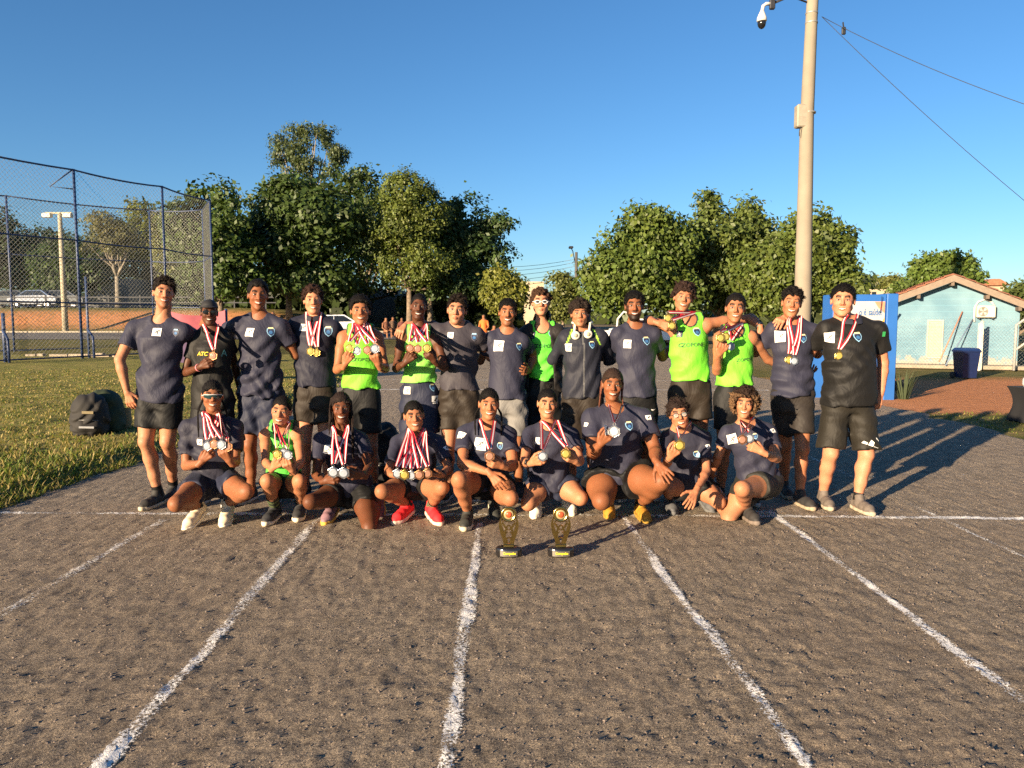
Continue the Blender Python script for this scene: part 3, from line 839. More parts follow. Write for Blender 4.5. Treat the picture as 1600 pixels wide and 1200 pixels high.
# ------------------------------------------------------------------ blue house
HY = 24.0
hl, hr = at(1400, 570, HY)[0], at(1584, 570, HY)[0]
apx, apz = at(1487, 436, HY)[0], at(1487, 436, HY)[2]
ezl, ezr = at(1412, 466, HY)[2], at(1584, 478, HY)[2]
house = empty('blue_house', ((hl+hr)/2, HY, 0), 'light blue gabled utility house with tiled roof', 'house')
HO = (-(hl+hr)/2, -HY, 0)
def wall_mat():
    m, nt, p = nodes_of('blue_wall')
    big = noise(nt, 1.2, 5); fine = noise(nt, 16, 5, 0.7)
    geo = nt.nodes.new('ShaderNodeNewGeometry'); sx = nt.nodes.new('ShaderNodeSeparateXYZ'); nt.links.new(geo.outputs['Position'], sx.inputs[0])
    c = ramp(nt, big, [(0.3, (0.08, 0.165, 0.225)), (0.7, (0.14, 0.24, 0.295))])
    # paint flaking off near the plinth
    mm = nt.nodes.new('ShaderNodeMath'); mm.operation = 'MULTIPLY_ADD'
    nt.links.new(noise(nt, 5, 6, 0.7), mm.inputs[0]); mm.inputs[1].default_value = 1.2
    m2 = nt.nodes.new('ShaderNodeMath'); m2.operation = 'MULTIPLY'; nt.links.new(sx.outputs[2], m2.inputs[0]); m2.inputs[1].default_value = -0.9
    nt.links.new(m2.outputs[0], mm.inputs[2])
    c = mixc(nt, ramp(nt, mm.outputs[0], [(0.30, 0.0), (0.42, 0.8)]), c, (0.30, 0.25, 0.19))
    # course lines of the rendered blockwork
    wv = nt.nodes.new('ShaderNodeTexWave'); wv.bands_direction = 'Z'; wv.inputs['Scale'].default_value = 1.6; wv.inputs['Distortion'].default_value = 0.3
    tc = nt.nodes.new('ShaderNodeTexCoord'); nt.links.new(tc.outputs['Object'], wv.inputs['Vector'])
    c = mixc(nt, ramp(nt, wv.outputs[0], [(0.0, 0.18), (0.06, 0.0)]), c, (0.15, 0.36, 0.46))
    nt.links.new(c, p.inputs['Base Color']); p.inputs['Roughness'].default_value = 0.85
    bump(nt, p, fine, 0.3, 0.01)
    return m
BW = wall_mat()
mb = MB(); mb.prism([(hl, -0.05), (hr, -0.05), (hr, ezr), (apx, apz), (hl, ezl)], HY, HY+6); mb.build('wall', BW, house, loc=HO)
TILE = mat('roof_tile', (0.30, 0.12, 0.065), 0.85, var=0.3, scale=3, bmp=0.3)
TRIM = mat('roof_trim', (0.17, 0.13, 0.098), 0.8, var=0.15)
def roof_slope(ax, az, ex, ez, nrow):
    o = empty('roof', (0, 0, 0), parent=house); o.location = HO
    sl = MB(); sl.prism([(ax, az+0.03), (ex, ez+0.03), (ex, ez+0.10), (ax, az+0.10)] if ex > ax else [(ex, ez+0.03), (ax, az+0.03), (ax, az+0.10), (ex, ez+0.10)], HY-0.45, HY+6.3)
    sl.build('roof_slab', TRIM, o)
    dx, dz = (ex-ax)/nrow, (ez-az)/nrow
    me = None
    for r_ in range(nrow):
        x0, zz0 = ax+dx*r_, az+dz*r_
        for c_ in range(13):
            yy = HY-0.48+c_*0.52
            if me is None:
                t = MB(); k = 5; V = []
                for i in range(k+1):
                    th = math.pi*i/k
                    for s_ in (0.0, 1.06):
                        V.append((dx*s_, 0.26-0.26*math.cos(th), 0.10+0.055*math.sin(th)+dz*s_+(0.03 if s_ > 0.5 else 0.0)))
                Fc = [(2*i, 2*i+1, 2*i+3, 2*i+2) for i in range(k)]
                t.add(V, Fc); me = t.mesh('roof_tile', TILE, True)
            q = link('tile', me, o, (x0, yy, zz0))
    fb = MB(); y0 = HY-0.47
    lo_, hi_ = ((ex, ez), (ax, az)) if ex < ax else ((ax, az), (ex, ez))
    fb.prism([(lo_[0], lo_[1]-0.11), (hi_[0], hi_[1]-0.11), (hi_[0], hi_[1]+0.03), (lo_[0], lo_[1]+0.03)], y0-0.035, y0)
    fb.build('barge_board', TRIM, o)
sl_l = (apz-ezl)/(apx-hl); sl_r = (apz-ezr)/(hr-apx)
roof_slope(apx, apz+0.02, hl-0.35, apz+0.02-sl_l*(apx-hl+0.35), 7)
roof_slope(apx, apz+0.02, hr+0.55, apz+0.02-sl_r*(hr+0.55-apx), 8)
for k_, (ex, ez) in enumerate(((apx-0.02, apz-0.16), (apx-1.05, apz-0.16-1.05*sl_l), (apx+1.05, apz-0.16-1.05*sl_r), (hr-0.1, ezr-0.1))):
    mb = MB(); mb.box((ex-0.05, HY-0.44, ez-0.06), (ex+0.05, HY-0.003, ez+0.06)); mb.build('rafter_end', mat('old_wood', (0.12, 0.09, 0.07), 0.9), house, loc=HO)
# louvred shutter
LW = mat('louvre_cream', (0.40, 0.36, 0.27), 0.6, var=0.1)
da, db = at(1447, 560, HY), at(1475, 500, HY)
sh = empty('louvre_shutter', (0, 0, 0), parent=house); sh.location = HO
mb = MB()
for lo_, hi_ in (((da[0], 0), (da[0]+0.05, 1)), ((db[0]-0.05, 0), (db[0], 1))):
    mb.box((lo_[0], HY-0.05, da[2]), (hi_[0], HY-0.003, db[2]))
mb.box((da[0]+0.05, HY-0.047, da[2]), (db[0]-0.05, HY-0.003, da[2]+0.05)); mb.box((da[0]+0.05, HY-0.047, db[2]-0.05), (db[0]-0.05, HY-0.003, db[2]))
mb.build('shutter_frame', LW, sh)
nsl = 24
for i in range(nsl):
    z = da[2]+0.06+(db[2]-da[2]-0.12)*i/nsl
    mb = MB(); h = (db[2]-da[2]-0.12)/nsl
    mb.add([(da[0]+0.052, HY-0.035, z), (db[0]-0.052, HY-0.035, z), (db[0]-0.052, HY-0.008, z+h), (da[0]+0.052, HY-0.008, z+h), (da[0]+0.052, HY-0.03, z), (db[0]-0.052, HY-0.03, z)],
           [(0, 1, 2, 3), (0, 4, 5, 1)])
    mb.build('slat', LW, sh)
mb = MB(); mb.box((hl-0.4, HY-0.75, -0.02), (hr+0.6, HY-0.002, 0.10), bev=0.02); mb.build('plinth', CONC, house, loc=HO)
mb = MB(); pr = at(1488, 443, HY-0.1); mb.lathe([(0.06, -0.07), (0.07, 0.0), (0.05, 0.06)], 10, (pr[0], HY-0.1, pr[2])); mb.build('gable_lamp', WPL, house, True, HO)
# air conditioner
aa, ab = at(1527, 496, HY-0.15), at(1556, 478, HY-0.15)
ac = empty('air_conditioner', ((aa[0]+ab[0])/2, HY-0.15, aa[2]), 'white outdoor air conditioner unit on the blue house wall', 'air conditioner')
w2, h2 = (ab[0]-aa[0])/2, ab[2]-aa[2]
ACW = mat('ac_white', (0.45, 0.42, 0.34), 0.5, var=0.08)
mb = MB(); mb.box((-w2, -0.12, 0), (w2, 0.14, h2), bev=0.02); mb.build('case', ACW, ac)
mb = MB(); mb.lathe([(h2*0.41, -0.01), (h2*0.41, 0.01)], 20, (-w2*0.35, -0.125, h2*0.5), Matrix.Rotation(math.pi/2, 4, 'X')); mb.build('fan_opening', mat('ac_dark', (0.05, 0.045, 0.04), 0.6, bmp=0), ac)
mb = MB()
for i in range(5):
    rr = h2*0.41*(i+1)/5.3
    pts = [(-w2*0.35+rr*math.cos(t), -0.142, h2*0.5+rr*math.sin(t)) for t in np.linspace(0, 2*math.pi, 17)]
    mb.tube(pts, 0.004, 4, False)
mb.build('fan_grille', ACW, ac)
mb = MB()
for i in range(4):
    an = i*math.pi/2+0.5; rr = h2*0.36
    mb.add([(-w2*0.35, -0.138, h2*0.5), (-w2*0.35+rr*math.cos(an), -0.137, h2*0.5+rr*math.sin(an)), (-w2*0.35+rr*math.cos(an+0.7), -0.139, h2*0.5+rr*math.sin(an+0.7))], [(0, 1, 2)])
mb.build('fan_blade', mat('fan_grey', (0.35, 0.33, 0.3), 0.5, bmp=0), ac)
for x in (-w2*0.7, w2*0.7):
    mb = MB(); mb.box((x-0.02, -0.12, -0.04), (x+0.02, 0.147, -0.002)); mb.build('bracket', DARK, ac)
pts = [at(px, py, HY-0.04) for px, py in ((1553, 479), (1548, 472), (1538, 468), (1528, 472), (1523, 480), (1522, 495), (1522.5, 503))]
mb = MB(); mb.tube(pts, 0.028, 8); tag(mb.build('conduit', WPL, smooth=True), 'white looped conduit feeding the air conditioner', 'conduit')
# things leaning on / standing before the wall
def stick(name, label, x0, y0, Y0, x1, y1, Y1, r, m, cat='pole'):
    a, b = at(x0, y0, Y0), at(x1, y1, Y1)
    mb = MB(); mb.tube([a, b], r, 8); return tag(mb.build(name, m, smooth=True), label, cat)
stick('wooden_pole', 'thin reddish wooden pole leaning on the house wall', 1486, 566, HY-0.85, 1504.5, 487, HY-0.05, 0.022, mat('red_wood', (0.40, 0.17, 0.10), 0.8))
stick('broom_handle', 'short grey-blue handle leaning behind the wheelie bin', 1497, 572, HY-0.9, 1520, 499, HY-0.05, 0.02, mat('grey_handle', (0.12, 0.17, 0.26), 0.7))
a = gp(1529.5, 577)
mb = MB(); zt = at(1533.5, 505, a[1])[2]; mb.box((a[0]-0.06, a[1]-0.06, -0.05), (a[0]+0.06, a[1]+0.06, zt), bev=0.015)
mb.tube([(a[0], a[1], zt-0.02), (a[0]+0.02, a[1]-0.05, zt+0.06)], 0.04, 6)
tag(mb.build('fence_post', mat('white_post', (0.62, 0.55, 0.42), 0.85, var=0.2), smooth=False), 'off-white concrete fence post standing before the house wall', 'post')
# chain-link fence in front of the house: bent-top posts and wires
wf = empty('wire_fence', (hl, HY-1.5, 0), 'chain-link fence with bent-top posts before the blue house', 'fence')
WO = (-hl, -(HY-1.5), 0)
GP = mat('grey_post', (0.30, 0.29, 0.28), 0.85)
xs_ = [hl-1.6, hl+0.05, hl+2.0, hr+1.2]
for x in (hl-0.62,):
    mb = MB(); mb.tube([(x, HY-1.5, -0.1), (x, HY-1.5, 1.75), (x+0.1, HY-1.6, 2.0)], 0.04, 6); mb.build('post', GP, wf, True, WO)
mb = MB()
off = -1.5; xa, xb2 = hl-0.62, hr+0.35; H = 1.5
while off < xb2-xa:
    for sg in (1, -1):
        u0, u1 = max(off, 0), min(off+H, xb2-xa)
        if u1 > u0+0.02:
            w0, w1 = u0-off, u1-off
            if sg < 0: w0, w1 = H-w0, H-w1
            mb.tube([(xa+u0, HY-1.5, 0.1+w0), (xa+u1, HY-1.5, 0.1+w1)], 0.0017, 3, False)
    off += 0.11
o = mb.build('wire_mesh', WIRE, wf, True, WO); o['kind'] = 'stuff'
# roadside barrier stuff at the right end of the house
mb = MB(); a = at(1586, 545, 22.5); mb.tube([(a[0], 22.5, 0), (a[0], 22.5, 1.35), (a[0]+0.5, 22.4, 1.75)], 0.04, 6); mb.tube([(a[0], 22.5, 0.6), (a[0]+0.6, 22.4, 1.1)], 0.035, 6)
tag(mb.build('bent_post', GP, smooth=True), 'grey bent pipe post at the right corner of the house', 'post')
for i in range(3):
    mb = MB(); mb.lathe([(0.16, -0.10), (0.27, -0.09), (0.30, 0), (0.27, 0.09), (0.16, 0.10), (0.15, 0)], 18, (a[0]+0.55, 24.2, 0.12+0.21*i))
    tag(mb.build('tyre', mat('tyre_rubber', (0.02, 0.02, 0.02), 0.85), smooth=True), ['bottom', 'middle', 'top'][i]+' tyre in the dark stack at the right house corner', 'tyre', 'tyres stacked by the house')

# ------------------------------------------------------------------ wheelie bin
a = at(1507, 588, 19.9)
bin_ = empty('wheelie_bin', (a[0]+0.02, 19.9, -0.045), 'dark blue plastic wheelie bin in front of the blue house', 'bin')
bin_.scale = (0.84, 0.84, 0.84)
BINB = mat('bin_blue', (0.005, 0.013, 0.055), 0.42, var=0.12, bmp=0.05)
mb = MB(); hb_ = 0.84
def frustum(mb, b, t, z0, z1):
    V = [(-b[0], -b[1], z0), (b[0], -b[1], z0), (b[0], b[1], z0), (-b[0], b[1], z0), (-t[0], -t[1], z1), (t[0], -t[1], z1), (t[0], t[1], z1), (-t[0], t[1], z1)]
    mb.add(V, [(3,2,1,0),(4,5,6,7),(0,1,5,4),(1,2,6,5),(2,3,7,6),(3,0,4,7)])
frustum(mb, (0.215, 0.22), (0.265, 0.29), 0.04, hb_); mb.build('tub', BINB, bin_)
mb = MB(); frustum(mb, (0.29, 0.31), (0.29, 0.31), hb_+0.002, hb_+0.05); mb.build('rim', BINB, bin_)
mb = MB(); frustum(mb, (0.285, 0.31), (0.23, 0.26), hb_+0.053, hb_+0.13); mb.build('lid', mat('bin_lid', (0.010, 0.026, 0.095), 0.4), bin_)
mb = MB(); mb.tube([(-0.2, 0.38, hb_+0.03), (0.2, 0.38, hb_+0.03)], 0.02, 6); mb.build('handle', BINB, bin_)
for x in (-0.27, 0.27):
    mb = MB(); mb.lathe([(0.10, -0.03), (0.11, 0), (0.10, 0.03)], 14, (x, 0.24, 0.10), Matrix.Rotation(math.pi/2, 4, 'Y')); mb.build('wheel', mat('tyre_rubber', (0.02,)*3), bin_, True)

HPIV = np.array([(hl+hr)/2, HY]); HROT, HSC = R(-21), 0.90
def turn(o):
    d_ = np.array([o.location[0], o.location[1]])-HPIV; cs, sn = math.cos(HROT), math.sin(HROT)
    o.location = (HPIV[0]+HSC*(cs*d_[0]-sn*d_[1]), HPIV[1]+HSC*(sn*d_[0]+cs*d_[1]), o.location[2]*1.0)
    o.rotation_euler[2] += HROT; o.scale = (HSC, HSC, 1.0)
for o in (house, ac, wf): turn(o)
for nm in ('conduit', 'wooden_pole', 'broom_handle'): turn(bpy.data.objects[nm])
# ------------------------------------------------------------------ blue sign
SY = 14.6
sa, sb, sc_ = at(1262, 626, SY), at(1386, 460, SY), at(1404, 626, SY+0.25)
sign = empty('sign_totem', ((sa[0]+sb[0])/2, SY, 0), 'tall bright blue sign block with a printed panel', 'sign')
SO = (-(sa[0]+sb[0])/2, -SY, 0)
BLUE = mat('sign_blue', (0.02, 0.10, 0.33), 0.45, var=0.1, scale=2, bmp=0.05)
zt = sb[2]
mb = MB()
xr = at(1402, 620, SY+0.1)[0]
xu = at(1301, 500, SY)[0]; zb = at(1301, 546, SY)[2]
mb.box((xu, SY, zb+0.003), (sb[0], SY+0.5, zt), bev=0.012); mb.build('slab', BLUE, sign, loc=SO)
mb = MB(); mb.box((sa[0]-0.02, SY-0.01, -0.1), (sb[0], SY+0.51, zb), bev=0.012); mb.build('base_block', BLUE, sign, loc=SO)
mb = MB(); mb.box((sb[0]+0.004, SY-0.02, -0.1), (sb[0]+0.22, SY+0.52, zt+0.015), bev=0.012); mb.build('end_pillar', BLUE, sign, loc=SO)
pa, pb2 = at(1300, 520, SY), at(1384, 471, SY)
px1, pz1 = pb2[0]-0.02, pb2[2]; px0, pz0 = at(1306, 540, SY)[0], at(1306, 540, SY)[2]
mb = MB(); mb.box((px0, SY-0.02, pz0), (px1, SY-0.002, pz1)); mb.build('panel', mat('panel_white', (0.42, 0.40, 0.38), 0.5, var=0.05), sign, loc=SO)
def flat(name, pts, m, y):
    b_ = MB(); n_ = len(pts); b_.add([(x, y, z) for x, z in pts], [tuple(range(n_))]); return b_.build(name, m, sign, loc=SO)
P_ = lambda px, py: (at(px, py, SY)[0], at(px, py, SY)[2])
e = px1-0.004
flat('coral_shape', [P_(1366, 471.5), (e, pz1-0.004), (e, P_(1384, 489)[1]), P_(1377, 486), P_(1371, 480)], mat('coral', (0.75, 0.22, 0.13), 0.5), SY-0.023)
flat('orange_shape', [(e, P_(1384, 496)[1]), P_(1380, 498), P_(1377.5, 503), P_(1378, 509), P_(1381, 513), (e, P_(1384, 513)[1])], mat('orange', (0.85, 0.42, 0.05), 0.5), SY-0.023)
flat('green_shape', [(e, P_(1384, 507)[1]), P_(1379, 505), P_(1374, 512), P_(1372, 524), (e, P_(1384, 526)[1])], mat('green', (0.03, 0.42, 0.12), 0.5), SY-0.026)
tx = at(1355.5, 488, SY)
SINK = mat('sign_ink', (0.05, 0.13, 0.30), 0.5)
for wd_, pxw in (('o', 1343.5), ('é', 1350.5), ('saúde!', 1366.5)):
    q_ = lettering('lettering', wd_, 0.185, SINK, sign, (at(pxw, 488, SY)[0]+SO[0], -0.0285, tx[2]), bold=True); q_.scale = (0.55, 1, 1)
hw = at(1378, 463, SY-0.06); hw2 = at(1375, 489, SY-0.06)
mb = MB(); mb.tube([hw, (hw+hw2)/2+np.array([0.006, 0, 0]), hw2], 0.006, 5)
tag(mb.build('hanging_cord', CABLE, smooth=True), 'thin dark cord hanging over the sign panel', 'cord')
# grass tuft at the foot of the sign
rng = np.random.default_rng(8)
c = gp(1412, 620); mb = MB()
for i in range(70):
    an = rng.random()*6.28; l = 0.3+0.35*rng.random(); r0 = 0.1*rng.random()
    b0 = np.array([c[0]+r0*math.cos(an), c[1]+r0*math.sin(an), -0.05]); tp = b0+np.array([math.cos(an)*l*0.5, math.sin(an)*l*0.4, l])
    sd = np.array([-math.sin(an), math.cos(an), 0])*0.012
    md = (b0+tp)/2+np.array([0, 0, 0.07])
    mb.add([b0-sd, b0+sd, md+sd, md-sd, tp], [(0, 1, 2, 3), (3, 2, 4)])
tag(mb.build('grass_tuft', mat('tuft_green', (0.035, 0.05, 0.02), 0.8, bmp=0)), 'spiky grass tuft at the foot of the blue sign', 'plant')

# ------------------------------------------------------------------ draped table at the right edge
ta, tb = gp(1567, 662), at(1567, 610, gp(1567, 662)[1])
ty = ta[1]; th = tb[2]
tbl = empty('draped_table', (ta[0]+1.22, ty+0.35, -0.04), 'small table under a black cloth at the right edge', 'table')
BC = mat('black_cloth', (0.004, 0.004, 0.0055), 0.9, bmp=0.2)
xs_ = np.linspace(0, 1, 90); per = []
W2, D2 = 0.72, 0.38
for t in xs_:
    s = t*2*(2*W2+2*D2)
    if s < 2*W2: per.append((-W2+s, -D2))
    elif s < 2*W2+2*D2: per.append((W2, -D2+s-2*W2))
    elif s < 4*W2+2*D2: per.append((W2-(s-2*W2-2*D2), D2))
    else: per.append((-W2, D2-(s-4*W2-2*D2)))
V = []
rows = 9
for r_ in range(rows):
    k = r_/(rows-1); pinch = 1-0.10*math.sin(math.pi*min(1, k*1.05))
    for i, (x, y) in enumerate(per):
        wv = 1+0.025*k*math.sin(i*1.1)
        V.append((x*pinch*wv, y*pinch*wv, th+0.04-k*(th+0.03)))
nP = len(per); Fc = [(r_*nP+i, (r_+1)*nP+i, (r_+1)*nP+(i+1) % nP, r_*nP+(i+1) % nP) for r_ in range(rows-1) for i in range(nP)]
mb = MB(); mb.add(V, Fc); mb.build('tablecloth', BC, tbl, True)
mb = MB(); mb.box((-W2, -D2, th+0.02), (W2, D2, th+0.045), bev=0.01); mb.build('table_top', BC, tbl)
bg_ = at(1596, 608, ty+0.2)
mb = MB(); mb.lathe([(0.05, 0.0), (0.13, 0.01), (0.155, 0.06), (0.15, 0.13), (0.11, 0.19), (0.03, 0.215)], 16, (bg_[0]+0.22, ty+0.25, th+0.01))
tag(mb.build('helmet', WPL, smooth=True), 'white rounded helmet lying on the draped table', 'helmet')

# ------------------------------------------------------------------ cars and trailer
GLASS = mat('car_glass', (0.015, 0.018, 0.022), 0.08, bmp=0)
TYRE = mat('tyre_rubber', (0.02, 0.02, 0.02), 0.85)
def car(label, px, Y, paint, yaw=0, s=1.0, dz=0.0):
    x = at(px, 500, Y)[0]
    c = empty('parked_car', (x, Y, fz(x, Y)+dz), label, 'car', 'cars parked under the trees')
    c.rotation_euler = (0, 0, R(yaw)); c.scale = (s, s, s)
    prof = [(-2.0, 0.35), (-2.05, 0.7), (-1.9, 0.9), (-1.2, 0.98), (-0.55, 1.42), (0.75, 1.45), (1.45, 1.02), (2.0, 0.92), (2.05, 0.6), (2.0, 0.35)]
    mb = MB(); n_ = len(prof); V = []
    for yy, ins in ((-0.82, 1), (-0.78, 0), (0.78, 0), (0.82, 1)):
        for (xx, zz) in prof: V.append((xx*(0.985 if ins else 1), yy*(0.84 if zz > 1.1 else 1.0), zz))
    Fc = [tuple(range(n_)), tuple(reversed(range(3*n_, 4*n_)))]
    for k_ in range(3):
        for i in range(n_): Fc.append((k_*n_+i, (k_+1)*n_+i, (k_+1)*n_+(i+1) % n_, k_*n_+(i+1) % n_))
    mb.add(V, Fc); mb.build('body', paint, c)
    for sd in (-1, 1):
        for q in ([(-1.02, 1.02), (-0.5, 1.36), (0.08, 1.38), (0.08, 1.02)], [(0.14, 1.02), (0.14, 1.38), (0.7, 1.38), (1.25, 1.04)]):
            mb = MB(); pts = [(xx, sd*(0.835-0.10*max(0, (zz-1.0)/0.4)), zz) for xx, zz in q]
            mb.add(pts, [tuple(range(4)) if sd < 0 else tuple(reversed(range(4)))]); mb.build('window', GLASS, c)
    for xx in (-1.25, 1.3):
        for sd in (-0.8, 0.8):
            mb = MB(); mb.lathe([(0.19, -0.1), (0.31, -0.09), (0.31, 0.09), (0.19, 0.1)], 16, (xx, sd, 0.31), Matrix.Rotation(math.pi/2, 4, 'X')); w = mb.build('wheel', TYRE, c, True)
            mb = MB(); mb.lathe([(0.18, -0.11), (0.18, 0.11)], 12, (xx, sd, 0.31), Matrix.Rotation(math.pi/2, 4, 'X')); mb.build('rim', mat('rim_metal', (0.4, 0.4, 0.42), 0.35, 0.8), w)
    for sd in (-0.6, 0.6):
        mb = MB(); mb.box((-2.06, sd-0.16, 0.68), (-1.9, sd+0.16, 0.82), bev=0.03); mb.build('headlight', WPL, c)
    return c
CW = mat('car_white', (0.7, 0.7, 0.7), 0.25, coat=0.5, bmp=0); CS = mat('car_silver', (0.12, 0.13, 0.145), 0.25, 0.5, coat=0.5, bmp=0); CB = mat('car_blue', (0.05, 0.09, 0.18), 0.25, coat=0.5, bmp=0)
car('silver car at the far left under the dark trees', 22, 61, CS, 8)
car('dark blue car left of the floodlight post', 62, 60, CB, -5)
car('pale car right of the floodlight post behind the cage', 98, 60.5, CS, 4)
car('white car parked behind the man in navy polo', 518, 44, CW, 14, 0.95)
car('white car parked far behind the bearded man', 1015, 40, CW, 185, 1.0, -0.1)
tr = at(950, 520, 33)
trl = empty('trailer', (tr[0]+0.3, 33, 0), 'low white trailer with a looped handle behind the headphones man', 'trailer')
mb = MB(); mb.box((-1.0, -0.6, 0.55), (1.6, 0.6, 1.05), bev=0.05); mb.build('bed', CW, trl)
for x in (-0.4, 1.0):
    mb = MB(); mb.lathe([(0.19, -0.1), (0.31, -0.09), (0.31, 0.09), (0.19, 0.1)], 16, (x, -0.62, 0.31), Matrix.Rotation(math.pi/2, 4, 'X')); mb.build('wheel', TYRE, trl, True)
mb = MB(); mb.tube([(0.0, -0.5, 0.95), (0.05, -0.5, 1.55), (0.3, -0.5, 1.85), (0.65, -0.5, 1.75), (0.8, -0.5, 1.5)], 0.045, 8); mb.build('handle', WPL, trl, True)
# white bench-like barrier right of the tree trunk, behind the bearded man
a, b = gp(1033, 541), gp(1051, 541)
mb = MB()
for k_ in range(2): mb.box((a[0]-0.3, a[1]-0.2, 0.30+0.22*k_), (b[0]+0.3, a[1]-0.14, 0.40+0.22*k_))
for x in (a[0]-0.2, b[0]+0.2): mb.box((x-0.04, a[1]-0.14, -0.03), (x+0.04, a[1]-0.06, 0.62))
tag(mb.build('barrier', WPL), 'low white barrier behind the bearded man', 'barrier')

# ------------------------------------------------------------------ buildings behind the trees
def far_house(name, label, x0, x1, ytop, ybot, Y, m, roof=None, wins=(), z0=None):
    a, b = at(x0, ybot, Y), at(x1, ytop, Y)
    o = empty(name, ((a[0]+b[0])/2, Y, 0), label, 'building'); of = (-(a[0]+b[0])/2, -Y, 0)
    mb = MB(); mb.box((a[0], Y, -0.1 if z0 is None else z0), (b[0], Y+6, b[2])); mb.build('wall', m, o, loc=of)
    if roof:
        r_ = at((x0+x1)/2, roof, Y); mb = MB(); mb.prism([(a[0]-0.4, b[2]), (b[0]+0.4, b[2]), (b[0]-1.0, r_[2]), (a[0]+1.0, r_[2])], Y-0.4, Y+6.4); mb.build('roof', TILE, o, loc=of)
    for (wx0, wx1, wy0, wy1) in wins:
        p, q = at(wx0, wy1, Y), at(wx1, wy0, Y); mb = MB(); mb.box((p[0], Y-0.03, p[2]), (q[0], Y-0.004, q[2])); w = mb.build('window', GLASS, o, loc=of)
        mb = MB(); mb.box((p[0]-0.06, Y-0.05, p[2]-0.1), (q[0]+0.06, Y-0.032, p[2])); mb.build('sill', m, w)
    return o
CREAM = mat('cream_wall', (0.36, 0.30, 0.21), 0.9, var=0.15, scale=0.8); GREYW = mat('grey_wall', (0.16, 0.16, 0.16), 0.9, var=0.25, scale=0.6); STONE = mat('pale_wall', (0.17, 0.15, 0.125), 0.9, var=0.3, scale=0.7)
far_house('far_building', 'flat cream building low above the blue sign', 1342, 1392, 452, 470, 75, CREAM, wins=((1362, 1369, 456, 461),))
far_house('far_building', 'cream building with orange roof right of the house ridge', 1533, 1572, 446, 470, 90, CREAM, roof=436)
far_house('far_building', 'pale building behind trunks right of the green-vest pair', 560, 622, 452, 510, 72, STONE, z0=0.2)
far_house('far_building', 'dim grey shed under the trees behind the navy polo', 505, 552, 464, 500, 73, GREYW, wins=((512, 545, 470, 482),), z0=0.2)
far_house('far_building', 'dim grey wall behind the cage netting', 138, 215, 436, 475, 84, GREYW, z0=1.0)
far_house('far_building', 'small white-roofed building right of the left tree clump', 815, 850, 440, 462, 120, CREAM, z0=0)

# dark leaf clumps added to stand for the shade under the left trees
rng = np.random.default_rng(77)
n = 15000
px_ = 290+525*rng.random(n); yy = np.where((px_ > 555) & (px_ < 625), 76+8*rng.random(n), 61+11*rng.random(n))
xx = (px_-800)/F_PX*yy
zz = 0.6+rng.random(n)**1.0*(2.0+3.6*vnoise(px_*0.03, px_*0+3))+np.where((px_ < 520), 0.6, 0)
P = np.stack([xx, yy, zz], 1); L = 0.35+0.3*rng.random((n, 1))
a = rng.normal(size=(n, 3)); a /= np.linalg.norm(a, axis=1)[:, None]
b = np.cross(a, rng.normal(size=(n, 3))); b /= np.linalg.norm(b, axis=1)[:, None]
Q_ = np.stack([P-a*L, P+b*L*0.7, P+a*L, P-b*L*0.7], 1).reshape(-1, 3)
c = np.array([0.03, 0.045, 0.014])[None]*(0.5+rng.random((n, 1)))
tag(link('shade_filler', mesh_np('shade_filler', Q_, np.arange(n*4).reshape(-1, 4), LEAF, smooth=False, col=np.repeat(c, 4, 0))),
    'dark leaf clumps added as shade in the gaps beneath the left trees', 'shrubs', kind='stuff')

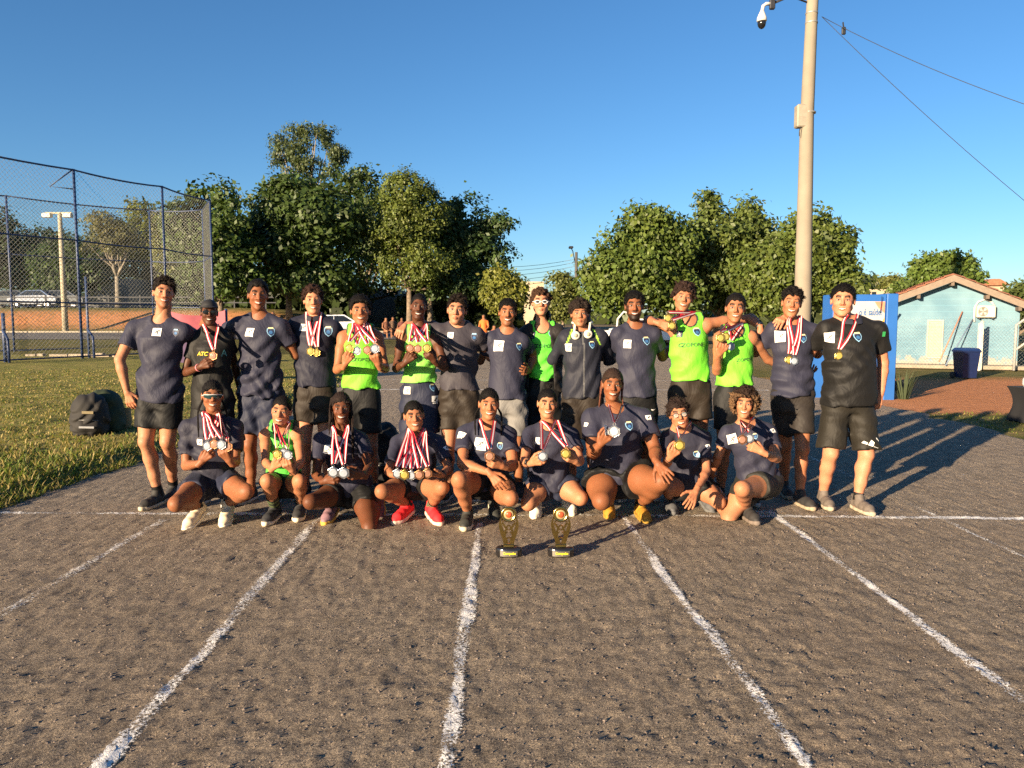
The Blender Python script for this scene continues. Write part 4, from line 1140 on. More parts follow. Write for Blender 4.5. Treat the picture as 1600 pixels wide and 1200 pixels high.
# ------------------------------------------------------------------ signed distance fields and surface nets
f32 = np.float32
class Field:
    def __init__(s, lo, hi, h):
        s.lo = np.asarray(lo, float); s.h = h
        s.n = np.ceil((np.asarray(hi)-s.lo)/h).astype(int)+1
        s.ax = [(s.lo[i]+h*np.arange(s.n[i])).astype(f32) for i in range(3)]
        s.f = np.full(s.n, 1.0, f32)
    def cut(s, lo, hi):
        a = np.maximum(0, np.floor((np.asarray(lo)-s.lo)/s.h).astype(int))
        b = np.minimum(s.n, np.ceil((np.asarray(hi)-s.lo)/s.h).astype(int)+1)
        if np.any(b <= a): return None
        sl = tuple(slice(a[i], b[i]) for i in range(3))
        return sl, s.ax[0][sl[0]][:, None, None], s.ax[1][sl[1]][None, :, None], s.ax[2][sl[2]][None, None, :]
    def put(s, sl, d, k, sub=False):
        g = s.f[sl]
        if sub:
            d = -d
            h = np.maximum(k-np.abs(g-d), 0)/k if k > 0 else 0
            s.f[sl] = np.maximum(g, d)+(h*h*k*0.25 if k > 0 else 0)
        else:
            h = np.maximum(k-np.abs(g-d), 0)/k if k > 0 else 0
            s.f[sl] = np.minimum(g, d)-(h*h*k*0.25 if k > 0 else 0)
    def cone(s, a, b, ra, rb, k=0.02, sub=False):
        a = np.asarray(a, float); b = np.asarray(b, float); m = max(ra, rb)+k+2*s.h
        c = s.cut(np.minimum(a, b)-m, np.maximum(a, b)+m)
        if c is None: return
        sl, X, Y, Z = c
        ab = b-a; L2 = max(1e-9, float(ab @ ab))
        px, py, pz = X-f32(a[0]), Y-f32(a[1]), Z-f32(a[2])
        t = np.clip((px*f32(ab[0])+py*f32(ab[1])+pz*f32(ab[2]))/f32(L2), 0, 1)
        d = np.sqrt((px-t*f32(ab[0]))**2+(py-t*f32(ab[1]))**2+(pz-t*f32(ab[2]))**2)-(f32(ra)+t*f32(rb-ra))
        s.put(sl, d, k, sub)
    def chain(s, pts, rad, k=0.02):
        for i in range(len(pts)-1): s.cone(pts[i], pts[i+1], rad[i], rad[i+1], k)
    def ell(s, c, r, k=0.02, sub=False, rot=None):
        c = np.asarray(c, float); r = np.asarray(r, float); m = r.max()+k+2*s.h
        q = s.cut(c-m, c+m)
        if q is None: return
        sl, X, Y, Z = q
        x, y, z = X-f32(c[0]), Y-f32(c[1]), Z-f32(c[2])
        if rot is not None:
            x, y, z = [x*f32(rot[0][i])+y*f32(rot[1][i])+z*f32(rot[2][i]) for i in range(3)]
        k0 = np.sqrt((x/f32(r[0]))**2+(y/f32(r[1]))**2+(z/f32(r[2]))**2)
        k1 = np.sqrt((x/f32(r[0]**2))**2+(y/f32(r[1]**2))**2+(z/f32(r[2]**2))**2)+1e-6
        s.put(sl, k0*(k0-1)/k1, k, sub)
    def all(s):
        return s.ax[0][:, None, None], s.ax[1][None, :, None], s.ax[2][None, None, :]
    def mesh(s):
        f = s.f; sg = f < 0
        i8 = sg.astype(np.int8)
        c = sum(i8[a:f.shape[0]-1+a, b:f.shape[1]-1+b, d:f.shape[2]-1+d] for a in (0, 1) for b in (0, 1) for d in (0, 1))
        act = (c > 0) & (c < 8)
        ai = np.argwhere(act)
        idx = np.full(act.shape, -1, np.int64); idx[act] = np.arange(len(ai))
        acc = np.zeros((len(ai), 3), f32); cnt = np.zeros(len(ai), f32)
        cor = [(a, b, d) for a in (0, 1) for b in (0, 1) for d in (0, 1)]
        val = {q: f[ai[:, 0]+q[0], ai[:, 1]+q[1], ai[:, 2]+q[2]] for q in cor}
        for q in cor:
            for ax in range(3):
                if q[ax]: continue
                r_ = list(q); r_[ax] = 1; r_ = tuple(r_)
                f0, f1 = val[q], val[r_]
                m = (f0 < 0) != (f1 < 0)
                t = f0[m]/(f0[m]-f1[m])
                p = np.tile(np.asarray(q, f32), (m.sum(), 1)); p[:, ax] = t
                acc[m] += p; cnt[m] += 1
        V = s.lo+s.h*(ai+acc/cnt[:, None])
        quads = []
        for ax in range(3):
            u, v = (ax+1) % 3, (ax+2) % 3
            s0 = [slice(None)]*3; s1 = [slice(None)]*3
            s0[ax] = slice(0, -1); s1[ax] = slice(1, None)
            A, B = sg[tuple(s0)], sg[tuple(s1)]
            e = np.argwhere(A != B)
            e = e[(e[:, u] > 0) & (e[:, v] > 0) & (e[:, u] < f.shape[u]-1) & (e[:, v] < f.shape[v]-1)]
            def ix(du, dv):
                q = e.copy(); q[:, u] += du; q[:, v] += dv
                return idx[q[:, 0], q[:, 1], q[:, 2]]
            Q = np.stack([ix(-1, -1), ix(0, -1), ix(0, 0), ix(-1, 0)], 1)
            fl = ~A[e[:, 0], e[:, 1], e[:, 2]]
            Q[fl] = Q[fl][:, ::-1]
            quads.append(Q)
        Fq = np.concatenate(quads)
        return V, Fq[(Fq >= 0).all(1)]
def merge(parts):
    V, Fq, C, o = [], [], [], 0
    for v, f, c in parts:
        V.append(v); Fq.append(f+o); C.append(np.broadcast_to(np.asarray(c, float), (len(v), 3))); o += len(v)
    return np.concatenate(V), np.concatenate(Fq), np.concatenate(C)

SKIN = attr_mat('skin', 0.56, sss=0.12, bscale=160, bstr=0.12, bd=0.002, spec=0.28, var=0.08, vscale=9)
CLOTH = attr_mat('jersey_cloth', 0.62, bscale=420, bstr=0.25, bd=0.002, sheen=0.02, spec=0.22, var=0.08, vscale=6)
_nt = CLOTH.node_tree; _p = _nt.nodes['Principled BSDF']
_prev = _p.inputs['Normal'].links[0].from_socket
_w1 = noise(_nt, 7, 3, 0.5, dist=1.6, stretch=(1.0, 1.0, 0.6)); _w2 = noise(_nt, 16, 3, 0.5, dist=1.2)
_r1 = ramp(_nt, _w1, [(0.36, 0.0), (0.5, 1.0), (0.64, 0.0)])
_b1 = bump(_nt, _p, _r1, 0.13, 0.02, _prev)
bump(_nt, _p, _w2, 0.10, 0.012, _b1)
def hair_material():
    m, nt, p = nodes_of('hair')
    a = nt.nodes.new('ShaderNodeAttribute'); a.attribute_name = 'Col'
    n1 = noise(nt, 90, 4, 0.7); n2 = noise(nt, 260, 3, 0.7)
    nt.links.new(mixc(nt, 1.0, a.outputs['Color'], ramp(nt, n1, [(0.3, 0.4), (0.7, 1.3)]), 'MULTIPLY'), p.inputs['Base Color'])
    p.inputs['Roughness'].default_value = 0.6
    p.inputs['Specular IOR Level'].default_value = 0.14
    b1 = bump(nt, p, n1, 0.9, 0.008)
    bump(nt, p, n2, 0.8, 0.004, b1)
    return m
HAIR = hair_material()

# ------------------------------------------------------------------ hands (built once per pose, both sides)
def make_hand(curl, thumb, spread=0.06):
    g = Field((-0.045, -0.10, -0.115), (0.215, 0.10, 0.07), 0.0054)
    g.cone((-0.04, 0, 0), (0.005, 0, 0), 0.024, 0.025, 0.012)
    for y0, y1 in ((0.012, 0.030), (-0.008, -0.026), (0.002, 0.002)):
        g.cone((0.012, y0, 0), (0.086, y1, 0.0), 0.0155, 0.0125, 0.012)
    fy = (0.031, 0.0105, -0.0105, -0.030); fl = (0.078, 0.086, 0.080, 0.062)
    for i in range(4):
        p = np.array([0.088-0.004*abs(i-1), fy[i], 0.0]); th = 0.0; yaw = (1.5-i)*spread
        for j, (frac, r0, r1) in enumerate(((0.46, 0.0098, 0.0092), (0.30, 0.0092, 0.0086), (0.24, 0.0086, 0.0074))):
            th += curl[j]*(1+0.1*(i-1.5)*(1 if j == 0 else 0.3))
            d = np.array([math.cos(th)*math.cos(yaw), math.sin(yaw)*math.cos(th), -math.sin(th)])
            q = p+d*fl[i]*frac
            g.cone(p, q, r0, r1, 0.0035); p = q
    p = np.array([0.018, 0.024, -0.006])
    for (dx, dy, dz), l, r0, r1 in zip(thumb, (0.046, 0.034, 0.028), (0.016, 0.0118, 0.0105), (0.012, 0.0105, 0.0085)):
        q = p+unit((dx, dy, dz))*l; g.cone(p, q, r0, r1, 0.006); p = q
    return g.mesh()
HANDS = {
    'relaxed': make_hand((0.35, 0.45, 0.3), ((0.75, 0.6, -0.25), (0.95, 0.25, -0.3), (1, 0.05, -0.35))),
    'flat': make_hand((0.12, 0.18, 0.12), ((0.6, 0.8, -0.1), (0.85, 0.5, -0.15), (0.95, 0.3, -0.15)), 0.11),
    'hold': make_hand((0.75, 0.75, 0.45), ((0.75, 0.5, -0.5), (0.85, 0.0, -0.6), (0.85, -0.25, -0.4))),
    'drape': make_hand((0.55, 0.3, 0.2), ((0.7, 0.65, -0.3), (0.9, 0.25, -0.35), (1, 0.0, -0.35)), 0.09),
}
def put_hand(pose, side, W, d, n, s=1.0):
    V, Fq = HANDS[pose]
    V = V.copy(); Fq = Fq
    if side == 'r':
        V[:, 1] *= -1; Fq = Fq[:, ::-1]
    d = unit(d); n = unit(np.asarray(n)-d*np.dot(n, d)); b = np.cross(n, d)
    M = np.stack([d, b, n], 1)
    return (V*s) @ M.T+np.asarray(W), Fq

# ------------------------------------------------------------------ shoe (built once, shared)
def make_shoe():
    g = Field((-0.10, -0.075, 0.0), (0.24, 0.075, 0.16), 0.007)
    g.chain([(-0.045, 0, 0.055), (0.02, 0.0, 0.058), (0.09, 0.004, 0.046), (0.15, 0.004, 0.040), (0.185, 0.0, 0.034)], [0.036, 0.038, 0.042, 0.040, 0.026], 0.02)
    g.chain([(-0.04, 0, 0.06), (-0.025, 0, 0.115)], [0.034, 0.036], 0.02)
    g.chain([(0.02, 0, 0.07), (0.012, 0, 0.115)], [0.036, 0.034], 0.02)
    g.ell((-0.006, 0, 0.135), (0.034, 0.027, 0.03), 0.006, True)
    X, Y, Z = g.all()
    g.f = np.maximum(g.f, f32(0.026)-Z)
    up = g.mesh()
    g = Field((-0.11, -0.075, -0.01), (0.25, 0.075, 0.06), 0.007)
    g.chain([(-0.055, 0, 0.02), (0.02, 0.0, 0.02), (0.09, 0.005, 0.02), (0.15, 0.005, 0.02), (0.195, 0.002, 0.022)], [0.038, 0.040, 0.046, 0.044, 0.028], 0.02)
    X, Y, Z = g.all()
    g.f = np.maximum(np.maximum(g.f, Z-(0.029+0.012*sstep(0.14, 0.24, X)+0.01*sstep(-0.03, -0.1, X))), 0.001-Z)
    so = g.mesh()
    mb = MB()
    for i in range(5):
        x = 0.035+i*0.02; z = 0.098-0.0115*i+0.004
        mb.tube([(x-0.004, -0.024, z-0.009), (x, 0, z+0.004), (x+0.004, 0.024, z-0.009)], 0.0035, 5)
        mb.tube([(x+0.006, 0.024, z-0.010), (x, 0, z+0.005), (x-0.006, -0.024, z-0.008)], 0.003, 5)
    return up, so, mb
_up, _so, _la = make_shoe()
SHOE_UP = mesh_np('shoe_upper', _up[0], _up[1], HAIR)
SHOE_SOLE = mesh_np('shoe_sole', _so[0], _so[1], HAIR)
SHOE_LACE = _la.mesh('shoe_lace', HAIR, True)
def shoe_mat(c, nm):
    key = 'shoe_'+nm+'_%d_%d_%d' % tuple(int(x*999) for x in c)
    return mat(key, c, 0.75, var=0.2, scale=40, bmp=0.35, bd=0.002, bscale=500)
def shoe(parent, root, ball, yaw, pitch, cols, s=1.0):
    """ball of the foot on the ground; yaw 0 points the toe at the camera; returns the ankle"""
    Mz = Matrix.Rotation(R(yaw)-math.pi/2, 3, 'Z') @ Matrix.Rotation(R(pitch), 3, 'Y')
    loc = Vector(ball)-Mz @ Vector((0.12*s, 0, 0.0))
    o = link('shoe', SHOE_UP, parent)
    o.location = loc-Vector(root); o.rotation_euler = Mz.to_euler(); o.scale = (s, s, s)
    o.material_slots[0].link = 'OBJECT'; o.material_slots[0].material = shoe_mat(cols[0], 'upper')
    for nm, me, c in (('sole', SHOE_SOLE, cols[1]), ('laces', SHOE_LACE, cols[2] if len(cols) > 2 else (0.5, 0.5, 0.5))):
        q = link(nm, me, o); q.material_slots[0].link = 'OBJECT'; q.material_slots[0].material = shoe_mat(c, nm)
    A = loc+Mz @ Vector((-0.012*s, 0, 0.10*s))
    return np.array(A), np.array(Mz @ Vector((0, 0, 1)))

# ------------------------------------------------------------------ heads
EYES_DARK = (0.012, 0.008, 0.006)
def make_head(P, neck_local):
    """local frame: x to the viewer's right, y away from the face, z up; crown 0.12, chin -0.117"""
    fw = P.get('fw', 1.0); jw = P.get('jaw', 1.0); nw = P.get('nose', 1.0); sm = P.get('smile', 1.0); lip = P.get('lip', 1.0)
    g = Field((-0.098, -0.128, -0.215), (0.098, 0.122, 0.132), 0.0045)
    g.chain([(0, 0.022, -0.045), (0, 0.03, -0.10), neck_local], [0.043*jw, 0.044*P.get('neck', 1.0), 0.054*P.get('neck', 1.0)], 0.02)
    g.ell((0, 0.012, 0.03), (0.074*fw, 0.095, 0.09), 0.02)
    g.ell((0, -0.022, -0.020), (0.0625*fw, 0.066, 0.080), 0.03)
    g.ell((0, -0.030, -0.062), (0.046*fw*jw, 0.054, 0.052), 0.025)
    for s in (-1, 1):
        g.cone((s*0.046*fw*jw, 0.0, -0.055), (s*0.017*jw, -0.064, -0.098), 0.017, 0.014, 0.02)
        g.ell((s*0.038*fw, -0.064, -0.026+0.004*sm), (0.024, 0.021*P.get('cheek', 1.0), 0.019+0.004*sm), 0.016)
        g.ell((s*0.0775*fw, 0.014, -0.002), (0.0085, 0.019, 0.032), 0.006, rot=((1, 0, 0), (0, 0.97, 0.2), (0, -0.2, 0.97)))
    ch = P.get('chin', 0.0); ck = P.get('cheek', 1.0); EZ = P.get('eyez', 0.0); NL = P.get('nlen', 0.0); EX = P.get('eyex', 0.0)
    g.ell((0, -0.070, -0.101+ch), (0.020*jw, 0.019, 0.015), 0.018)
    g.cone((-0.033, -0.079, 0.028), (0.033, -0.079, 0.028), 0.0125, 0.0125, 0.012)
    for s in (-1, 1):
        g.ell((s*0.032, -0.101, 0.006), (0.019, 0.0185, 0.0145), 0.010, True)
        g.ell((s*0.0315, -0.0728, 0.006), (0.0135, 0.0128, 0.0125), 0.004)
        # lids
        g.cone((s*0.018, -0.0835, 0.0125), (s*0.044, -0.0795, 0.0115), 0.0042, 0.0042, 0.004)
        g.cone((s*0.020, -0.083, 0.0005), (s*0.043, -0.0795, 0.001), 0.0035+0.0012*sm, 0.0035+0.0012*sm, 0.004)
    g.cone((0, -0.086, 0.018), (0, -0.1065-NL*0.6, -0.024+NL), 0.0088, 0.0125*nw**0.5, 0.010)
    for s in (-1, 1): g.ell((s*0.0135*nw, -0.0945, -0.029), (0.0088*nw, 0.0105, 0.0078), 0.007)
    # lips, smiling ones wide and drawn up at the corners
    hw = 0.0200+0.0085*sm; up = 0.0075*sm; zm = -0.0610
    def lipz(x, base): return base+up*(x/hw)**2
    for base, r in ((zm+0.0058+0.001*sm, 0.0045*lip), (zm-0.0068-0.001*sm, 0.0054*lip)):
        xs_ = np.linspace(-hw, hw, 7)
        pts = [(x, -0.0915+0.016*(x/hw)**2, lipz(x, base)+(0.004 if base < zm else -0.002)*(x/hw)**2) for x in xs_]
        g.chain(pts, [r*(1-0.45*abs(x/hw)) for x in xs_], 0.005)
    if sm > 0.3:
        for x in np.linspace(-hw*0.86, hw*0.86, 9):
            g.ell((x, -0.0875+0.016*(x/hw)**2, lipz(x, zm-0.001)), (0.0052, 0.006, 0.0052), 0.003)
    V, Fq = g.mesh()
    x, y, z = V[:, 0], V[:, 1], V[:, 2]
    ax = np.abs(x)
    skin = np.asarray(P['skin'], float)
    C = np.tile(skin, (len(V), 1))
    front = (y < -0.045)
    def blend(mask, c):
        m = np.clip(mask, 0, 1)[:, None]
        C[:] = C*(1-m)+np.asarray(c)*m
    red = skin*np.array([1.12, 0.82, 0.78])
    blend(0.5*front*np.exp(-(((ax-0.042)/0.02)**2+((z+0.02)/0.02)**2)), red)
    blend(0.5*front*np.exp(-((x/0.014)**2+((z+0.028)/0.014)**2)), red)
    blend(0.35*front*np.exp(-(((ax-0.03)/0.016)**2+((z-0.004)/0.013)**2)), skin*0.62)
    hc = np.asarray(P.get('hair', (0.006, 0.0045, 0.004)))
    bd = P.get('beard', 0)
    if bd:
        fr = (y < 0.0)
        jz = -0.050-0.01*(ax/0.05)
        beard = fr*sstep(0.006, -0.008, z-jz+0.0)*sstep(-0.155, -0.12, z)*1.0
        side = fr*(ax > 0.050)*sstep(0.03, 0.0, z)*sstep(0.02, -0.03, y)
        moust = front*np.exp(-((x/0.026)**4+((z+0.0455-0.004*(ax/0.026)**2)/0.0062)**2))*1.3
        cheek = 1-np.exp(-(((ax-0.036)/0.018)**2+((z+0.045)/0.016)**2))
        if bd == 1: m = np.maximum(beard*cheek*0.94, np.maximum(side*0.85, moust))
        elif bd == 2: m = np.maximum(moust*0.85, 0.45*front*np.exp(-((x/0.022)**2+((z+0.10)/0.015)**2)))
        else: m = np.maximum(beard*cheek*0.30, moust*0.35)
        blend(m, hc*1.2)
    # brows
    bz = 0.029+EZ+0.0045*np.sin((ax-0.012)/0.038*2.6)
    blend(front*0.95*(ax > 0.011)*(ax < 0.050)*np.clip(1.7*np.exp(-((z-bz)/(0.0052*P.get('brow', 1.0)))**2), 0, 1), hc*1.1)
    # eyes
    ez = 0.0058-0.0006*sm+EZ*0.5; eh = 0.0052-0.0012*sm*P.get('squint', 1.0)
    e = ((ax-0.0312)/0.0125)**2+((z-ez)/eh)**2
    eye = front*(e < 1.0)
    blend(eye*1.0, (0.16, 0.135, 0.12))
    blend(front*(e < 1.15)*(((ax-0.0312)**2+(z-ez)**2) < 0.0084**2), (0.012, 0.007, 0.005))
    blend(front*0.85*((ax-0.0312)/0.0155)**2.0*0+front*0.9*(np.abs((ax-0.0312)/0.0150) < 1)*np.exp(-((z-(ez+eh+0.0016-0.002*((ax-0.0312)/0.014)**2))/0.0028)**2), skin*0.12)
    # mouth
    u = x/hw
    zc = zm-0.001+up*u**2
    inm = front*(np.abs(u) < 1.08)
    hgt = (0.0044 if sm > 0.3 else 0.0012)*np.clip(1-u**2*0.75, 0, 1)
    lipm = inm*sstep(hgt+0.0105*lip, hgt+0.006*lip, np.abs(z-zc))*np.clip(1.25-u**2, 0, 1)
    blend(lipm*0.75, P.get('lipc', skin*np.array([0.95, 0.55, 0.52])))
    if sm > 0.3:
        dark = inm*(np.abs(z-zc) < hgt+0.0015)*(np.abs(u) < 1.0)
        blend(dark*0.9, (0.05, 0.012, 0.01))
        tz = zc+0.0008
        teeth = inm*(np.abs(z-tz) < hgt*0.86)*(np.abs(u) < 0.88)
        blend(teeth*1.0, (0.58, 0.54, 0.47))
    else:
        blend(inm*0.8*np.exp(-((z-zc)/0.0016)**2)*(np.abs(u) < 0.95), skin*0.25)
    # nostrils
    blend(front*0.8*np.exp(-(((ax-0.0085*nw)/0.0035)**2+((z+0.0355)/0.0028)**2)), skin*0.2)
    if P.get('fade'):
        m = sstep(-0.02, 0.03, z+0.25*y-0.0)*(y > -0.045)*(z > -0.03)*0.85
        blend(m*(y > -0.03), hc*1.4)
    # lidded eyes: almond patches on the eyeballs
    parts = [(V, Fq, C)]
    for s in (-1, 1):
        nu, nv = 13, 7
        U, W = np.meshgrid(np.linspace(-1, 1, nu), np.linspace(-1, 1, nv))
        u, w = U.ravel(), W.ravel()
        dx = u*0.0142; zz = ez+0.0003+w*(eh+0.0016)*np.clip(1-u**2, 0, 1)**0.65+0.0010*u*s
        yy = -0.0732-np.sqrt(np.maximum(0.0142**2-0.85*dx**2-(zz-0.006)**2, 1e-6))-0.0012
        Ve = np.stack([s*0.0313+dx, yy, zz], 1)
        Ce = np.tile(np.array([0.36, 0.32, 0.29]), (len(Ve), 1))
        Ce[np.abs(dx) < 0.0062] = (0.012, 0.007, 0.005)
        Ce[w > 0.5] = (0.010, 0.006, 0.005); Ce[w < -0.8] = skin*0.35
        i = np.arange((nu-1)*(nv-1)); b_ = i//(nu-1)*nu+i % (nu-1)
        parts.append((Ve, np.stack([b_, b_+1, b_+1+nu, b_+nu], 1), Ce))
    return merge(parts)

def scalp_line(y, front=0.066):
    return np.interp(y, [-0.10, -0.055, -0.036, -0.028, 0.018, 0.035, 0.06, 0.11], [front, front-0.004, 0.035, 0.004, 0.0, -0.018, -0.05, -0.062])
def make_hair(P):
    st = P['style']; rng = np.random.default_rng(P.get('seed', 3)); hc = np.asarray(P.get('hair', (0.006, 0.0045, 0.004)))
    fw = P.get('fw', 1.0)
    parts = []
    th = P.get('hth', 0.012)
    h = 0.006 if st not in ('curly', 'bigcurly') else 0.0058
    ext = 0.06 if st == 'bigcurly' else 0.035
    g = Field((-0.09-ext, -0.115-ext, -0.10-ext), (0.09+ext, 0.125+ext, 0.135+ext), h)
    def cap(t, fr=0.066, nz=0.0, lowcut=None):
        X, Y, Z = g.all()
        r = np.array([0.074*fw, 0.095, 0.09])
        x, y, z = X, Y-f32(0.012), Z-f32(0.03)
        k0 = np.sqrt((x/r[0])**2+(y/r[1])**2+(z/r[2])**2); k1 = np.sqrt((x/r[0]**2)**2+(y/r[1]**2)**2+(z/r[2]**2)**2)+1e-6
        d = k0*(k0-1)/k1
        if nz:
            d = d-nz*np.sin(X*190+3*np.sin(Y*70))*np.sin(Y*170+2*np.sin(Z*60))*np.sin(Z*180+1)
        line = scalp_line(np.asarray(g.ax[1]), fr).astype(f32)[None, :, None]+(0.004*np.sin(X*150+P.get('seed', 3))+0.003*np.sin(Y*230+X*90)).astype(f32)
        # temples: the hairline drops at the sides of the forehead
        side = 0.020*sstep(0.035, 0.062, np.abs(X))*(Y < -0.03)
        tp = sstep(-0.004, 0.030, Z-line+side)
        d = d-t*(0.12+0.88*tp)*(1+(P.get('htop', 1.3)-1)*sstep(0.02, 0.11, Z))
        d = np.maximum(d, (line-side-Z)*0.8)
        g.put((slice(None),)*3, d.astype(f32), 0.004)
    if st in ('buzz', 'short', 'sweep'):
        cap(th, P.get('front', 0.064), 0.003 if st != 'buzz' else 0.0012)
        if st == 'sweep':
            for i in range(46):
                a = rng.uniform(-1.2, 1.2); y0 = rng.uniform(-0.085, 0.06)
                p = np.array([0.055*math.sin(a), y0, 0.115-0.02*abs(a)-0.9*max(0, -y0-0.05)])
                g.cone(p, p+np.array([0.03*rng.normal()*0.4+0.012, -0.02, 0.012+0.008*rng.random()]), 0.010, 0.005, 0.006)
    elif st in ('curly', 'bigcurly'):
        cap(th*0.6, P.get('front', 0.066))
        n = P.get('ncurl', 260)
        for i in range(n):
            d = unit(rng.normal(size=3))
            if d[2] < -0.35 and st == 'curly': continue
            r0 = np.array([0.074*fw, 0.095, 0.09])
            p = np.array([0, 0.012, 0.03])+d*(r0+th*(0.55+0.6*rng.random()))
            lim = scalp_line(p[1], P.get('front', 0.066))
            if st == 'curly':
                side_ok = p[2] > (lim+0.006 if not P.get('fadecut') else max(lim, 0.045))
                if not side_ok: continue
                if P.get('topmore'): p[2] += P['topmore']*max(0, d[2])*rng.random()
            else:
                if p[1] < -0.035 and p[2] < 0.058 and abs(p[0]) < 0.066: continue
                if p[2] < -0.075: continue
                p = p+np.array([d[0]*0.03*rng.random(), 0, -0.03*rng.random()*(abs(d[0]) > 0.5)])
                if p[1] < -0.06 and abs(p[0]) < 0.05 and p[2] < 0.07: continue
            rr = P.get('curlr', 0.011)*(0.75+0.5*rng.random())
            g.ell(p, (rr, rr, rr*(0.8+0.5*rng.random())), 0.004)
            if rng.random() < 0.5: g.ell(p+rng.normal(size=3)*rr*0.9, (rr*0.7,)*3, 0.003)
    elif st in ('back', 'braidback', 'bun', 'longbraid', 'cornrow'):
        cap(th, P.get('front', 0.060), 0.0008)
        if st in ('braidback', 'cornrow', 'longbraid'):
            for i in range(9):
                x = -0.056+i*0.014
                pts = []
                for t in np.linspace(0, 1, 7):
                    y = -0.072+0.165*t; xx = x*(1+0.25*math.sin(t*3)); q = 1-(xx/(0.074*fw))**2-((y-0.012)/0.095)**2
                    pts.append((xx, y, 0.03+0.09*math.sqrt(max(q, 0.02))+th+0.002))
                g.chain(pts, [0.0075]*7, 0.002)
        if st == 'bun':
            g.ell((0.004, 0.03, 0.150), (0.030, 0.030, 0.027), 0.008)
            for i in range(10): g.ell((0.004+0.022*math.cos(i), 0.03+0.022*math.sin(i), 0.145+0.016*math.sin(i*2.3)), (0.013,)*3, 0.003)
        if st == 'back' and P.get('tail'):
            g.chain([(-0.03, 0.09, 0.03), (-0.085, 0.085, 0.01), (-0.10, 0.08, -0.03)], [0.018, 0.016, 0.008], 0.006)
    V, Fq = g.mesh()
    C = hc*(0.8+0.5*rng.random((len(V), 1)))
    if P.get('tips') is not None:
        e = np.clip((np.linalg.norm((V-np.array([0, 0.012, 0.03]))/np.array([0.074, 0.095, 0.09]), axis=1)-1.28)/0.35, 0, 1)[:, None]*(V[:, 2:3] < 0.09)
        C = C*(1-e)+np.asarray(P['tips'])*e
    parts.append((V, Fq, C))
    def tubes(paths, r, tipcol=None):
        mb = MB()
        for pts in paths:
            rr = [r*(0.85+0.3*((i % 2)))*(1-0.45*i/len(pts)) for i in range(len(pts))]
            mb.tube(pts, rr, 6, False)
        Vb = np.array(mb.v); Fb = np.array(mb.f)
        parts.append((Vb, Fb, tipcol if tipcol is not None else hc))
    if st == 'longbraid':
        paths = []
        for i in range(44):
            sx = 1 if rng.random() < 0.6 else -1; a = sx*rng.uniform(1.25, 2.7)
            x0 = 0.074*fw*math.sin(a)*1.04; y0 = 0.012-0.09*math.cos(a)*0.75
            if y0 < -0.035: y0 = -0.03
            L = P.get('len', 0.42)*(0.6+0.5*rng.random())*(1.0 if sx > 0 else P.get('lshort', 0.55)) if abs(a) < 2.2 else 0.35
            pts = [(x0*0.55, y0*0.6+0.01, 0.105)]
            for t in np.linspace(0.08, 1, 14):
                pts.append((x0*(1.05+0.12*min(1, t*3))+sx*0.012*t+0.004*math.sin(t*9+i), y0+(-0.085 if abs(a) < 2.0 else 0.02)*sstep(0.25, 0.6, t)+0.004*math.cos(t*8+i), 0.09-L*t))
            paths.append([tuple(map(float, p)) for p in pts])
        tubes(paths, 0.0058)
    if st == 'cornrow':
        paths = []
        for i in range(10):
            sx = -1 if i < 7 else 1; y0 = 0.0+0.09*rng.random()
            pts = [(sx*0.070, y0, 0.05)]
            for t in np.linspace(0.15, 1, 8): pts.append((sx*(0.078+0.01*t)+0.004*math.sin(6*t+i), y0-0.02*t, 0.05-0.24*t*(0.7+0.3*rng.random())))
            paths.append(pts)
        tubes(paths, 0.006, np.asarray(P.get('braidc', (0.09, 0.03, 0.02))))
    if st == 'braidback' or P.get('sidebraid'):
        paths = []
        for i in range(6):
            sx = -1 if i < 3 else 1
            pts = [(sx*0.05, 0.09, 0.02)]
            for t in np.linspace(0.15, 1, 9):
                pts.append((sx*(0.05+0.055*min(1, 2.5*t))+0.004*math.sin(7*t+i), 0.085-0.13*t, 0.02-P.get('len', 0.3)*t))
            paths.append(pts)
        tubes(paths, 0.0075)
    return merge(parts)

def fuzz(V, Fq, C, P):
    """loose strands that break the outline of the hair and the hairline"""
    rng = np.random.default_rng(P.get('seed', 3)+5)
    st = P['style']; n = {'buzz': 900, 'short': 1900, 'sweep': 1700, 'curly': 1500, 'bigcurly': 2600}.get(st, 160)
    idx = rng.integers(0, len(Fq), n)
    p = V[Fq[idx]].mean(1)
    nr = np.cross(V[Fq[idx, 1]]-V[Fq[idx, 0]], V[Fq[idx, 3]]-V[Fq[idx, 0]]); nr /= np.linalg.norm(nr, axis=1)[:, None]+1e-9
    out = unit_rows(p-np.array([0, 0.012, 0.02]))
    nr = np.where((np.sum(nr*out, 1) < 0)[:, None], -nr, nr)
    L = {'buzz': 0.006, 'short': 0.012, 'sweep': 0.018, 'curly': 0.014, 'bigcurly': 0.016}.get(st, 0.010)
    if st in ('back', 'bun', 'braidback', 'cornrow', 'longbraid'): d = nr*0.18+np.array([0, 0.9, 0.1])+rng.normal(size=(n, 3))*0.22
    elif st == 'sweep': d = nr*0.7+np.array([0.5, -0.2, 0.2])+rng.normal(size=(n, 3))*0.4
    else: d = nr*0.9+rng.normal(size=(n, 3))*0.55
    d = unit_rows(d)*(L*(0.5+rng.random((n, 1))))
    w = unit_rows(np.cross(d, rng.normal(size=(n, 3))))*0.0016
    Q = np.stack([p-w, p+w, p+d*0.6+w*0.7+nr*0.002, p+d], 1).reshape(-1, 3)
    F2 = np.arange(n*4).reshape(-1, 4)+len(V)
    C2 = np.repeat(C[Fq[idx, 0]], 4, 0)
    return np.concatenate([V, Q]), np.concatenate([Fq, F2]), np.concatenate([C, C2])
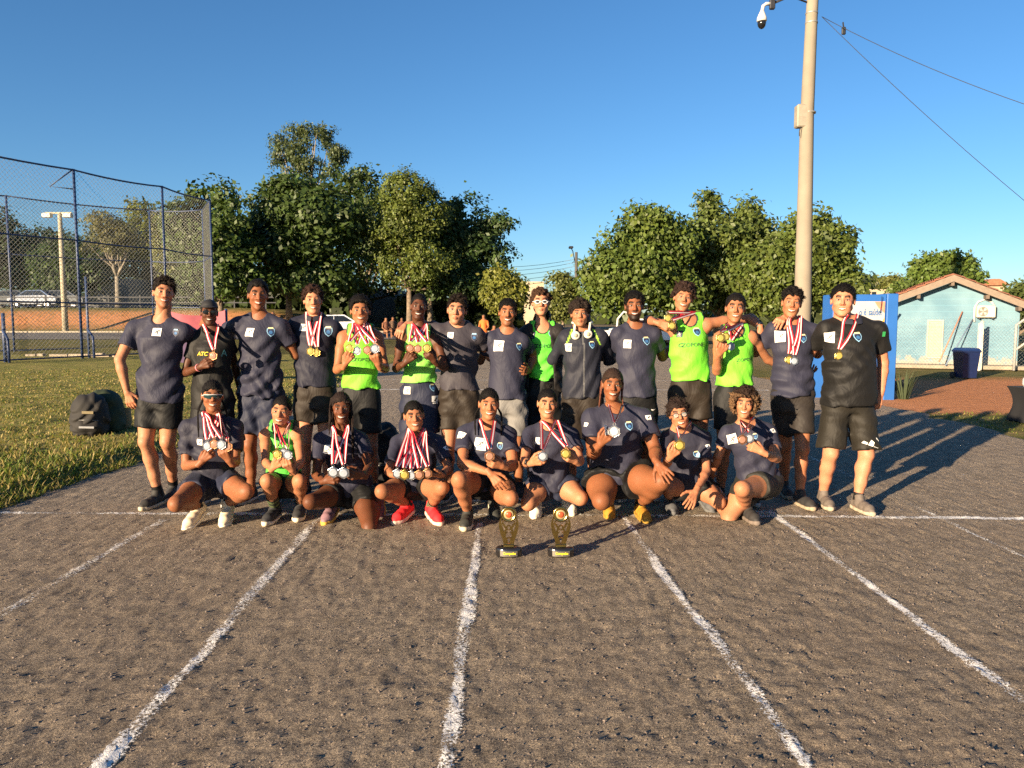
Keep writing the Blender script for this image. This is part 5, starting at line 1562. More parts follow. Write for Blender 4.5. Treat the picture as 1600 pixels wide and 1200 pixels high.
def unit_rows(v): return v/(np.linalg.norm(v, axis=1)[:, None]+1e-9)

# ------------------------------------------------------------------ a person from traced joints
def on_ray(px, py, c, L, front=True):
    d = ray(px, py); o = CAM-np.asarray(c)
    A = d @ d; B = 2*(d @ o); Cc = o @ o-L*L
    disc = B*B-4*A*Cc
    t = -B/(2*A)
    if disc > 0: t = t-math.sqrt(disc)/(2*A)*(1 if front else -1)
    return CAM+d*t
NAVY = (0.023, 0.0235, 0.041); GREEN = (0.15, 0.55, 0.035); BLACK = (0.0065, 0.0065, 0.007); BROWNBLK = (0.020, 0.0145, 0.0105); DNAVY = (0.016, 0.019, 0.038); GREY = (0.15, 0.145, 0.14); BLACKTEE = (0.0075, 0.007, 0.007)
def wrinkle(X, Y, Z, seed, amp):
    r = np.random.default_rng(seed)
    out = 0
    for i in range(6):
        th = r.uniform(0.25, 1.25)*(1 if i % 2 else -1); k = 2*math.pi/r.uniform(0.08, 0.20)
        u = (math.cos(th)*Z+math.sin(th)*X+0.4*Y*math.sin(th*3))*k
        w = np.sin(X*r.uniform(5, 11)+Y*6+Z*r.uniform(-5, 5)+r.uniform(0, 6))*1.5
        gate = np.clip(np.sin(X*r.uniform(4, 9)+Z*r.uniform(-8, 8)+r.uniform(0, 6))+0.25, 0, 1)
        s_ = np.sin(u+w+r.uniform(0, 6))
        out = out+amp*gate*(s_*0.6+0.4*np.abs(s_)**3*np.sign(s_))
    return out
def sleeve(g, a, b, ra, rb, k, clip=True):
    """rounded cone cut off square at its far end"""
    a = np.asarray(a, float); b = np.asarray(b, float); m = max(ra, rb)+k+2*g.h
    c = g.cut(np.minimum(a, b)-m, np.maximum(a, b)+m)
    if c is None: return
    sl, X, Y, Z = c
    ab = b-a; L = vlen(ab)
    px, py, pz = X-f32(a[0]), Y-f32(a[1]), Z-f32(a[2])
    tt = (px*f32(ab[0])+py*f32(ab[1])+pz*f32(ab[2]))/f32(L*L)
    t = np.clip(tt, 0, 1.3)
    d = np.sqrt((px-t*f32(ab[0]))**2+(py-t*f32(ab[1]))**2+(pz-t*f32(ab[2]))**2)-(f32(ra)+np.clip(t, 0, 1)*f32(rb-ra))
    if clip: d = np.maximum(d, (tt-1)*f32(L))
    g.put(sl, d, k)
class Torso:
    def __init__(s, C0, C1, sl, sr):
        s.C0 = C0; s.L = vlen(C1-C0); s.a = (C1-C0)/s.L
        r = sr-sl; s.r = unit(r-s.a*(r @ s.a)); s.f = np.cross(s.r, s.a)
    def coords(s, X, Y, Z):
        x, y, z = X-f32(s.C0[0]), Y-f32(s.C0[1]), Z-f32(s.C0[2])
        dot = lambda v: x*f32(v[0])+y*f32(v[1])+z*f32(v[2])
        return dot(s.a)/f32(s.L), dot(s.r), dot(s.f)
    def loft(s, g, prof, t0, t1, k, ease=0.0):
        X, Y, Z = g.all()
        t, u, v = s.coords(X, Y, Z)
        pt, pw, pd, pc = [np.array(q, float) for q in zip(*prof)]
        w = np.interp(t, pt, pw).astype(f32)+f32(ease); d = np.interp(t, pt, pd).astype(f32)+f32(ease); cv = np.interp(t, pt, pc).astype(f32)
        v = v-cv
        q = np.sqrt((u/w)**2+(v/d)**2+1e-9)
        e = (q-1)*np.minimum(w, d)
        e = np.maximum(e, np.maximum((f32(t0)-t), (t-f32(t1)))*f32(s.L))
        g.put((slice(None),)*3, e.astype(f32), k)
    def at(s, t, u, v): return s.C0+s.a*s.L*t+s.r*u+s.f*v
PEOPLE = {}
def person(key, S):
    Y0 = S['Y0']; b = S.get('b', 1.0); lb = S.get('lb', b); ab = S.get('ab', b); bs = S.get('bs', 1.0)
    who = S['who']; kseed = sum(ord(q)*(i*31+7) for i, q in enumerate(key))
    crouch = 'hip' in S
    ins = S.get('inset', 9)+3; sdn = S.get('sdn', 14)
    SL = at(S['sl'][0]+ins, S['sl'][1]+sdn, Y0+(S['sl'][2] if len(S['sl']) > 2 else 0)); SR = at(S['sr'][0]-ins, S['sr'][1]+sdn, Y0+(S['sr'][2] if len(S['sr']) > 2 else 0))
    hx, hy, hs = S['head']
    HC = at(hx, hy, Y0+S.get('hdy', -0.03 if not crouch else -0.05))
    C1 = (SL+SR)/2+np.array([0, 0.015, 0.035+(sdn-6)*Y0/F_PX])
    C1 = C1*0.75+0.25*np.array([HC[0], C1[1], C1[2]])
    height = HC[2]+0.125*hs
    # feet and ankles
    root = np.array([(SL[0]+SR[0])/2, Y0, 0.0])
    if crouch: hipc = at(S['hip'][0], S['hip'][1], Y0+S.get('hipdy', 0.06))
    else:
        hz = S.get('hipz', 0.505)*height
        hxm = at(S.get('hipx', (S['sl'][0]+S['sr'][0])/2), 600, Y0)[0]
        hipc = np.array([hxm, Y0+0.02, hz])
    root[0] = hipc[0]
    P = empty('person', tuple(root), S['label'], 'person', 'athletes posing for the team photo')
    feet = S.get('feet')
    if not feet:
        fx0, fx1 = hipc[0]-0.13*bs, hipc[0]+0.13*bs
        feet = [((fx0, Y0-0.12), -14, 0), ((fx1, Y0-0.10), 14, 0)]
    ank = []; footup = []
    for i, (bp, yaw, pit) in enumerate(feet):
        if bp == (0.0, 0.0):
            kq = S['kn'][i]; kq = at(kq[0], kq[1], Y0+kq[2]); bp = (float(kq[0]), float(kq[1])+0.40); pit = 60; yaw = 0
        if bp[0] > 20 or bp[1] > 20: ball = gp(bp[0], bp[1])
        else: ball = np.array([bp[0], bp[1], 0.0])
        ball[2] = max(0.0, float(track_z(ball[0], ball[1])))
        if S.get('noshoe') == i:
            ank.append(ball+np.array([0, 0.0, 0.05])); footup.append(np.array([0, 0, 1.0])); continue
        A, upv = shoe(P, root, tuple(ball), yaw, pit, S.get('shoes', (BLACK, (0.3, 0.3, 0.3), (0.2, 0.2, 0.2))), S.get('shs', 0.97))
        ank.append(A); footup.append(upv)
    Sh, Th = 0.42*height/1.78*S.get('legk', 1) if not crouch else S.get('shin', 0.40), 0.43 if not crouch else S.get('thigh', 0.40)
    hips = [hipc-np.array([0.080*lb, 0, 0]), hipc+np.array([0.080*lb, 0, 0])]
    knees = []
    for i in range(2):
        kp = S.get('kn', (None, None))[i]
        if kp is None:
            m = hips[i]*0.46+ank[i]*0.54; m = m+np.array([0, -0.035, 0.0]); knees.append(m)
        elif len(kp) == 3: knees.append(at(kp[0], kp[1], Y0+kp[2]))
        else: knees.append(on_ray(kp[0], kp[1], ank[i], Sh, True))
    if crouch:
        T0 = S.get('torso_dir')
    T = Torso(hipc, C1, SL, SR)
    # arms
    arms = []
    for i, sd in enumerate('lr'):
        Sx = SL if i == 0 else SR
        a = S.get('arm_'+sd)
        if a is None:           # round a neighbour's back, out of sight
            sg = -1 if i == 0 else 1
            E = Sx+np.array([sg*0.10, 0.14, -0.20]); W = E+np.array([sg*0.12, 0.10, 0.10])
            arms.append((Sx, E, W, None, None, None)); continue
        e, w = a['e'], a['w']
        E = at(e[0], e[1], Y0+e[2]) if len(e) == 3 and not isinstance(e[2], str) else on_ray(e[0], e[1], Sx, 0.285*bs, e[2] == 'f')
        W = at(w[0], w[1], Y0+w[2]) if len(w) == 3 and not isinstance(w[2], str) else on_ray(w[0], w[1], E, 0.245*bs, w[2] == 'f')
        tip = None
        if 'tip' in a:
            tip = on_ray(a['tip'][0], a['tip'][1], W, 0.13, a.get('tf', True)) if len(a['tip']) == 2 else at(a['tip'][0], a['tip'][1], Y0+a['tip'][2])
        arms.append((Sx, E, W, a.get('hand', 'hold'), tip, a.get('n', (0, -1, 0.0))))
    S['skin'] = tuple(np.asarray(S['skin'], float)*np.array([0.90, 0.78, 0.71])); skin = np.asarray(S['skin'], float)
    # ---- body: one continuous skin
    pts = [SL, SR, hipc, C1]+hips+knees+ank+[q for A_ in arms for q in A_[:3]]
    lo = np.min(pts, 0)-0.17*max(1, b); hi = np.max(pts, 0)+0.17*max(1, b); lo[2] = max(lo[2], 0.01)
    g = Field(lo, hi, 0.0138)
    prof = [(-0.20, .13*b, .10*b, 0), (0.0, .150*b, .105*b, 0), (0.35, .125*b, .092*b, 0.0), (0.72, .150*b, .108*b, 0.012), (0.90, .115*b, .078*b, 0.0), (1.0, .06, .05, 0)]
    if S.get('belly'): prof[1] = (0.0, .16*b, .12*b, 0.02); prof[2] = (0.35, .155*b, .125*b, 0.03)
    T.loft(g, prof, -0.16, 1.0, 0.04, -0.012)
    for Sx, sg in ((SL, -1), (SR, 1)):
        g.cone(T.at(0.96, sg*0.045, -0.005), Sx+np.array([0, 0, -0.004]), 0.050*b, 0.048*ab, 0.03)
        g.cone(T.at(0.78, sg*0.08*b, 0.0), Sx+np.array([0, 0, -0.03]), 0.080*b, 0.052*ab, 0.04)
    g.cone(T.at(0.93, 0, 0), HC+np.array([0, 0.03, -0.09]), 0.054*S.get('neck', 1), 0.044*S.get('neck', 1), 0.04)
    for i, (Sx, E, W, hp, tip, n) in enumerate(arms):
        g.chain([Sx, Sx*0.62+E*0.38, E], [.050*ab, .047*ab, .037*ab], 0.025)
        g.chain([E, E*0.7+W*0.3, W], [.038*ab, .040*ab, .0255*ab**0.5], 0.015)
    for i in range(2):
        H, K, A = hips[i], knees[i], ank[i]
        back = unit(np.array([0, 0.6, 0])+0.4*(H-K)*np.array([1, 1, 0])) if crouch else np.array([0, 1.0, 0])
        g.chain([H, H*0.55+K*0.45, K], [.090*lb, .080*lb, .055*lb**0.7], 0.03)
        cf = K*0.68+A*0.32+back*0.014*lb
        g.chain([K, cf, K*0.35+A*0.65+back*0.004, A], [.050*lb**0.7, .054*lb, .042*lb**0.7, .034], 0.025)
        kd = unit(K-(H+A)/2) if crouch else np.array([0, -1.0, 0])
        g.ell(K+kd*0.018, (0.040*lb**0.6, 0.040*lb**0.6, 0.046*lb**0.6), 0.025)
        sd_ = unit(np.cross(K-A, kd)+1e-6); lo_ = unit(A-K)
        pk = K+kd*0.036*lb**0.6
        g.ell(pk, (0.027, 0.027, 0.027), 0.03)                        # kneecap
        g.cone(pk+lo_*0.05-kd*0.004, K*0.55+A*0.45+kd*0.026, 0.018, 0.015, 0.03)   # shin ridge
        g.cone(A, A-footup[i]*0.05, 0.034, 0.036, 0.01)
    Vb, Fb = g.mesh()
    parts = [(Vb, Fb, skin)]
    # ---- head
    Rm = np.array(Matrix.Rotation(R(S.get('yaw', 0))-0.92*math.atan2(HC[0], HC[1]), 3, 'Z') @ Matrix.Rotation(R(S.get('pitch', 0)), 3, 'X') @ Matrix.Rotation(R(S.get('roll', 0)), 3, 'Y'))
    S['nl'] = Rm.T @ ((T.at(0.95, 0, 0.0)-HC)/hs)
    Vh, Fh, Ch = make_head(S, np.clip(S['nl'], -0.2, 0.2))
    parts.append(((Vh*hs) @ Rm.T+HC, Fh, Ch))
    for i, (Sx, E, W, hp, tip, n) in enumerate(arms):
        d = (tip-W) if tip is not None else (W-E)
        v_, f_ = put_hand(hp or 'relaxed', 'lr'[i], W+unit(d)*0.012, d, n if n is not None else (0, -1, 0), S.get('hands', 0.97)*ab**0.3)
        parts.append((v_, f_, skin*np.array([1.0, 0.97, 0.95])))
    V, Fq, C = merge(parts)
    # ---- hair
    if S.get('style'):
        Vr, Fr, Cr = make_hair(S)
        Vr, Fr, Cr = fuzz(Vr, Fr, Cr, S)
        link('hair', mesh_np('hair', (Vr*hs) @ Rm.T+HC-root, Fr, HAIR, col=Cr), P)
    # ---- shorts
    sc = np.asarray(S.get('shortc', BLACK)); fr = S.get('shfrac', 0.85)
    q = [hipc]+hips+[hips[i]*(1-fr)+knees[i]*fr for i in range(2)]
    lo = np.min(q, 0)-0.2*max(1, lb); hi = np.max(q, 0)+0.2*max(1, lb)
    g = Field(lo, hi, 0.0125)
    wz = S.get('shw', 1.0)
    T.loft(g, [(-0.25, .15*b, .11*b, 0), (0.0, .158*b, .112*b, 0.0), (0.12, .145*b, .104*b, 0.0), (0.5, .122*b, .09*b, 0.0)], -0.2, max(0.0, S.get('hem', -0.1)+0.04), 0.03)
    for i in range(2):
        H, K = hips[i], knees[i]
        e_ = H*(1-fr)+K*fr
        if S.get('long'): e_ = ank[i]*0.9+K*0.1
        if S.get('long'):
            sleeve(g, H, K, .112*lb, .082*lb, 0.05, False)
        else:
            sleeve(g, H+np.array([0, 0, 0.02]), e_, .096*lb, (.102 if not crouch else .086+.03*(1-fr))*lb*wz, 0.05)
    X, Y, Z = g.all()
    g.f -= wrinkle(X, Y, Z, kseed % 97+7, 0.0045).astype(f32)
    if S.get('long'): pass
    Vs, Fs = g.mesh(); g_sh = g
    cc = np.tile(sc, (len(Vs), 1))
    sh_o = link('shorts', mesh_np('shorts', Vs-root, Fs, CLOTH, col=cc), P)
    if S.get('long'):
        for i in range(2):
            mb = MB(); K, A = knees[i], ank[i]
            mb.tube([K*1.06-A*0.06, K, K*0.6+A*0.4, K*0.2+A*0.8, A-np.array([0, 0, 0.02])], [0.075*lb, .079*lb, .075*lb, .066, .064], 12)
            mb.build('trouser_leg', mat('trouser_cloth', DNAVY, 0.8), sh_o, True, tuple(-root))
    # ---- top
    kind = S.get('top', 'tee'); tc = np.asarray(S.get('topc', NAVY)); hem = S.get('hem', -0.10)
    tq = [T.at(hem, 0, 0), C1, SL, SR]+([A_[1] for A_ in arms] if kind != 'vest' else [])+([A_[2] for A_ in arms] if kind == 'jacket' else [])
    lo = np.min(tq, 0)-0.2*max(1, b); hi = np.max(tq, 0)+0.2*max(1, b)
    g = Field(lo, hi, 0.0098)
    ez = S.get('ease', 1.0)
    sprof = [(hem, .168*b+.018*ez, .126*b+.02*ez, 0.004), (0.05, .164*b+.016*ez, .122*b+.018*ez, 0.003), (0.38, .150*b+.014*ez, .112*b+.014*ez, 0.006), (0.74, .160*b+.008, .122*b+.007, 0.012), (0.90, .12*b+.006, .084*b+.006, 0.0), (1.0, .07, .058, 0)]
    if S.get('belly'): sprof[0] = (hem, .175*b+.012, .135*b+.012, 0.025); sprof[1] = (0.05, .175*b+.01, .14*b+.01, 0.03); sprof[2] = (0.38, .165*b+.008, .135*b+.008, 0.03)
    if kind == 'vest': sprof = [(a_, w_-0.004, d_-0.002, c_) for a_, w_, d_, c_ in sprof]
    T.loft(g, sprof, hem, 1.0, 0.04)
    if kind != 'vest':
        for i, (Sx, E, W, hp, tip, n) in enumerate(arms):
            sg = -1 if i == 0 else 1
            g.cone(T.at(0.96, sg*0.045, -0.005), Sx+np.array([0, 0, -0.004]), 0.056*b, 0.055*ab, 0.03)
            g.cone(T.at(0.78, sg*0.08*b, 0.0), Sx+np.array([0, 0, -0.03]), 0.087*b, 0.058*ab, 0.04)
            if kind == 'jacket':
                g.chain([Sx, E], [.060*ab, .054*ab], 0.03); sleeve(g, E, W, .056*ab, .042*ab, 0.02)
            else:
                e_ = Sx+(E-Sx)*S.get('slv', 0.60)
                sleeve(g, Sx, e_, .057*ab, .066*ab, 0.03)
    else:
        for sg in (-1, 1): g.cone(T.at(0.965, sg*0.05, 0), T.at(0.955, sg*0.115, 0), 0.062*b, 0.060*b, 0.04)
    X, Y, Z = g.all()
    t, u, v = T.coords(X, Y, Z)
    amp = 0.0055*S.get('wr', 1.0)
    wf_ = wrinkle(X, Y, Z, (kseed % 89)+3, amp)*(0.35+0.75*sstep(0.8, 0.35, t))
    g.f -= wf_.astype(f32)
    if kind == 'vest':
        wv = np.interp(t, [-1, 0.66, 0.74, 0.84, 0.95, 1.2], [0.6, 0.30, 0.165*b, 0.132*b, 0.122*b, 0.122*b]).astype(f32)
        g.f = np.maximum(g.f, (np.abs(u)-wv)*0.8)
        nk = (T.at(0.99, 0, 0.07), np.array([0.060, 0.075, 0.070]))
    elif kind == 'jacket' and S.get('open'):
        ww = S['open']*(0.55+0.45*sstep(0.2, 0.95, 1-np.abs(t-0.75)))
        g.f = np.maximum(g.f, np.minimum(ww-np.abs(u+0.0), v+0.02))
        nk = (T.at(1.02, 0, 0.06), np.array([0.075, 0.08, 0.10]))
    else:
        nk = (T.at(1.0, 0, 0.045), np.array([0.052, 0.060, 0.040])*S.get('nkw', 1.0))
    if kind == 'jacket':
        g.cone(T.at(0.97, 0, -0.02), T.at(1.12, 0, 0.0), 0.078, 0.073, 0.02)
        g.cone(T.at(1.0, 0, 0.015), HC+np.array([0, 0.02, -0.06]), 0.062, 0.06, 0.006, True)
    else:
        mxyz = np.stack([T.r, T.f, T.a], 0)
        g.ell(nk[0], nk[1]*(1.0), 0.008, True, rot=mxyz.T)
        g.cone(T.at(0.98, 0, 0), HC+np.array([0, 0.02, -0.06]), 0.060*S.get('neck', 1), 0.058*S.get('neck', 1), 0.006, True)
    Vt, Ft = g.mesh()
    # skin that cloth hides completely is left out
    def inside(gg, m_):
        ii = np.round((Vb-gg.lo)/gg.h).astype(int); ok = ((ii >= 0) & (ii < gg.n)).all(1); ii = np.clip(ii, 0, gg.n-1)
        return ok & (gg.f[ii[:, 0], ii[:, 1], ii[:, 2]] < -m_)
    hid = np.zeros(len(V), bool); hid[:len(Vb)] = inside(g, 0.016) | inside(g_sh, 0.016)
    Fk = Fq[~hid[Fq].all(1)]
    use = np.zeros(len(V), bool); use[Fk.ravel()] = True; new = np.cumsum(use)-1
    body = link('body', mesh_np('body', V[use]-root, new[Fk], SKIN, col=C[use]), P)
    Ct = np.tile(tc, (len(Vt), 1))
    rel = Vt-T.C0
    t_, u_, v_ = rel @ T.a/T.L, rel @ T.r, rel @ T.f
    if kind == 'vest':
        wv = np.interp(t_, [-1, 0.66, 0.74, 0.84, 0.95, 1.2], [0.6, 0.30, 0.165*b, 0.132*b, 0.122*b, 0.122*b])
        edge = (np.abs(u_) > wv-0.013) & (t_ > 0.62)
        loc = (Vt-nk[0]); e2 = np.sqrt((loc @ T.r/nk[1][0])**2+(loc @ T.f/nk[1][1])**2+(loc @ T.a/nk[1][2])**2)
        edge |= (e2 < 1.16) & (v_ > -0.02)
        Ct[edge] = (0.012, 0.02, 0.02)
    if kind == 'jacket' and not S.get('open'):
        zip_ = (np.abs(u_) < 0.005) & (v_ > 0); Ct[zip_] = (0.09, 0.09, 0.09)
        pip = (np.abs(np.abs(u_)-0.118+0.25*(t_-0.85)) < 0.006) & (t_ > 0.76) & (t_ < 0.98) & (v_ > 0); Ct[pip] = (0.30, 0.55, 0.05)
    if S.get('hemband') is not None: Ct[t_ < hem+0.03] = S['hemband']
    top_o = link({'vest': 'vest', 'tee': 'shirt', 'polo': 'shirt', 'jacket': 'jacket'}[kind], mesh_np('top', Vt-root, Ft, CLOTH, col=Ct), P)
    bv = BVHTree.FromPolygons(np.concatenate([Vt, V]).tolist(), np.concatenate([Ft, Fq+len(Vt)]).tolist())
    bv_sh = BVHTree.FromPolygons(Vs.tolist(), Fs.tolist())
    rec = dict(P=P, root=root, T=T, bv=bv, bvs=bv_sh, top=top_o, shorts=sh_o, HC=HC, Rm=Rm, hs=hs, arms=arms, Y0=Y0, who=who, knees=knees, ank=ank, S=S, body=body, C1=C1, V=V)
    PEOPLE[key] = rec
    if kind == 'polo':
        mb = MB()
        for sg in (-1, 1):
            V_ = []
            for q_ in np.linspace(0, 1, 7):
                an = sg*(0.12+q_*2.9); cr, sr_ = math.sin(an), math.cos(an)
                for lv, (ra, hh) in enumerate(((0.064, 0.036), (0.071, 0.034), (0.086, -0.008))):
                    V_.append(T.at(0.99, cr*ra*S.get('neck', 1), 0.010+sr_*(ra*1.02)*S.get('neck', 1))+T.a*(hh-0.03*max(0, sr_)))
            Fc_ = [(3*i+j, 3*i+3+j, 3*i+4+j, 3*i+1+j) for i in range(6) for j in range(2)]
            mb.add(V_, Fc_)
        mb.build('collar', mat('collar_'+('navy' if tc[2] > 0.03 else 'black'), tuple(tc), 0.8), top_o, True, tuple(-root))
    # socks
    for i, sk in enumerate(S.get('socks', (None, None))):
        if sk is None: continue
        frac, c1, c2 = sk
        A, K = ank[i], knees[i]
        n_ = 14; mb = MB(); Vv, Cc_ = [], []
        pts_ = [A*(1-q_)+K*q_ for q_ in np.linspace(-0.06, frac, n_)]
        mb.tube(pts_, [0.0375+0.012*lb*min(1, j/n_)*frac*2 for j in range(n_)], 12, False)
        me = mesh_np('sock', np.array(mb.v)-root, np.array(mb.f), CLOTH, col=np.repeat(np.array([c1 if (j//2) % 2 == 0 else c2 for j in range(n_)]), 12, 0))
        link('sock', me, P)
    return rec

# ------------------------------------------------------------------ prints on cloth, medals
def surf(bv, px, py):
    d = Vector(ray(px, py)).normalized()
    h = bv.ray_cast(Vector(CAM), d)
    return (np.array(h[0]), np.array(h[1])) if h[0] is not None else (None, None)
def decal(rec, name, V2, F2, px, py, m, off=0.003, bvk='bv', parent=None, rot=0.0, smooth=True, mi=None):
    """lay flat polygons (metres, x right, y up) on the cloth seen at that pixel"""
    bv = rec[bvk]; T = rec['T']
    c, nrm = surf(bv, px, py)
    if c is None: return None
    n = unit(nrm); 
    if n @ (CAM-c) < 0: n = -n
    up = unit(T.a-n*(T.a @ n)); rt = np.cross(up, n)
    cr, sr_ = math.cos(rot), math.sin(rot)
    out = []
    for x, y in V2:
        x, y = x*cr-y*sr_, x*sr_+y*cr
        p = c+rt*x+up*y
        h = bv.ray_cast(Vector(p+n*0.08), Vector(-n), 0.16)
        q = np.array(h[0]) if h[0] is not None else p
        out.append(q+n*off)
    me = bpy.data.meshes.new(name); me.from_pydata([tuple(p-rec['root']) for p in out], [], [tuple(f) for f in F2])
    for mm in (m if isinstance(m, (list, tuple)) else [m]): me.materials.append(mm)
    if mi: me.polygons.foreach_set('material_index', mi)
    if smooth: me.polygons.foreach_set('use_smooth', [True]*len(F2))
    me.update()
    return link(name, me, parent or (rec['top'] if bvk == 'bv' else rec['shorts']))
def gridpoly(w, h, n=5):
    V2 = [((i/(n-1)-0.5)*w, (j/(n-1)-0.5)*h) for j in range(n) for i in range(n)]
    F2 = [(j*n+i, j*n+i+1, (j+1)*n+i+1, (j+1)*n+i) for j in range(n-1) for i in range(n-1)]
    return V2, F2
INK = mat('ink_dark', (0.02, 0.022, 0.03), 0.7, bmp=0); PWHITE = mat('print_white', (0.72, 0.70, 0.66), 0.7, var=0.05, bmp=0.05); PBLUE = mat('crest_blue', (0.03, 0.11, 0.26), 0.6, bmp=0)
PNAVY = mat('crest_navy', (0.012, 0.018, 0.05), 0.6, bmp=0); PYEL = mat('crest_cream', (0.65, 0.55, 0.30), 0.6, bmp=0); PLBLUE = mat('crest_light', (0.22, 0.42, 0.60), 0.6, bmp=0); PDK = mat('patch_navy', (0.012, 0.018, 0.04), 0.6, bmp=0)
def stroke(pts, w):
    V2, F2 = [], []
    for a, b_ in zip(pts[:-1], pts[1:]):
        a = np.array(a); b_ = np.array(b_); n = np.array([-(b_-a)[1], (b_-a)[0]]); n = n/max(1e-9, np.linalg.norm(n))*w/2
        o = len(V2); V2 += [tuple(a-n), tuple(b_-n), tuple(b_+n), tuple(a+n)]; F2.append((o, o+1, o+2, o+3))
    return V2, F2
def runner(s):
    V2, F2 = [], []
    for st, w in (([(-.32, -.18), (-.12, -.12), (.0, .02), (.14, .16), (.3, .2)], .07), ([(.0, .02), (.14, -.1), (.06, -.28)], .07), ([(.12, .16), (-.06, .17), (-.16, .06)], .05), ([(.14, .16), (.26, .06), (.36, .1)], .05), ([(.2, .26), (.28, .26)], .09), ([(-.34, -.38), (.34, -.38)], .05)):
        v, f = stroke([(x*s, y*s) for x, y in st], w*s); o = len(V2); V2 += v; F2 += [tuple(i+o for i in q) for q in f]
    return V2, F2
def logo(rec, px, py, spx, dark=False, bvk='bv', bare=False, rot=0.0):
    s = spx*rec['Y0']/F_PX
    V2, F2 = gridpoly(s, s*1.05)
    o = decal(rec, 'logo_patch', V2, F2, px, py, PDK if dark else PWHITE, 0.0035, bvk, rot=rot)
    if o:
        V2, F2 = runner(s*0.95)
        q = decal(rec, 'print', V2, F2, px, py, PWHITE if dark else INK, 0.006, bvk, parent=o, rot=rot)
def zlogo(rec, px, py, spx, bvk='bv'):
    """white sleeve badge with a slanted dark bar and a line of small marks under it"""
    s = spx*rec['Y0']/F_PX
    V2, F2 = gridpoly(s, s*0.72)
    o = decal(rec, 'sleeve_badge', V2, F2, px, py, PWHITE, 0.0035, bvk)
    if o:
        V2 = [(-.28*s, -.26*s), (.02*s, -.26*s), (.3*s, .24*s), (.02*s, .12*s)]
        decal(rec, 'print', V2, [(0, 1, 2, 3)], px, py, INK, 0.006, bvk, parent=o)
        V2, F2 = [], []
        for i in range(4):
            x = (-.42+i*.22)*s; v = [(x, -.58*s), (x+.16*s, -.58*s), (x+.16*s, -.44*s), (x, -.44*s)]; F2.append(tuple(range(4*i, 4*i+4))); V2 += v
        decal(rec, 'print', V2, F2, px, py, PWHITE, 0.006, bvk, parent=o)
def crest(rec, px, py, spx, bvk='bv', dim=False):
    s = spx*rec['Y0']/F_PX/2
    def shield(k): return [(-.8*k, .75*k), (-.45*k, .92*k), (0, .85*k), (.45*k, .92*k), (.8*k, .75*k), (.85*k, .1*k), (.6*k, -.55*k), (0, -1.05*k), (-.6*k, -.55*k), (-.85*k, .1*k)]
    def fan(poly):
        V2 = [(0, 0)]+poly; n = len(poly); return V2, [(0, i+1, (i+1) % n+1) for i in range(n)]
    V2, F2 = fan(shield(s)); o = decal(rec, 'crest', V2, F2, px, py, PLBLUE if not dim else mat('crest_dim', (0.10, 0.10, 0.13), 0.6, bmp=0), 0.003, bvk)
    if o is None: return
    V2, F2 = fan(shield(s*0.8)); decal(rec, 'print', V2, F2, px, py, PNAVY, 0.005, bvk, parent=o)
    V2, F2 = [], []
    k = s*0.42
    V2 = [(k*math.cos(a), k*math.sin(a)-s*0.12) for a in np.linspace(0, 2*math.pi, 11)[:-1]]; V2 = [(0, -s*0.12)]+V2
    decal(rec, 'print', V2, [(0, i+1, (i+1) % 10+1) for i in range(10)], px, py, PBLUE, 0.0065, bvk, parent=o)
    V2 = [(-.62*s, .72*s), (.62*s, .72*s), (.5*s, 1.05*s), (-.5*s, 1.05*s)]; decal(rec, 'print', V2, [(0, 1, 2, 3)], px, py, PYEL if not dim else PLBLUE, 0.0068, bvk, parent=o)
def chest_text(rec, s, px, py, hpx, m, bvk='bv', name='lettering', rot=0.0, shear=0.0, bold=False):
    me = text_mesh(s, hpx*rec['Y0']/F_PX*1.38, bold, shear)
    V2 = [(v.co.x, v.co.y) for v in me.vertices]; F2 = [tuple(p.vertices) for p in me.polygons]
    bpy.data.meshes.remove(me)
    return decal(rec, name, V2, F2, px, py, m, 0.0045, bvk, rot=rot, smooth=False)
def sponsor(rec, px, py, wpx, mark=True, rot=0.0):
    h = wpx/5.2
    chest_text(rec, 'ZOPONE', px+(wpx*0.12 if mark else 0), py, h, INK, rot=rot)
    if mark:
        s = wpx*rec['Y0']/F_PX
        e = [(.13*s*math.cos(a), .075*s*math.sin(a)+.03*s*math.cos(a)) for a in np.linspace(0.2, 5.6, 14)]
        V2, F2 = stroke(e, 0.035*s); decal(rec, 'print', V2, F2, px-wpx*0.48, py, INK, 0.0045)
    else:
        V2, F2 = stroke([(-.5*wpx*rec['Y0']/F_PX, 0), (.5*wpx*rec['Y0']/F_PX, 0)], 0.004); decal(rec, 'underline', V2, F2, px, py+h*0.9, INK, 0.0045, rot=rot)

RRED = mat('ribbon_red', (0.46, 0.012, 0.03), 0.55, var=0.1, bmp=0.05); RWHITE = mat('ribbon_white', (0.66, 0.63, 0.60), 0.55, var=0.05, bmp=0.05); RBLACK = mat('ribbon_black', (0.012, 0.012, 0.014), 0.55, bmp=0.05)
METAL = {'gold': mat('medal_gold', (0.50, 0.35, 0.10), 0.25, 0.9, var=0.2, scale=60, bmp=0.5, bd=0.002, bscale=300), 'silver': mat('medal_silver', (0.42, 0.43, 0.46), 0.22, 0.9, var=0.2, scale=60, bmp=0.5, bd=0.002, bscale=300), 'bronze': mat('medal_bronze', (0.32, 0.15, 0.075), 0.35, 0.85, var=0.2, scale=60, bmp=0.5, bd=0.002, bscale=300)}
ENAMEL = {'gold': mat('enamel_yellow', (0.30, 0.24, 0.06), 0.3, bmp=0.05), 'silver': mat('enamel_pale', (0.26, 0.29, 0.34), 0.3, bmp=0.05), 'bronze': mat('enamel_rose', (0.25, 0.13, 0.09), 0.3, bmp=0.05)}
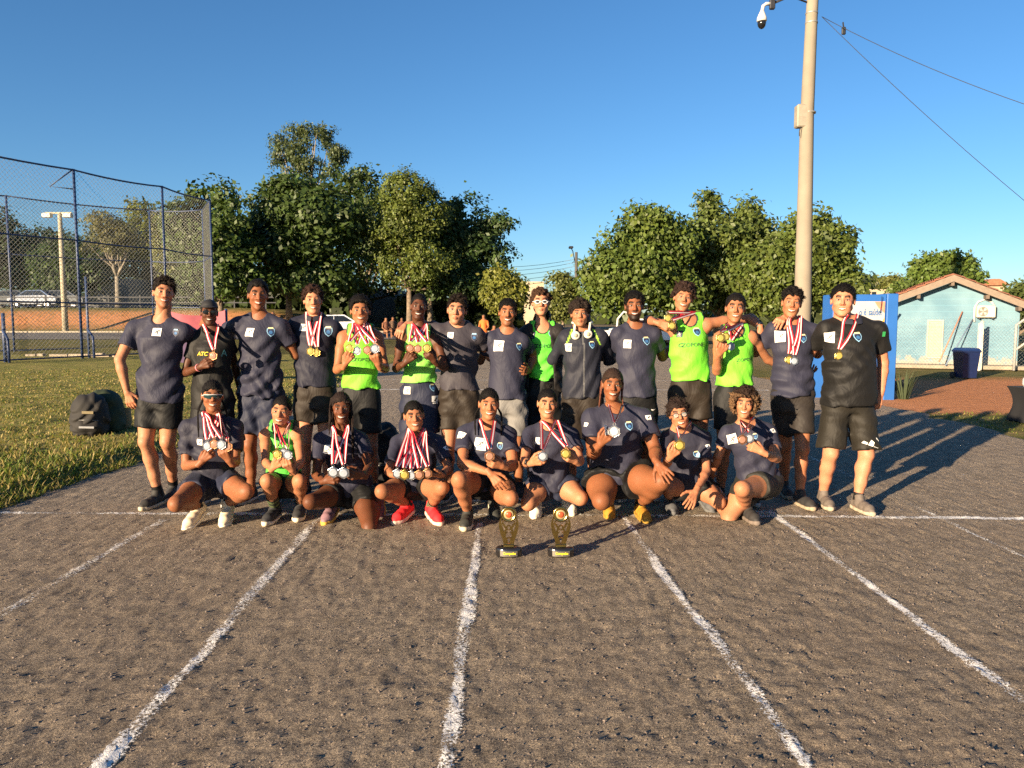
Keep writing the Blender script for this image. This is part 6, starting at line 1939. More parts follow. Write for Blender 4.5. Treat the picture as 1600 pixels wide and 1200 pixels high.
def make_medal():
    mb = MB(); R1 = 0.037
    def hexa(r, y): return [(r*math.cos(math.pi/6+i*math.pi/3), y, r*math.sin(math.pi/6+i*math.pi/3)) for i in range(6)]
    rings = [hexa(R1*0.97, 0.003), hexa(R1, 0.001), hexa(R1, -0.002), hexa(R1*0.93, -0.0035), hexa(R1*0.84, -0.0032), hexa(R1*0.80, -0.0015)]
    V = [p for r_ in rings for p in r_]; Fc = [tuple(range(6)), tuple(reversed(range(30, 36)))]
    for k in range(5):
        for i in range(6): Fc.append((k*6+i, k*6+(i+1) % 6, (k+1)*6+(i+1) % 6, (k+1)*6+i))
    mb.add(V, Fc)
    mb.tube([(0.008*math.cos(a), 0, R1+0.003+0.008*math.sin(a)) for a in np.linspace(0, 2*math.pi, 9)], 0.002, 5, False)
    e = MB(); e.lathe([(0.024, 0.0015), (0.024, 0.0035), (0.018, 0.0045), (0.012, 0.0037), (0.006, 0.005), (0.001, 0.005)], 18, (0, 0, 0), Matrix.Rotation(math.pi/2, 4, 'X'))
    return mb.mesh('medal_disc', HAIR), e.mesh('medal_emblem', HAIR, True)
MEDAL_ME, EMBLEM_ME = make_medal()
def medal(rec, px, py, metal, label, held=None, side=(0.058, 0.058), tilt=(0, 0), roll=0.0, scale=1.0, flip=False, group=None, drop=None):
    """hangs round the neck on a striped ribbon; held = depth offset from the body plane when a hand lifts it"""
    T, root = rec['T'], rec['root']
    if held is None:
        c, n = surf(rec['bv'], px, py)
        if c is None: c = at(px, py, rec['Y0']-0.13)
        M = c+np.array([0, -0.014, 0])
    else: M = at(px, py, rec['Y0']+held)
    o = empty('medal', tuple(M), label, 'medal', group)
    topz = np.array([math.sin(roll)*0.044, 0, math.cos(roll)*0.044])*scale
    d = link('disc', MEDAL_ME, o); d.rotation_euler = (R(tilt[0]), roll, R(tilt[1])); d.scale = (scale,)*3
    d.material_slots[0].link = 'OBJECT'; d.material_slots[0].material = METAL[metal]
    e = link('emblem', EMBLEM_ME, d); e.material_slots[0].link = 'OBJECT'; e.material_slots[0].material = ENAMEL[metal]
    for sg, so in ((-1, side[0]), (1, side[1])):
        N = T.at(1.0, sg*so, 0.03)+T.a*0.035
        end = M+topz*1.15+T.r*sg*0.006
        n_ = 15; pts = []
        for q in np.linspace(0, 1, n_):
            p = N*(1-q)+end*q
            h = rec['bv'].ray_cast(Vector(p+T.f*0.35), Vector(-T.f), 0.5)
            if h[0] is not None:
                vs_ = (np.array(h[0])-p) @ T.f
                if vs_ > -0.10: p = p+T.f*max(vs_+0.006, 0.0) if vs_ > -0.006 else p
                if q < 0.5 and vs_ < 0: p = p+T.f*(vs_+0.006)*(1-q*2 if held is not None else 1)
            pts.append(p)
        pts = np.array(pts)
        # light smoothing keeps the strap taut
        for _ in range(3): pts[1:-1] = (pts[:-2]+2*pts[1:-1]+pts[2:])/4+T.f*0.0015
        Vr, Fr, mi = [], [], []
        w = 0.0135
        cols = [-1.0, -0.84, -0.05, 0.55, 0.86, 1.0]; band = [2, 0, 1, 0, 2] if not flip else [0, 1, 0, 0, 2]
        if sg > 0: cols = [-c_ for c_ in cols][::-1]; band = band[::-1]
        for i in range(n_):
            tg = unit(pts[min(i+1, n_-1)]-pts[max(i-1, 0)]); wd = unit(np.cross(tg, T.f))
            for cx in cols: Vr.append(pts[i]+wd*w*cx)
        k = len(cols)
        for i in range(n_-1):
            for j in range(k-1): Fr.append((i*k+j, i*k+j+1, (i+1)*k+j+1, (i+1)*k+j)); mi.append(band[j])
        me = mesh_np('ribbon', np.array(Vr)-M, np.array(Fr), [RRED, RWHITE, RBLACK], mi=mi)
        link('ribbon', me, o)
    return o
def glasses(rec, label, kind, name='sunglasses'):
    Rm, hs, HC = rec['Rm'], rec['hs'], rec['HC']
    o = empty(name, tuple(HC), label, name)
    o.rotation_euler = Matrix(Rm.tolist()).to_euler(); o.scale = (hs,)*3
    fw = rec['S'].get('fw', 1.0)
    if kind == 'visor':
        mb = MB(); V = []
        for i in range(13):
            a = (i/12-0.5)*2; x = 0.068*a; y = -0.104+0.040*abs(a)**2.2
            V += [(x, y, 0.022-0.004*abs(a)), (x, y-0.002, 0.004), (x*0.97, y+0.002, -0.014+0.012*math.exp(-(a/0.22)**2)+0.010*abs(a)**3)]
        mb.add(V, [(3*i+j, 3*i+3+j, 3*i+4+j, 3*i+1+j) for i in range(12) for j in range(2)]); mb.build('lens', mat('lens_teal', (0.02, 0.05, 0.055), 0.08, 0.4, bmp=0), o, True)
        mb = MB(); mb.tube([V[3*i] for i in range(13)], 0.003, 6); mb.build('frame', mat('frame_white', (0.5, 0.5, 0.5), 0.4, bmp=0), o, True)
        fm = mat('frame_white', (0.5,)*3)
    else:
        fm = mat('frame_white2', (0.62, 0.60, 0.58), 0.3, bmp=0) if kind == 'oval' else mat('frame_black', (0.012, 0.012, 0.013), 0.3, bmp=0)
        rx, rz = {'oval': (0.023, 0.0135), 'wide': (0.028, 0.018), 'round': (0.022, 0.019)}[kind]
        lm = mat('lens_black', (0.006, 0.006, 0.008), 0.06, bmp=0)
        for s in (-1, 1):
            cx, cz = s*0.033, 0.005
            ring = [(cx+rx*math.cos(t), -0.100+0.010*abs(math.cos(t))*0.4+0.006*(1 if s*math.cos(t) > 0 else 0)*abs(math.cos(t)), cz+rz*math.sin(t)) for t in np.linspace(0, 2*math.pi, 17)]
            mb = MB(); mb.tube(ring, 0.0042 if kind == 'oval' else 0.0026, 6, False); mb.build('rim', fm, o, True)
            if kind != 'round':
                mb = MB(); mb.add(ring[:-1]+[(cx, -0.101, cz)], [(i, (i+1) % 16, 16) for i in range(16)]); mb.build('lens', lm, o, True)
            else:
                gm = bpy.data.materials.get('clear_lens')
                if gm is None:
                    gm, nt, p = nodes_of('clear_lens'); p.inputs['Base Color'].default_value = (0.9, 0.95, 0.95, 1); p.inputs['Roughness'].default_value = 0.03; p.inputs['Alpha'].default_value = 0.15
                mb = MB(); mb.add(ring[:-1]+[(cx, -0.101, cz)], [(i, (i+1) % 16, 16) for i in range(16)]); mb.build('lens', gm, o, True)
        mb = MB(); mb.tube([(-0.011, -0.100, 0.008), (0, -0.103, 0.011), (0.011, -0.100, 0.008)], 0.0028, 6); mb.build('bridge', fm, o, True)
    for s in (-1, 1):
        mb = MB(); mb.tube([(s*0.060, -0.088 if kind != 'visor' else -0.07, 0.010), (s*0.078*fw, -0.03, 0.010), (s*0.081*fw, 0.02, 0.004)], 0.003, 6); mb.build('temple', fm, o, True)
    return o

# ------------------------------------------------------------------ the team
LIGHT = (0.36, 0.175, 0.10); FAIR = (0.43, 0.215, 0.13); TAN = (0.30, 0.132, 0.066); BRN = (0.21, 0.089, 0.042); DARKSK = (0.115, 0.046, 0.022); DEEP = (0.085, 0.034, 0.017)
HB = (0.005, 0.004, 0.0036); HBR = (0.012, 0.0075, 0.0055)
WSOLE = (0.55, 0.5, 0.42)
def vary(S, seed):
    r = np.random.default_rng(seed)
    for k, d, s in (('fw', 1.0, 0.022), ('jaw', 1.0, 0.05), ('nose', 1.05, 0.10), ('lip', 1.0, 0.12), ('brow', 1.0, 0.25), ('chin', 0.0, 0.003), ('eyez', 0.0, 0.0012), ('nlen', 0.0, 0.0025), ('cheek', 1.0, 0.10), ('eyex', 0.0, 0.0010)):
        S[k] = S.get(k, d)+float(np.clip(r.normal(0, s), -1.6*s, 1.6*s))
    if S.get('smile', 1.0) > 0.3: S['smile'] = 0.75+0.4*float(r.random())
    S['seed'] = seed
    return S
_person = person
def person(key, S): return _person(key, vary(S, sum(ord(q)*(i*17+3) for i, q in enumerate(key))))
# back row, standing, left to right
person('b1', dict(who='tall man at the left end', label='tall standing man in navy tee and black shorts at the left end', Y0=6.0, head=(256, 458, 0.97), roll=5, yaw=8, fw=0.95, skin=(0.40, 0.20, 0.118), hair=HBR, style='sweep', hth=0.012, beard=3,
    sl=(199, 497), sr=(298, 502), b=1.0, ab=1.0, arm_r=dict(e=(316, 536, 0.20), w=(345, 528, 0.30)), arm_l=dict(e=(187, 562, 'f'), w=(198, 610, 'f'), tip=(207, 640), hand='relaxed'), hipx=248, feet=[((231, 795), -12, 0), ((266, 782), 12, 0)], kn=((228, 690, -0.05), (262, 690, 0.0)),
    hem=-0.12, shfrac=0.72, shoes=((0.02, 0.018, 0.016), (0.42, 0.36, 0.26), (0.05,)*3), socks=((0.16, BLACK, BLACK), (0.16, BLACK, BLACK)), wr=1.2))
person('b2', dict(who='man in black tee and visor cap', label='standing man in black tee, cap and sunglasses holding up a medal', Y0=6.08, head=(327, 489, 0.84), yaw=4, roll=2, skin=DEEP, style=None, fw=0.95, neck=0.9,
    sl=(294, 514), sr=(366, 514), b=0.92, ab=0.82, topc=BLACKTEE, arm_l=dict(e=(289, 583, 'f'), w=(312, 574, 'f'), tip=(330, 566), hand='hold'), arm_r=dict(e=(366, 566, 0.16), w=(374, 606, 0.22)), hem=-0.09, shfrac=0.75, hair=HB))
person('b3', dict(who='dark-haired man third from left', label='standing man in navy tee with faded hair, third from the left', Y0=6.2, head=(403, 462, 0.99), roll=3, yaw=6, skin=BRN, style='buzz', hth=0.012, htop=1.6, fade=True, front=0.068, fw=0.96, nose=1.15, lip=1.2,
    sl=(360, 492), sr=(452, 495), b=1.0, ab=1.0, arm_r=dict(e=(462, 555, 0.10), w=(478, 548, 0.25)), arm_l=dict(e=(348, 520, 0.16), w=(326, 508, 0.25)), hem=-0.06, shfrac=0.8, shortc=DNAVY, wr=1.3))
person('b4', dict(who='curly-haired man in navy polo', label='standing man in dark navy polo wearing gold medals, curly brown hair', Y0=6.35, head=(489, 470, 0.94), yaw=3, skin=(0.46, 0.23, 0.14), hair=(0.028, 0.012, 0.008), style='curly', hth=0.020, ncurl=240, curlr=0.011, fw=0.98,
    sl=(450, 492), sr=(533, 497), b=0.98, topc=(0.013, 0.0135, 0.025), top='polo', hem=0.07, shfrac=0.6, shortc=BROWNBLK, shw=1.05))
person('b5', dict(who='green-vest man with four medals', label='standing man in lime green vest holding four medals apart', Y0=6.25, head=(563, 486, 0.94), yaw=2, skin=(0.30, 0.135, 0.068), style='short', hth=0.018, htop=1.5, front=0.07, nose=1.15, lip=1.1,
    sl=(524, 512), sr=(602, 512), b=0.90, ab=0.92, top='vest', topc=GREEN, inset=10, arm_l=dict(e=(527, 578, 'f'), w=(538, 572, 'f'), tip=(548, 552), hand='hold'), arm_r=dict(e=(602, 576, 'f'), w=(592, 572, 'f'), tip=(582, 552), hand='hold'), hem=0.14, shfrac=0.72, ease=0.8))
person('b6', dict(who='dark-skinned green-vest man in navy shorts', label='standing man in lime vest and navy shorts with head tilted, holding medals', Y0=6.25, head=(654, 480, 0.90), roll=6, yaw=3, skin=DEEP, style='buzz', hth=0.005, beard=2, fw=0.92,
    sl=(616, 513), sr=(694, 514), b=0.88, ab=0.85, top='vest', topc=(0.20, 0.60, 0.08), inset=10, arm_l=dict(e=(619, 576, 'f'), w=(632, 568, 'f'), tip=(648, 552), hand='hold'), arm_r=dict(e=(695, 574, 'f'), w=(680, 566, 'f'), tip=(666, 550), hand='hold'), hem=0.22, shfrac=0.75, shortc=DNAVY, ease=0.6))
person('b7', dict(who='serious man in grey-navy tee', label='unsmiling standing man in grey-navy tee, arm over the neighbour on his right', Y0=6.25, head=(714, 485, 0.98), roll=5, yaw=-6, smile=0.0, skin=(0.40, 0.205, 0.125), hair=HBR, style='sweep', hth=0.012, neck=1.1, lip=1.2,
    sl=(676, 503), sr=(758, 508), b=0.94, arm_l=dict(e=(660, 506, 0.13), w=(634, 508, 0.05), tip=(618, 524, -0.09), hand='drape', n=(0, -0.6, 0.8)), hem=0.11, shfrac=0.64, shortc=BROWNBLK, topc=(0.036, 0.032, 0.040), wr=1.2, ease=0.7, slv=0.5))
person('b8', dict(who='moustached man in navy tee', label='smiling standing man with moustache, navy tee and grey shorts', Y0=6.3, head=(793, 489, 0.91), roll=3, yaw=2, skin=(0.27, 0.12, 0.06), style='short', hth=0.010, beard=2, fw=0.94, nose=1.1,
    sl=(756, 514), sr=(829, 518), b=0.9, arm_r=dict(e=(836, 556, 0.14), w=(826, 580, 0.06), tip=(818, 580, -0.14), hand='relaxed'), hem=0.0, shfrac=0.78, shortc=GREY, shw=1.05))
person('b9', dict(who='man in white sunglasses', label='standing man in green vest under an open black jacket, white-rimmed sunglasses', Y0=6.5, head=(845, 473, 0.93), smile=0.0, yaw=2, skin=(0.46, 0.235, 0.145), hair=(0.045, 0.022, 0.012), style='curly', hth=0.018, ncurl=240, neck=0.95,
    sl=(812, 507), sr=(884, 507), b=0.92, top='vest', topc=(0.10, 0.58, 0.045), inset=9, hem=0.18, shfrac=0.75, ease=0.6, jacket=True))
person('b10', dict(who='man in zipped jacket', label='standing man in zipped navy jacket with headphones round his neck', Y0=6.3, head=(906, 491, 0.88), smile=0.0, yaw=2, skin=(0.34, 0.165, 0.092), style='curly', hth=0.026, ncurl=300, curlr=0.011, topmore=0.012, hair=(0.02, 0.013, 0.010), front=0.052,
    sl=(872, 512), sr=(950, 512), b=0.96, top='jacket', topc=(0.014, 0.015, 0.024), hem=0.02, hemband=(0.012, 0.012, 0.016), shfrac=0.8, shortc=BROWNBLK, ease=0.9))
person('b11', dict(who='bearded man', label='standing bearded man in navy tee with dark shorts', Y0=6.3, head=(991, 479, 0.97), yaw=3, skin=BRN, style='short', hth=0.014, beard=1, fw=0.95, hair=HB,
    sl=(954, 508), sr=(1034, 508), b=0.98, arm_l=dict(e=(946, 556, 'b'), w=(926, 560, 0.25)), hem=-0.02, shfrac=0.95, shortc=BLACK, ease=1.1))
person('b12', dict(who='tall curly-haired green-vest man', label='tall standing man in lime green vest with arms over two neighbours, curly hair', Y0=6.32, head=(1068, 466, 0.93), roll=9, yaw=4, skin=(0.36, 0.17, 0.095), style='curly', hth=0.024, ncurl=320, topmore=0.012, hair=(0.025, 0.013, 0.010), front=0.058,
    sl=(1046, 500), sr=(1112, 492), b=0.98, ab=0.95, inset=6, top='vest', topc=GREEN, arm_l=dict(e=(1012, 500, 0.08), w=(1026, 504, -0.14), tip=(1042, 510, -0.17), hand='hold'), arm_r=dict(e=(1174, 497, 0.10), w=(1188, 512, -0.10), tip=(1191, 538, -0.13), hand='drape'), hem=0.15, shfrac=0.54, shortc=BROWNBLK, shw=1.1, ease=0.9))
person('b13', dict(who='green-vest man in front of the tall one', label='smiling standing man in lime vest lifting two gold medals with one hand', Y0=6.12, head=(1149, 482, 0.96), roll=3, yaw=2, skin=(0.32, 0.15, 0.08), style='buzz', hth=0.009, beard=0, fade=True, front=0.062,
    sl=(1112, 513), sr=(1186, 512), b=0.90, ab=0.92, inset=10, top='vest', topc=GREEN, arm_l=dict(e=(1120, 580, 'f'), w=(1122, 556, -0.20), tip=(1134, 538), hand='hold'), arm_r=dict(e=(1200, 562, 0.12), w=(1256, 586, 0.20), tip=(1272, 576, 0.02), hand='relaxed'), hem=0.19, shfrac=0.62, ease=0.8))
person('b14', dict(who='young man second from right', label='young standing man in navy tee with two medals, second from the right', Y0=6.12, head=(1237, 474, 0.97), roll=6, yaw=3, skin=(0.33, 0.155, 0.083), style='curly', hth=0.017, ncurl=240, fadecut=True, topmore=0.01, fw=0.96,
    sl=(1197, 500), sr=(1282, 502), b=0.95, hem=0.01, shfrac=0.72, hipx=1240, feet=[((1230, 778), -8, 0), ((1262, 795), 8, 0)], shoes=((0.02, 0.018, 0.017), (0.28, 0.22, 0.15), (0.03,)*3), shortc=(0.022, 0.018, 0.016)))
person('b15', dict(who='man in black polo at the right end', label='heavy-set standing man in black polo and shorts at the right end', Y0=5.95, head=(1317, 470, 1.02), roll=2, yaw=-2, skin=(0.46, 0.22, 0.135), hair=HB, style='short', hth=0.010, fw=1.06, jaw=1.15, neck=1.2,
    sl=(1279, 498), sr=(1384, 500), b=1.16, ab=1.08, lb=1.06, belly=True, top='polo', topc=BLACKTEE, arm_l=dict(e=(1266, 552, 0.22), w=(1226, 496, 0.20), tip=(1213, 504, 0.07), hand='drape', n=(0.1, -0.5, 0.9)), arm_r=dict(e=(1380, 566, 'b'), w=(1377, 612, 'f'), tip=(1367, 642), hand='relaxed'),
    hipx=1327, hem=-0.10, shfrac=0.92, shortc=(0.014, 0.012, 0.009), feet=[((1293, 795), -6, 0), ((1354, 803), 6, 0)], kn=((1298, 708, -0.05), (1354, 710, -0.05)), shoes=((0.11, 0.09, 0.075), (0.32, 0.27, 0.20), (0.3, 0.28, 0.25)), socks=((0.10, (0.12, 0.09, 0.075), (0.12, 0.09, 0.075)), (0.12, BLACK, BLACK)), slv=0.66))
# front row, crouching or kneeling, left to right
person('f1', dict(who='crouching woman in visor sunglasses', label='crouching woman in wrap-around sunglasses and navy tee, cream shoes', Y0=5.58, head=(332, 619, 0.92), roll=2, yaw=3, skin=(0.24, 0.105, 0.052), style='braidback', hth=0.006, len=0.34, front=0.058,
    sl=(281, 652), sr=(380, 652), hip=(334, 754), b=0.92, lb=1.0, ab=0.9, kn=((276, 787), (384, 768)), feet=[((299, 822), -10, 18), ((352, 818), 8, 18)], shoes=((0.62, 0.52, 0.36), (0.66, 0.58, 0.44), (0.6, 0.5, 0.35)), socks=((0.10, BLACK, BLACK), (0.10, BLACK, BLACK)),
    arm_l=dict(e=(291, 728, 'f'), w=(312, 724, 'f'), tip=(332, 704), hand='hold'), arm_r=dict(e=(368, 722, 'f'), w=(360, 722, 'f'), tip=(344, 702), hand='hold'), hem=-0.02, shfrac=0.5, shortc=DNAVY, topc=(0.020, 0.020, 0.033), shin=0.38, thigh=0.38, slv=0.72, wr=1.2))
person('f2', dict(who='crouching girl in green vest', label='crouching girl in green vest with striped sock, medals in both hands', Y0=5.6, head=(440, 643, 0.92), roll=7, yaw=-10, skin=(0.37, 0.18, 0.098), style='back', hth=0.007, front=0.060, fw=0.95,
    sl=(407, 664), sr=(473, 664), hip=(443, 756), b=0.80, lb=0.85, ab=0.78, inset=5, top='vest', topc=(0.09, 0.50, 0.06), kn=((418, 752), (468, 752)), feet=[((420, 818), -4, 0), ((466, 812), 6, 0)], shoes=((0.02, 0.02, 0.022), (0.6, 0.52, 0.38), (0.1,)*3), socks=((0.42, (0.015, 0.02, 0.015), (0.09, 0.12, 0.05)), (0.12, BLACK, BLACK)),
    arm_l=dict(e=(415, 722, 'f'), w=(426, 732, 'f'), tip=(440, 718), hand='hold'), arm_r=dict(e=(470, 722, 'f'), w=(458, 736, 'f'), tip=(444, 722), hand='hold'), hem=0.03, shfrac=0.4, shin=0.39, thigh=0.38, ease=0.6))
person('f3', dict(who='kneeling woman with long braids', label='kneeling woman with long dark braids and navy tee', Y0=5.6, head=(533, 638, 0.92), roll=1, yaw=2, skin=DARKSK, style='longbraid', hth=0.010, len=0.50, lshort=0.55, front=0.058, fw=0.92, lip=1.15, hair=(0.018, 0.011, 0.009),
    sl=(489, 672), sr=(576, 672), hip=(550, 768), b=0.86, lb=0.95, ab=0.84, kn=((486, 784), (577, 822, -0.27)), feet=[((512, 815), -6, 10), ((0.0, 0.0), 0, 0)], shoes=((0.20, 0.11, 0.13), (0.65, 0.36, 0.05), (0.6, 0.55, 0.5)),
    arm_l=dict(e=(494, 742, 'f'), w=(506, 752, 'f'), tip=(527, 748), hand='hold'), arm_r=dict(e=(578, 730, 'f'), w=(568, 744, 'f'), tip=(546, 742), hand='hold'), hem=-0.02, shfrac=0.45, shin=0.38, thigh=0.40))
person('f4', dict(who='crouching girl in red shoes', label='crouching girl in bright red shoes showing a row of medals', Y0=5.6, head=(647, 650, 0.90), roll=-4, yaw=5, skin=(0.31, 0.143, 0.076), style='back', tail=True, hth=0.007, front=0.058, nose=1.15,
    sl=(609, 676), sr=(696, 676), hip=(648, 760), b=0.86, lb=0.92, ab=0.8, kn=((598, 768), (690, 762)), feet=[((624, 815), -22, 6), ((682, 817), 24, 6)], shoes=((0.62, 0.012, 0.018), (0.62, 0.45, 0.36), (0.5, 0.02, 0.03)), socks=((0.10, BLACK, BLACK), (0.22, (0.03, 0.03, 0.025), (0.16, 0.16, 0.09))),
    arm_l=dict(e=(607, 736, 'f'), w=(615, 742, 'f'), tip=(638, 744), hand='relaxed', n=(0, -0.3, -1)), arm_r=dict(e=(702, 732, 'f'), w=(690, 742, 'f'), tip=(668, 742), hand='relaxed', n=(0, -0.3, -1)), hem=-0.02, shfrac=0.4, shin=0.37, thigh=0.38, slv=0.75))
person('f5', dict(who='crouching woman behind the left trophy', label='crouching woman in navy tee holding a medal, hand draped over her knee', Y0=5.6, head=(764, 632, 0.93), roll=2, yaw=4, skin=(0.33, 0.15, 0.078), style='braidback', hth=0.007, len=0.26, front=0.062, fw=1.02, jaw=1.05,
    sl=(714, 662), sr=(806, 664), hip=(760, 756), b=1.02, lb=1.08, ab=0.98, kn=((718, 750), (797, 778)), feet=[((727, 826), -5, 0), ((772, 808), 4, 35)], shoes=((0.022, 0.023, 0.02), (0.5, 0.43, 0.30), (0.06,)*3),
    arm_l=dict(e=(722, 724, 'f'), w=(764, 738, 'f'), tip=(782, 760), hand='drape'), arm_r=dict(e=(802, 727, 'f'), w=(787, 729, 'f'), tip=(766, 722), hand='hold'), hem=-0.02, shfrac=0.4, shin=0.41, thigh=0.40, slv=0.62, socks=((0.10, BLACK, BLACK), (0.1, BLACK, BLACK))))
person('f6', dict(who='crouching woman with top bun', label='crouching woman with a high bun, navy tee and white shoes', Y0=5.62, head=(855, 631, 0.88), roll=3, yaw=5, skin=(0.39, 0.195, 0.108), style='bun', hth=0.008, front=0.060, fw=0.96,
    sl=(815, 664), sr=(905, 664), hip=(861, 756), b=0.88, lb=1.0, ab=0.86, kn=((826, 786), (906, 778)), feet=[((836, 806), -8, 10), ((890, 802), 8, 10)], shoes=((0.66, 0.62, 0.54), (0.62, 0.56, 0.45), (0.6,)*3), socks=((0.16, (0.6, 0.57, 0.5), (0.6, 0.57, 0.5)), (0.16, (0.6, 0.57, 0.5), (0.6, 0.57, 0.5))),
    arm_l=dict(e=(819, 722, 'f'), w=(829, 724, 'f'), tip=(848, 718), hand='hold'), arm_r=dict(e=(906, 720, 'f'), w=(901, 722, 'f'), tip=(886, 712), hand='hold'), hem=-0.05, shfrac=0.4, shin=0.38, thigh=0.39, shortc=DNAVY))
person('f7', dict(who='big woman with cornrow braids', label='big crouching woman with cornrow braids and yellow shoes holding a bright medal', Y0=5.62, head=(957, 602, 0.95), roll=3, yaw=4, skin=BRN, style='cornrow', hth=0.010, front=0.060, fw=0.98, lip=1.2, nose=1.15, hair=(0.03, 0.017, 0.012), braidc=(0.14, 0.05, 0.03),
    sl=(912, 638), sr=(1018, 638), hip=(963, 748), b=1.18, lb=1.36, ab=1.18, kn=((940, 782), (1032, 752)), feet=[((951, 806), -6, 20), ((1006, 814), 4, 0)], shoes=((0.36, 0.17, 0.012), (0.30, 0.17, 0.02), (0.02,)*3), socks=((0.14, BLACK, BLACK), (0.16, BLACK, BLACK)),
    arm_l=dict(e=(926, 708, 'f'), w=(936, 696, 'f'), tip=(952, 678), hand='hold'), arm_r=dict(e=(1024, 704, 'f'), w=(1026, 722, 'f'), tip=(1041, 742), hand='flat'), hem=-0.02, shfrac=0.36, shin=0.43, thigh=0.44, slv=0.62, shw=1.1))
person('f8', dict(who='crouching person in round glasses', label='crouching person in round dark glasses holding a gold medal', Y0=5.65, head=(1061, 647, 0.92), roll=-10, yaw=4, skin=(0.37, 0.178, 0.10), style='curly', hth=0.016, ncurl=230, hair=(0.02, 0.012, 0.01), front=0.058, fw=0.95,
    sl=(1031, 668), sr=(1112, 668), hip=(1076, 757), b=0.86, lb=0.92, ab=0.8, kn=((1046, 762), (1122, 784)), feet=[((1049, 802), -4, 0), ((1106, 796), 10, 20)], shoes=((0.07, 0.07, 0.075), (0.10, 0.10, 0.10), (0.2,)*3),
    arm_l=dict(e=(1042, 724, 'f'), w=(1046, 716, 'f'), tip=(1060, 700), hand='hold'), arm_r=dict(e=(1104, 736, 'f'), w=(1088, 766, 'f'), tip=(1078, 788), hand='flat'), hem=-0.02, shfrac=0.4, shin=0.38, thigh=0.39, topc=(0.020, 0.020, 0.033), slv=0.7))
person('f9', dict(who='kneeling woman with curly hair', label='kneeling woman with wide curly light-tipped hair at the right of the front row', Y0=5.62, head=(1164, 631, 0.88), roll=4, yaw=-4, skin=(0.38, 0.185, 0.104), style='bigcurly', hth=0.030, ncurl=820, curlr=0.0095, hair=(0.022, 0.012, 0.008), tips=(0.17, 0.095, 0.048), front=0.062, fw=0.95,
    sl=(1125, 662), sr=(1214, 660), hip=(1186, 756), b=0.90, lb=1.0, ab=0.88, kn=((1139, 808, -0.06), (1160, 764)), feet=[((0.0, 0.0), 0, 0), ((1176, 817), 4, 0)], shoes=((0.022, 0.02, 0.02), (0.14, 0.11, 0.09), (0.4,)*3), socks=((None), (0.12, BLACK, BLACK)),
    arm_l=dict(e=(1122, 712, 0.02), w=(1112, 740, 0.16)), arm_r=dict(e=(1214, 716, 'f'), w=(1194, 708, 'f'), tip=(1168, 694), hand='hold'), hem=-0.02, shfrac=0.5, shin=0.40, thigh=0.40, shortc=(0.018, 0.017, 0.014), slv=0.62))

# ------------------------------------------------------------------ worn extras
def head_child(rec, name, V, Fq, m, col=None):
    me = mesh_np(name, (V*rec['hs']) @ rec['Rm'].T+rec['HC']-rec['root'], Fq, m, col=col)
    return link(name, me, rec['P'])
r2 = PEOPLE['b2']
g = Field((-0.10, -0.20, 0.0), (0.10, 0.12, 0.15), 0.006)
g.ell((0, 0.012, 0.032), (0.083, 0.102, 0.098), 0.01)
X, Y, Z = g.all()
g.f = np.maximum(g.f, (f32(0.048)-0.10*Y)-Z)
g.ell((0, -0.105, 0.052), (0.072, 0.070, 0.010), 0.010)
V_, F_ = g.mesh()
head_child(r2, 'cap', V_, F_, mat('cap_black', (0.010, 0.010, 0.011), 0.7))
g = Field((-0.10, -0.12, -0.06), (0.10, 0.13, 0.10), 0.005); g.ell((0, 0.014, 0.028), (0.077, 0.099, 0.092), 0.01)
X, Y, Z = g.all(); g.f = np.maximum(g.f, scalp_line(np.asarray(g.ax[1]), 0.07).astype(f32)[None, :, None]-Z); V_, F_ = g.mesh()
head_child(r2, 'hair', V_, F_, HAIR, col=np.tile(np.array(HB), (len(V_), 1)))
glasses(r2, 'dark sunglasses on the man in black tee and cap', 'wide')
glasses(PEOPLE['b9'], 'white-rimmed oval sunglasses on the man in the open jacket', 'oval')
glasses(PEOPLE['f1'], 'wrap-around visor sunglasses on the woman at the front left', 'visor')
glasses(PEOPLE['f8'], 'round thin black spectacles on the crouching person', 'round', 'spectacles')

def open_jacket(rec):
    T, S, arms, root = rec['T'], rec['S'], rec['arms'], rec['root']; b = S['b']
    tq = [T.at(-0.02, 0, 0), rec['C1']]+[q for A in arms for q in A[:3]]
    g = Field(np.min(tq, 0)-0.2, np.max(tq, 0)+0.2, 0.0105)
    T.loft(g, [(-0.05, .175*b+.03, .125*b+.03, 0), (0.4, .16*b+.03, .11*b+.028, 0), (0.74, .165*b+.022, .118*b+.02, .01), (0.9, .13*b+.02, .09*b+.016, 0), (1.0, .085, .072, 0)], 0.0, 1.0, 0.04)
    for i, (Sx, E, W, hp, tip, n) in enumerate(arms):
        sg = -1 if i == 0 else 1
        g.cone(T.at(0.96, sg*0.05, -0.005), Sx, 0.066*b, 0.068, 0.03); g.chain([Sx, E], [.070, .06], 0.03); sleeve(g, E, W, .06, .045, 0.02)
    g.cone(T.at(0.95, 0, -0.02), T.at(1.10, 0, -0.005), 0.085, 0.080, 0.02)
    X, Y, Z = g.all(); t, u, v = T.coords(X, Y, Z)
    g.f -= wrinkle(X, Y, Z, 55, 0.006).astype(f32)
    ww = np.interp(t, [-0.2, 0.2, 0.6, 0.9, 1.2], [0.115, 0.105, 0.088, 0.07, 0.062]).astype(f32)
    g.f = np.maximum(g.f, np.minimum(ww-np.abs(u+0.012), v-0.0))
    g.cone(T.at(0.92, 0, 0.0), rec['HC']+np.array([0, 0.02, -0.04]), 0.068, 0.066, 0.004, True)
    V_, F_ = g.mesh()
    link('jacket', mesh_np('jacket', V_-root, F_, CLOTH, col=np.tile(np.array((0.014, 0.012, 0.012)), (len(V_), 1))), rec['P'])
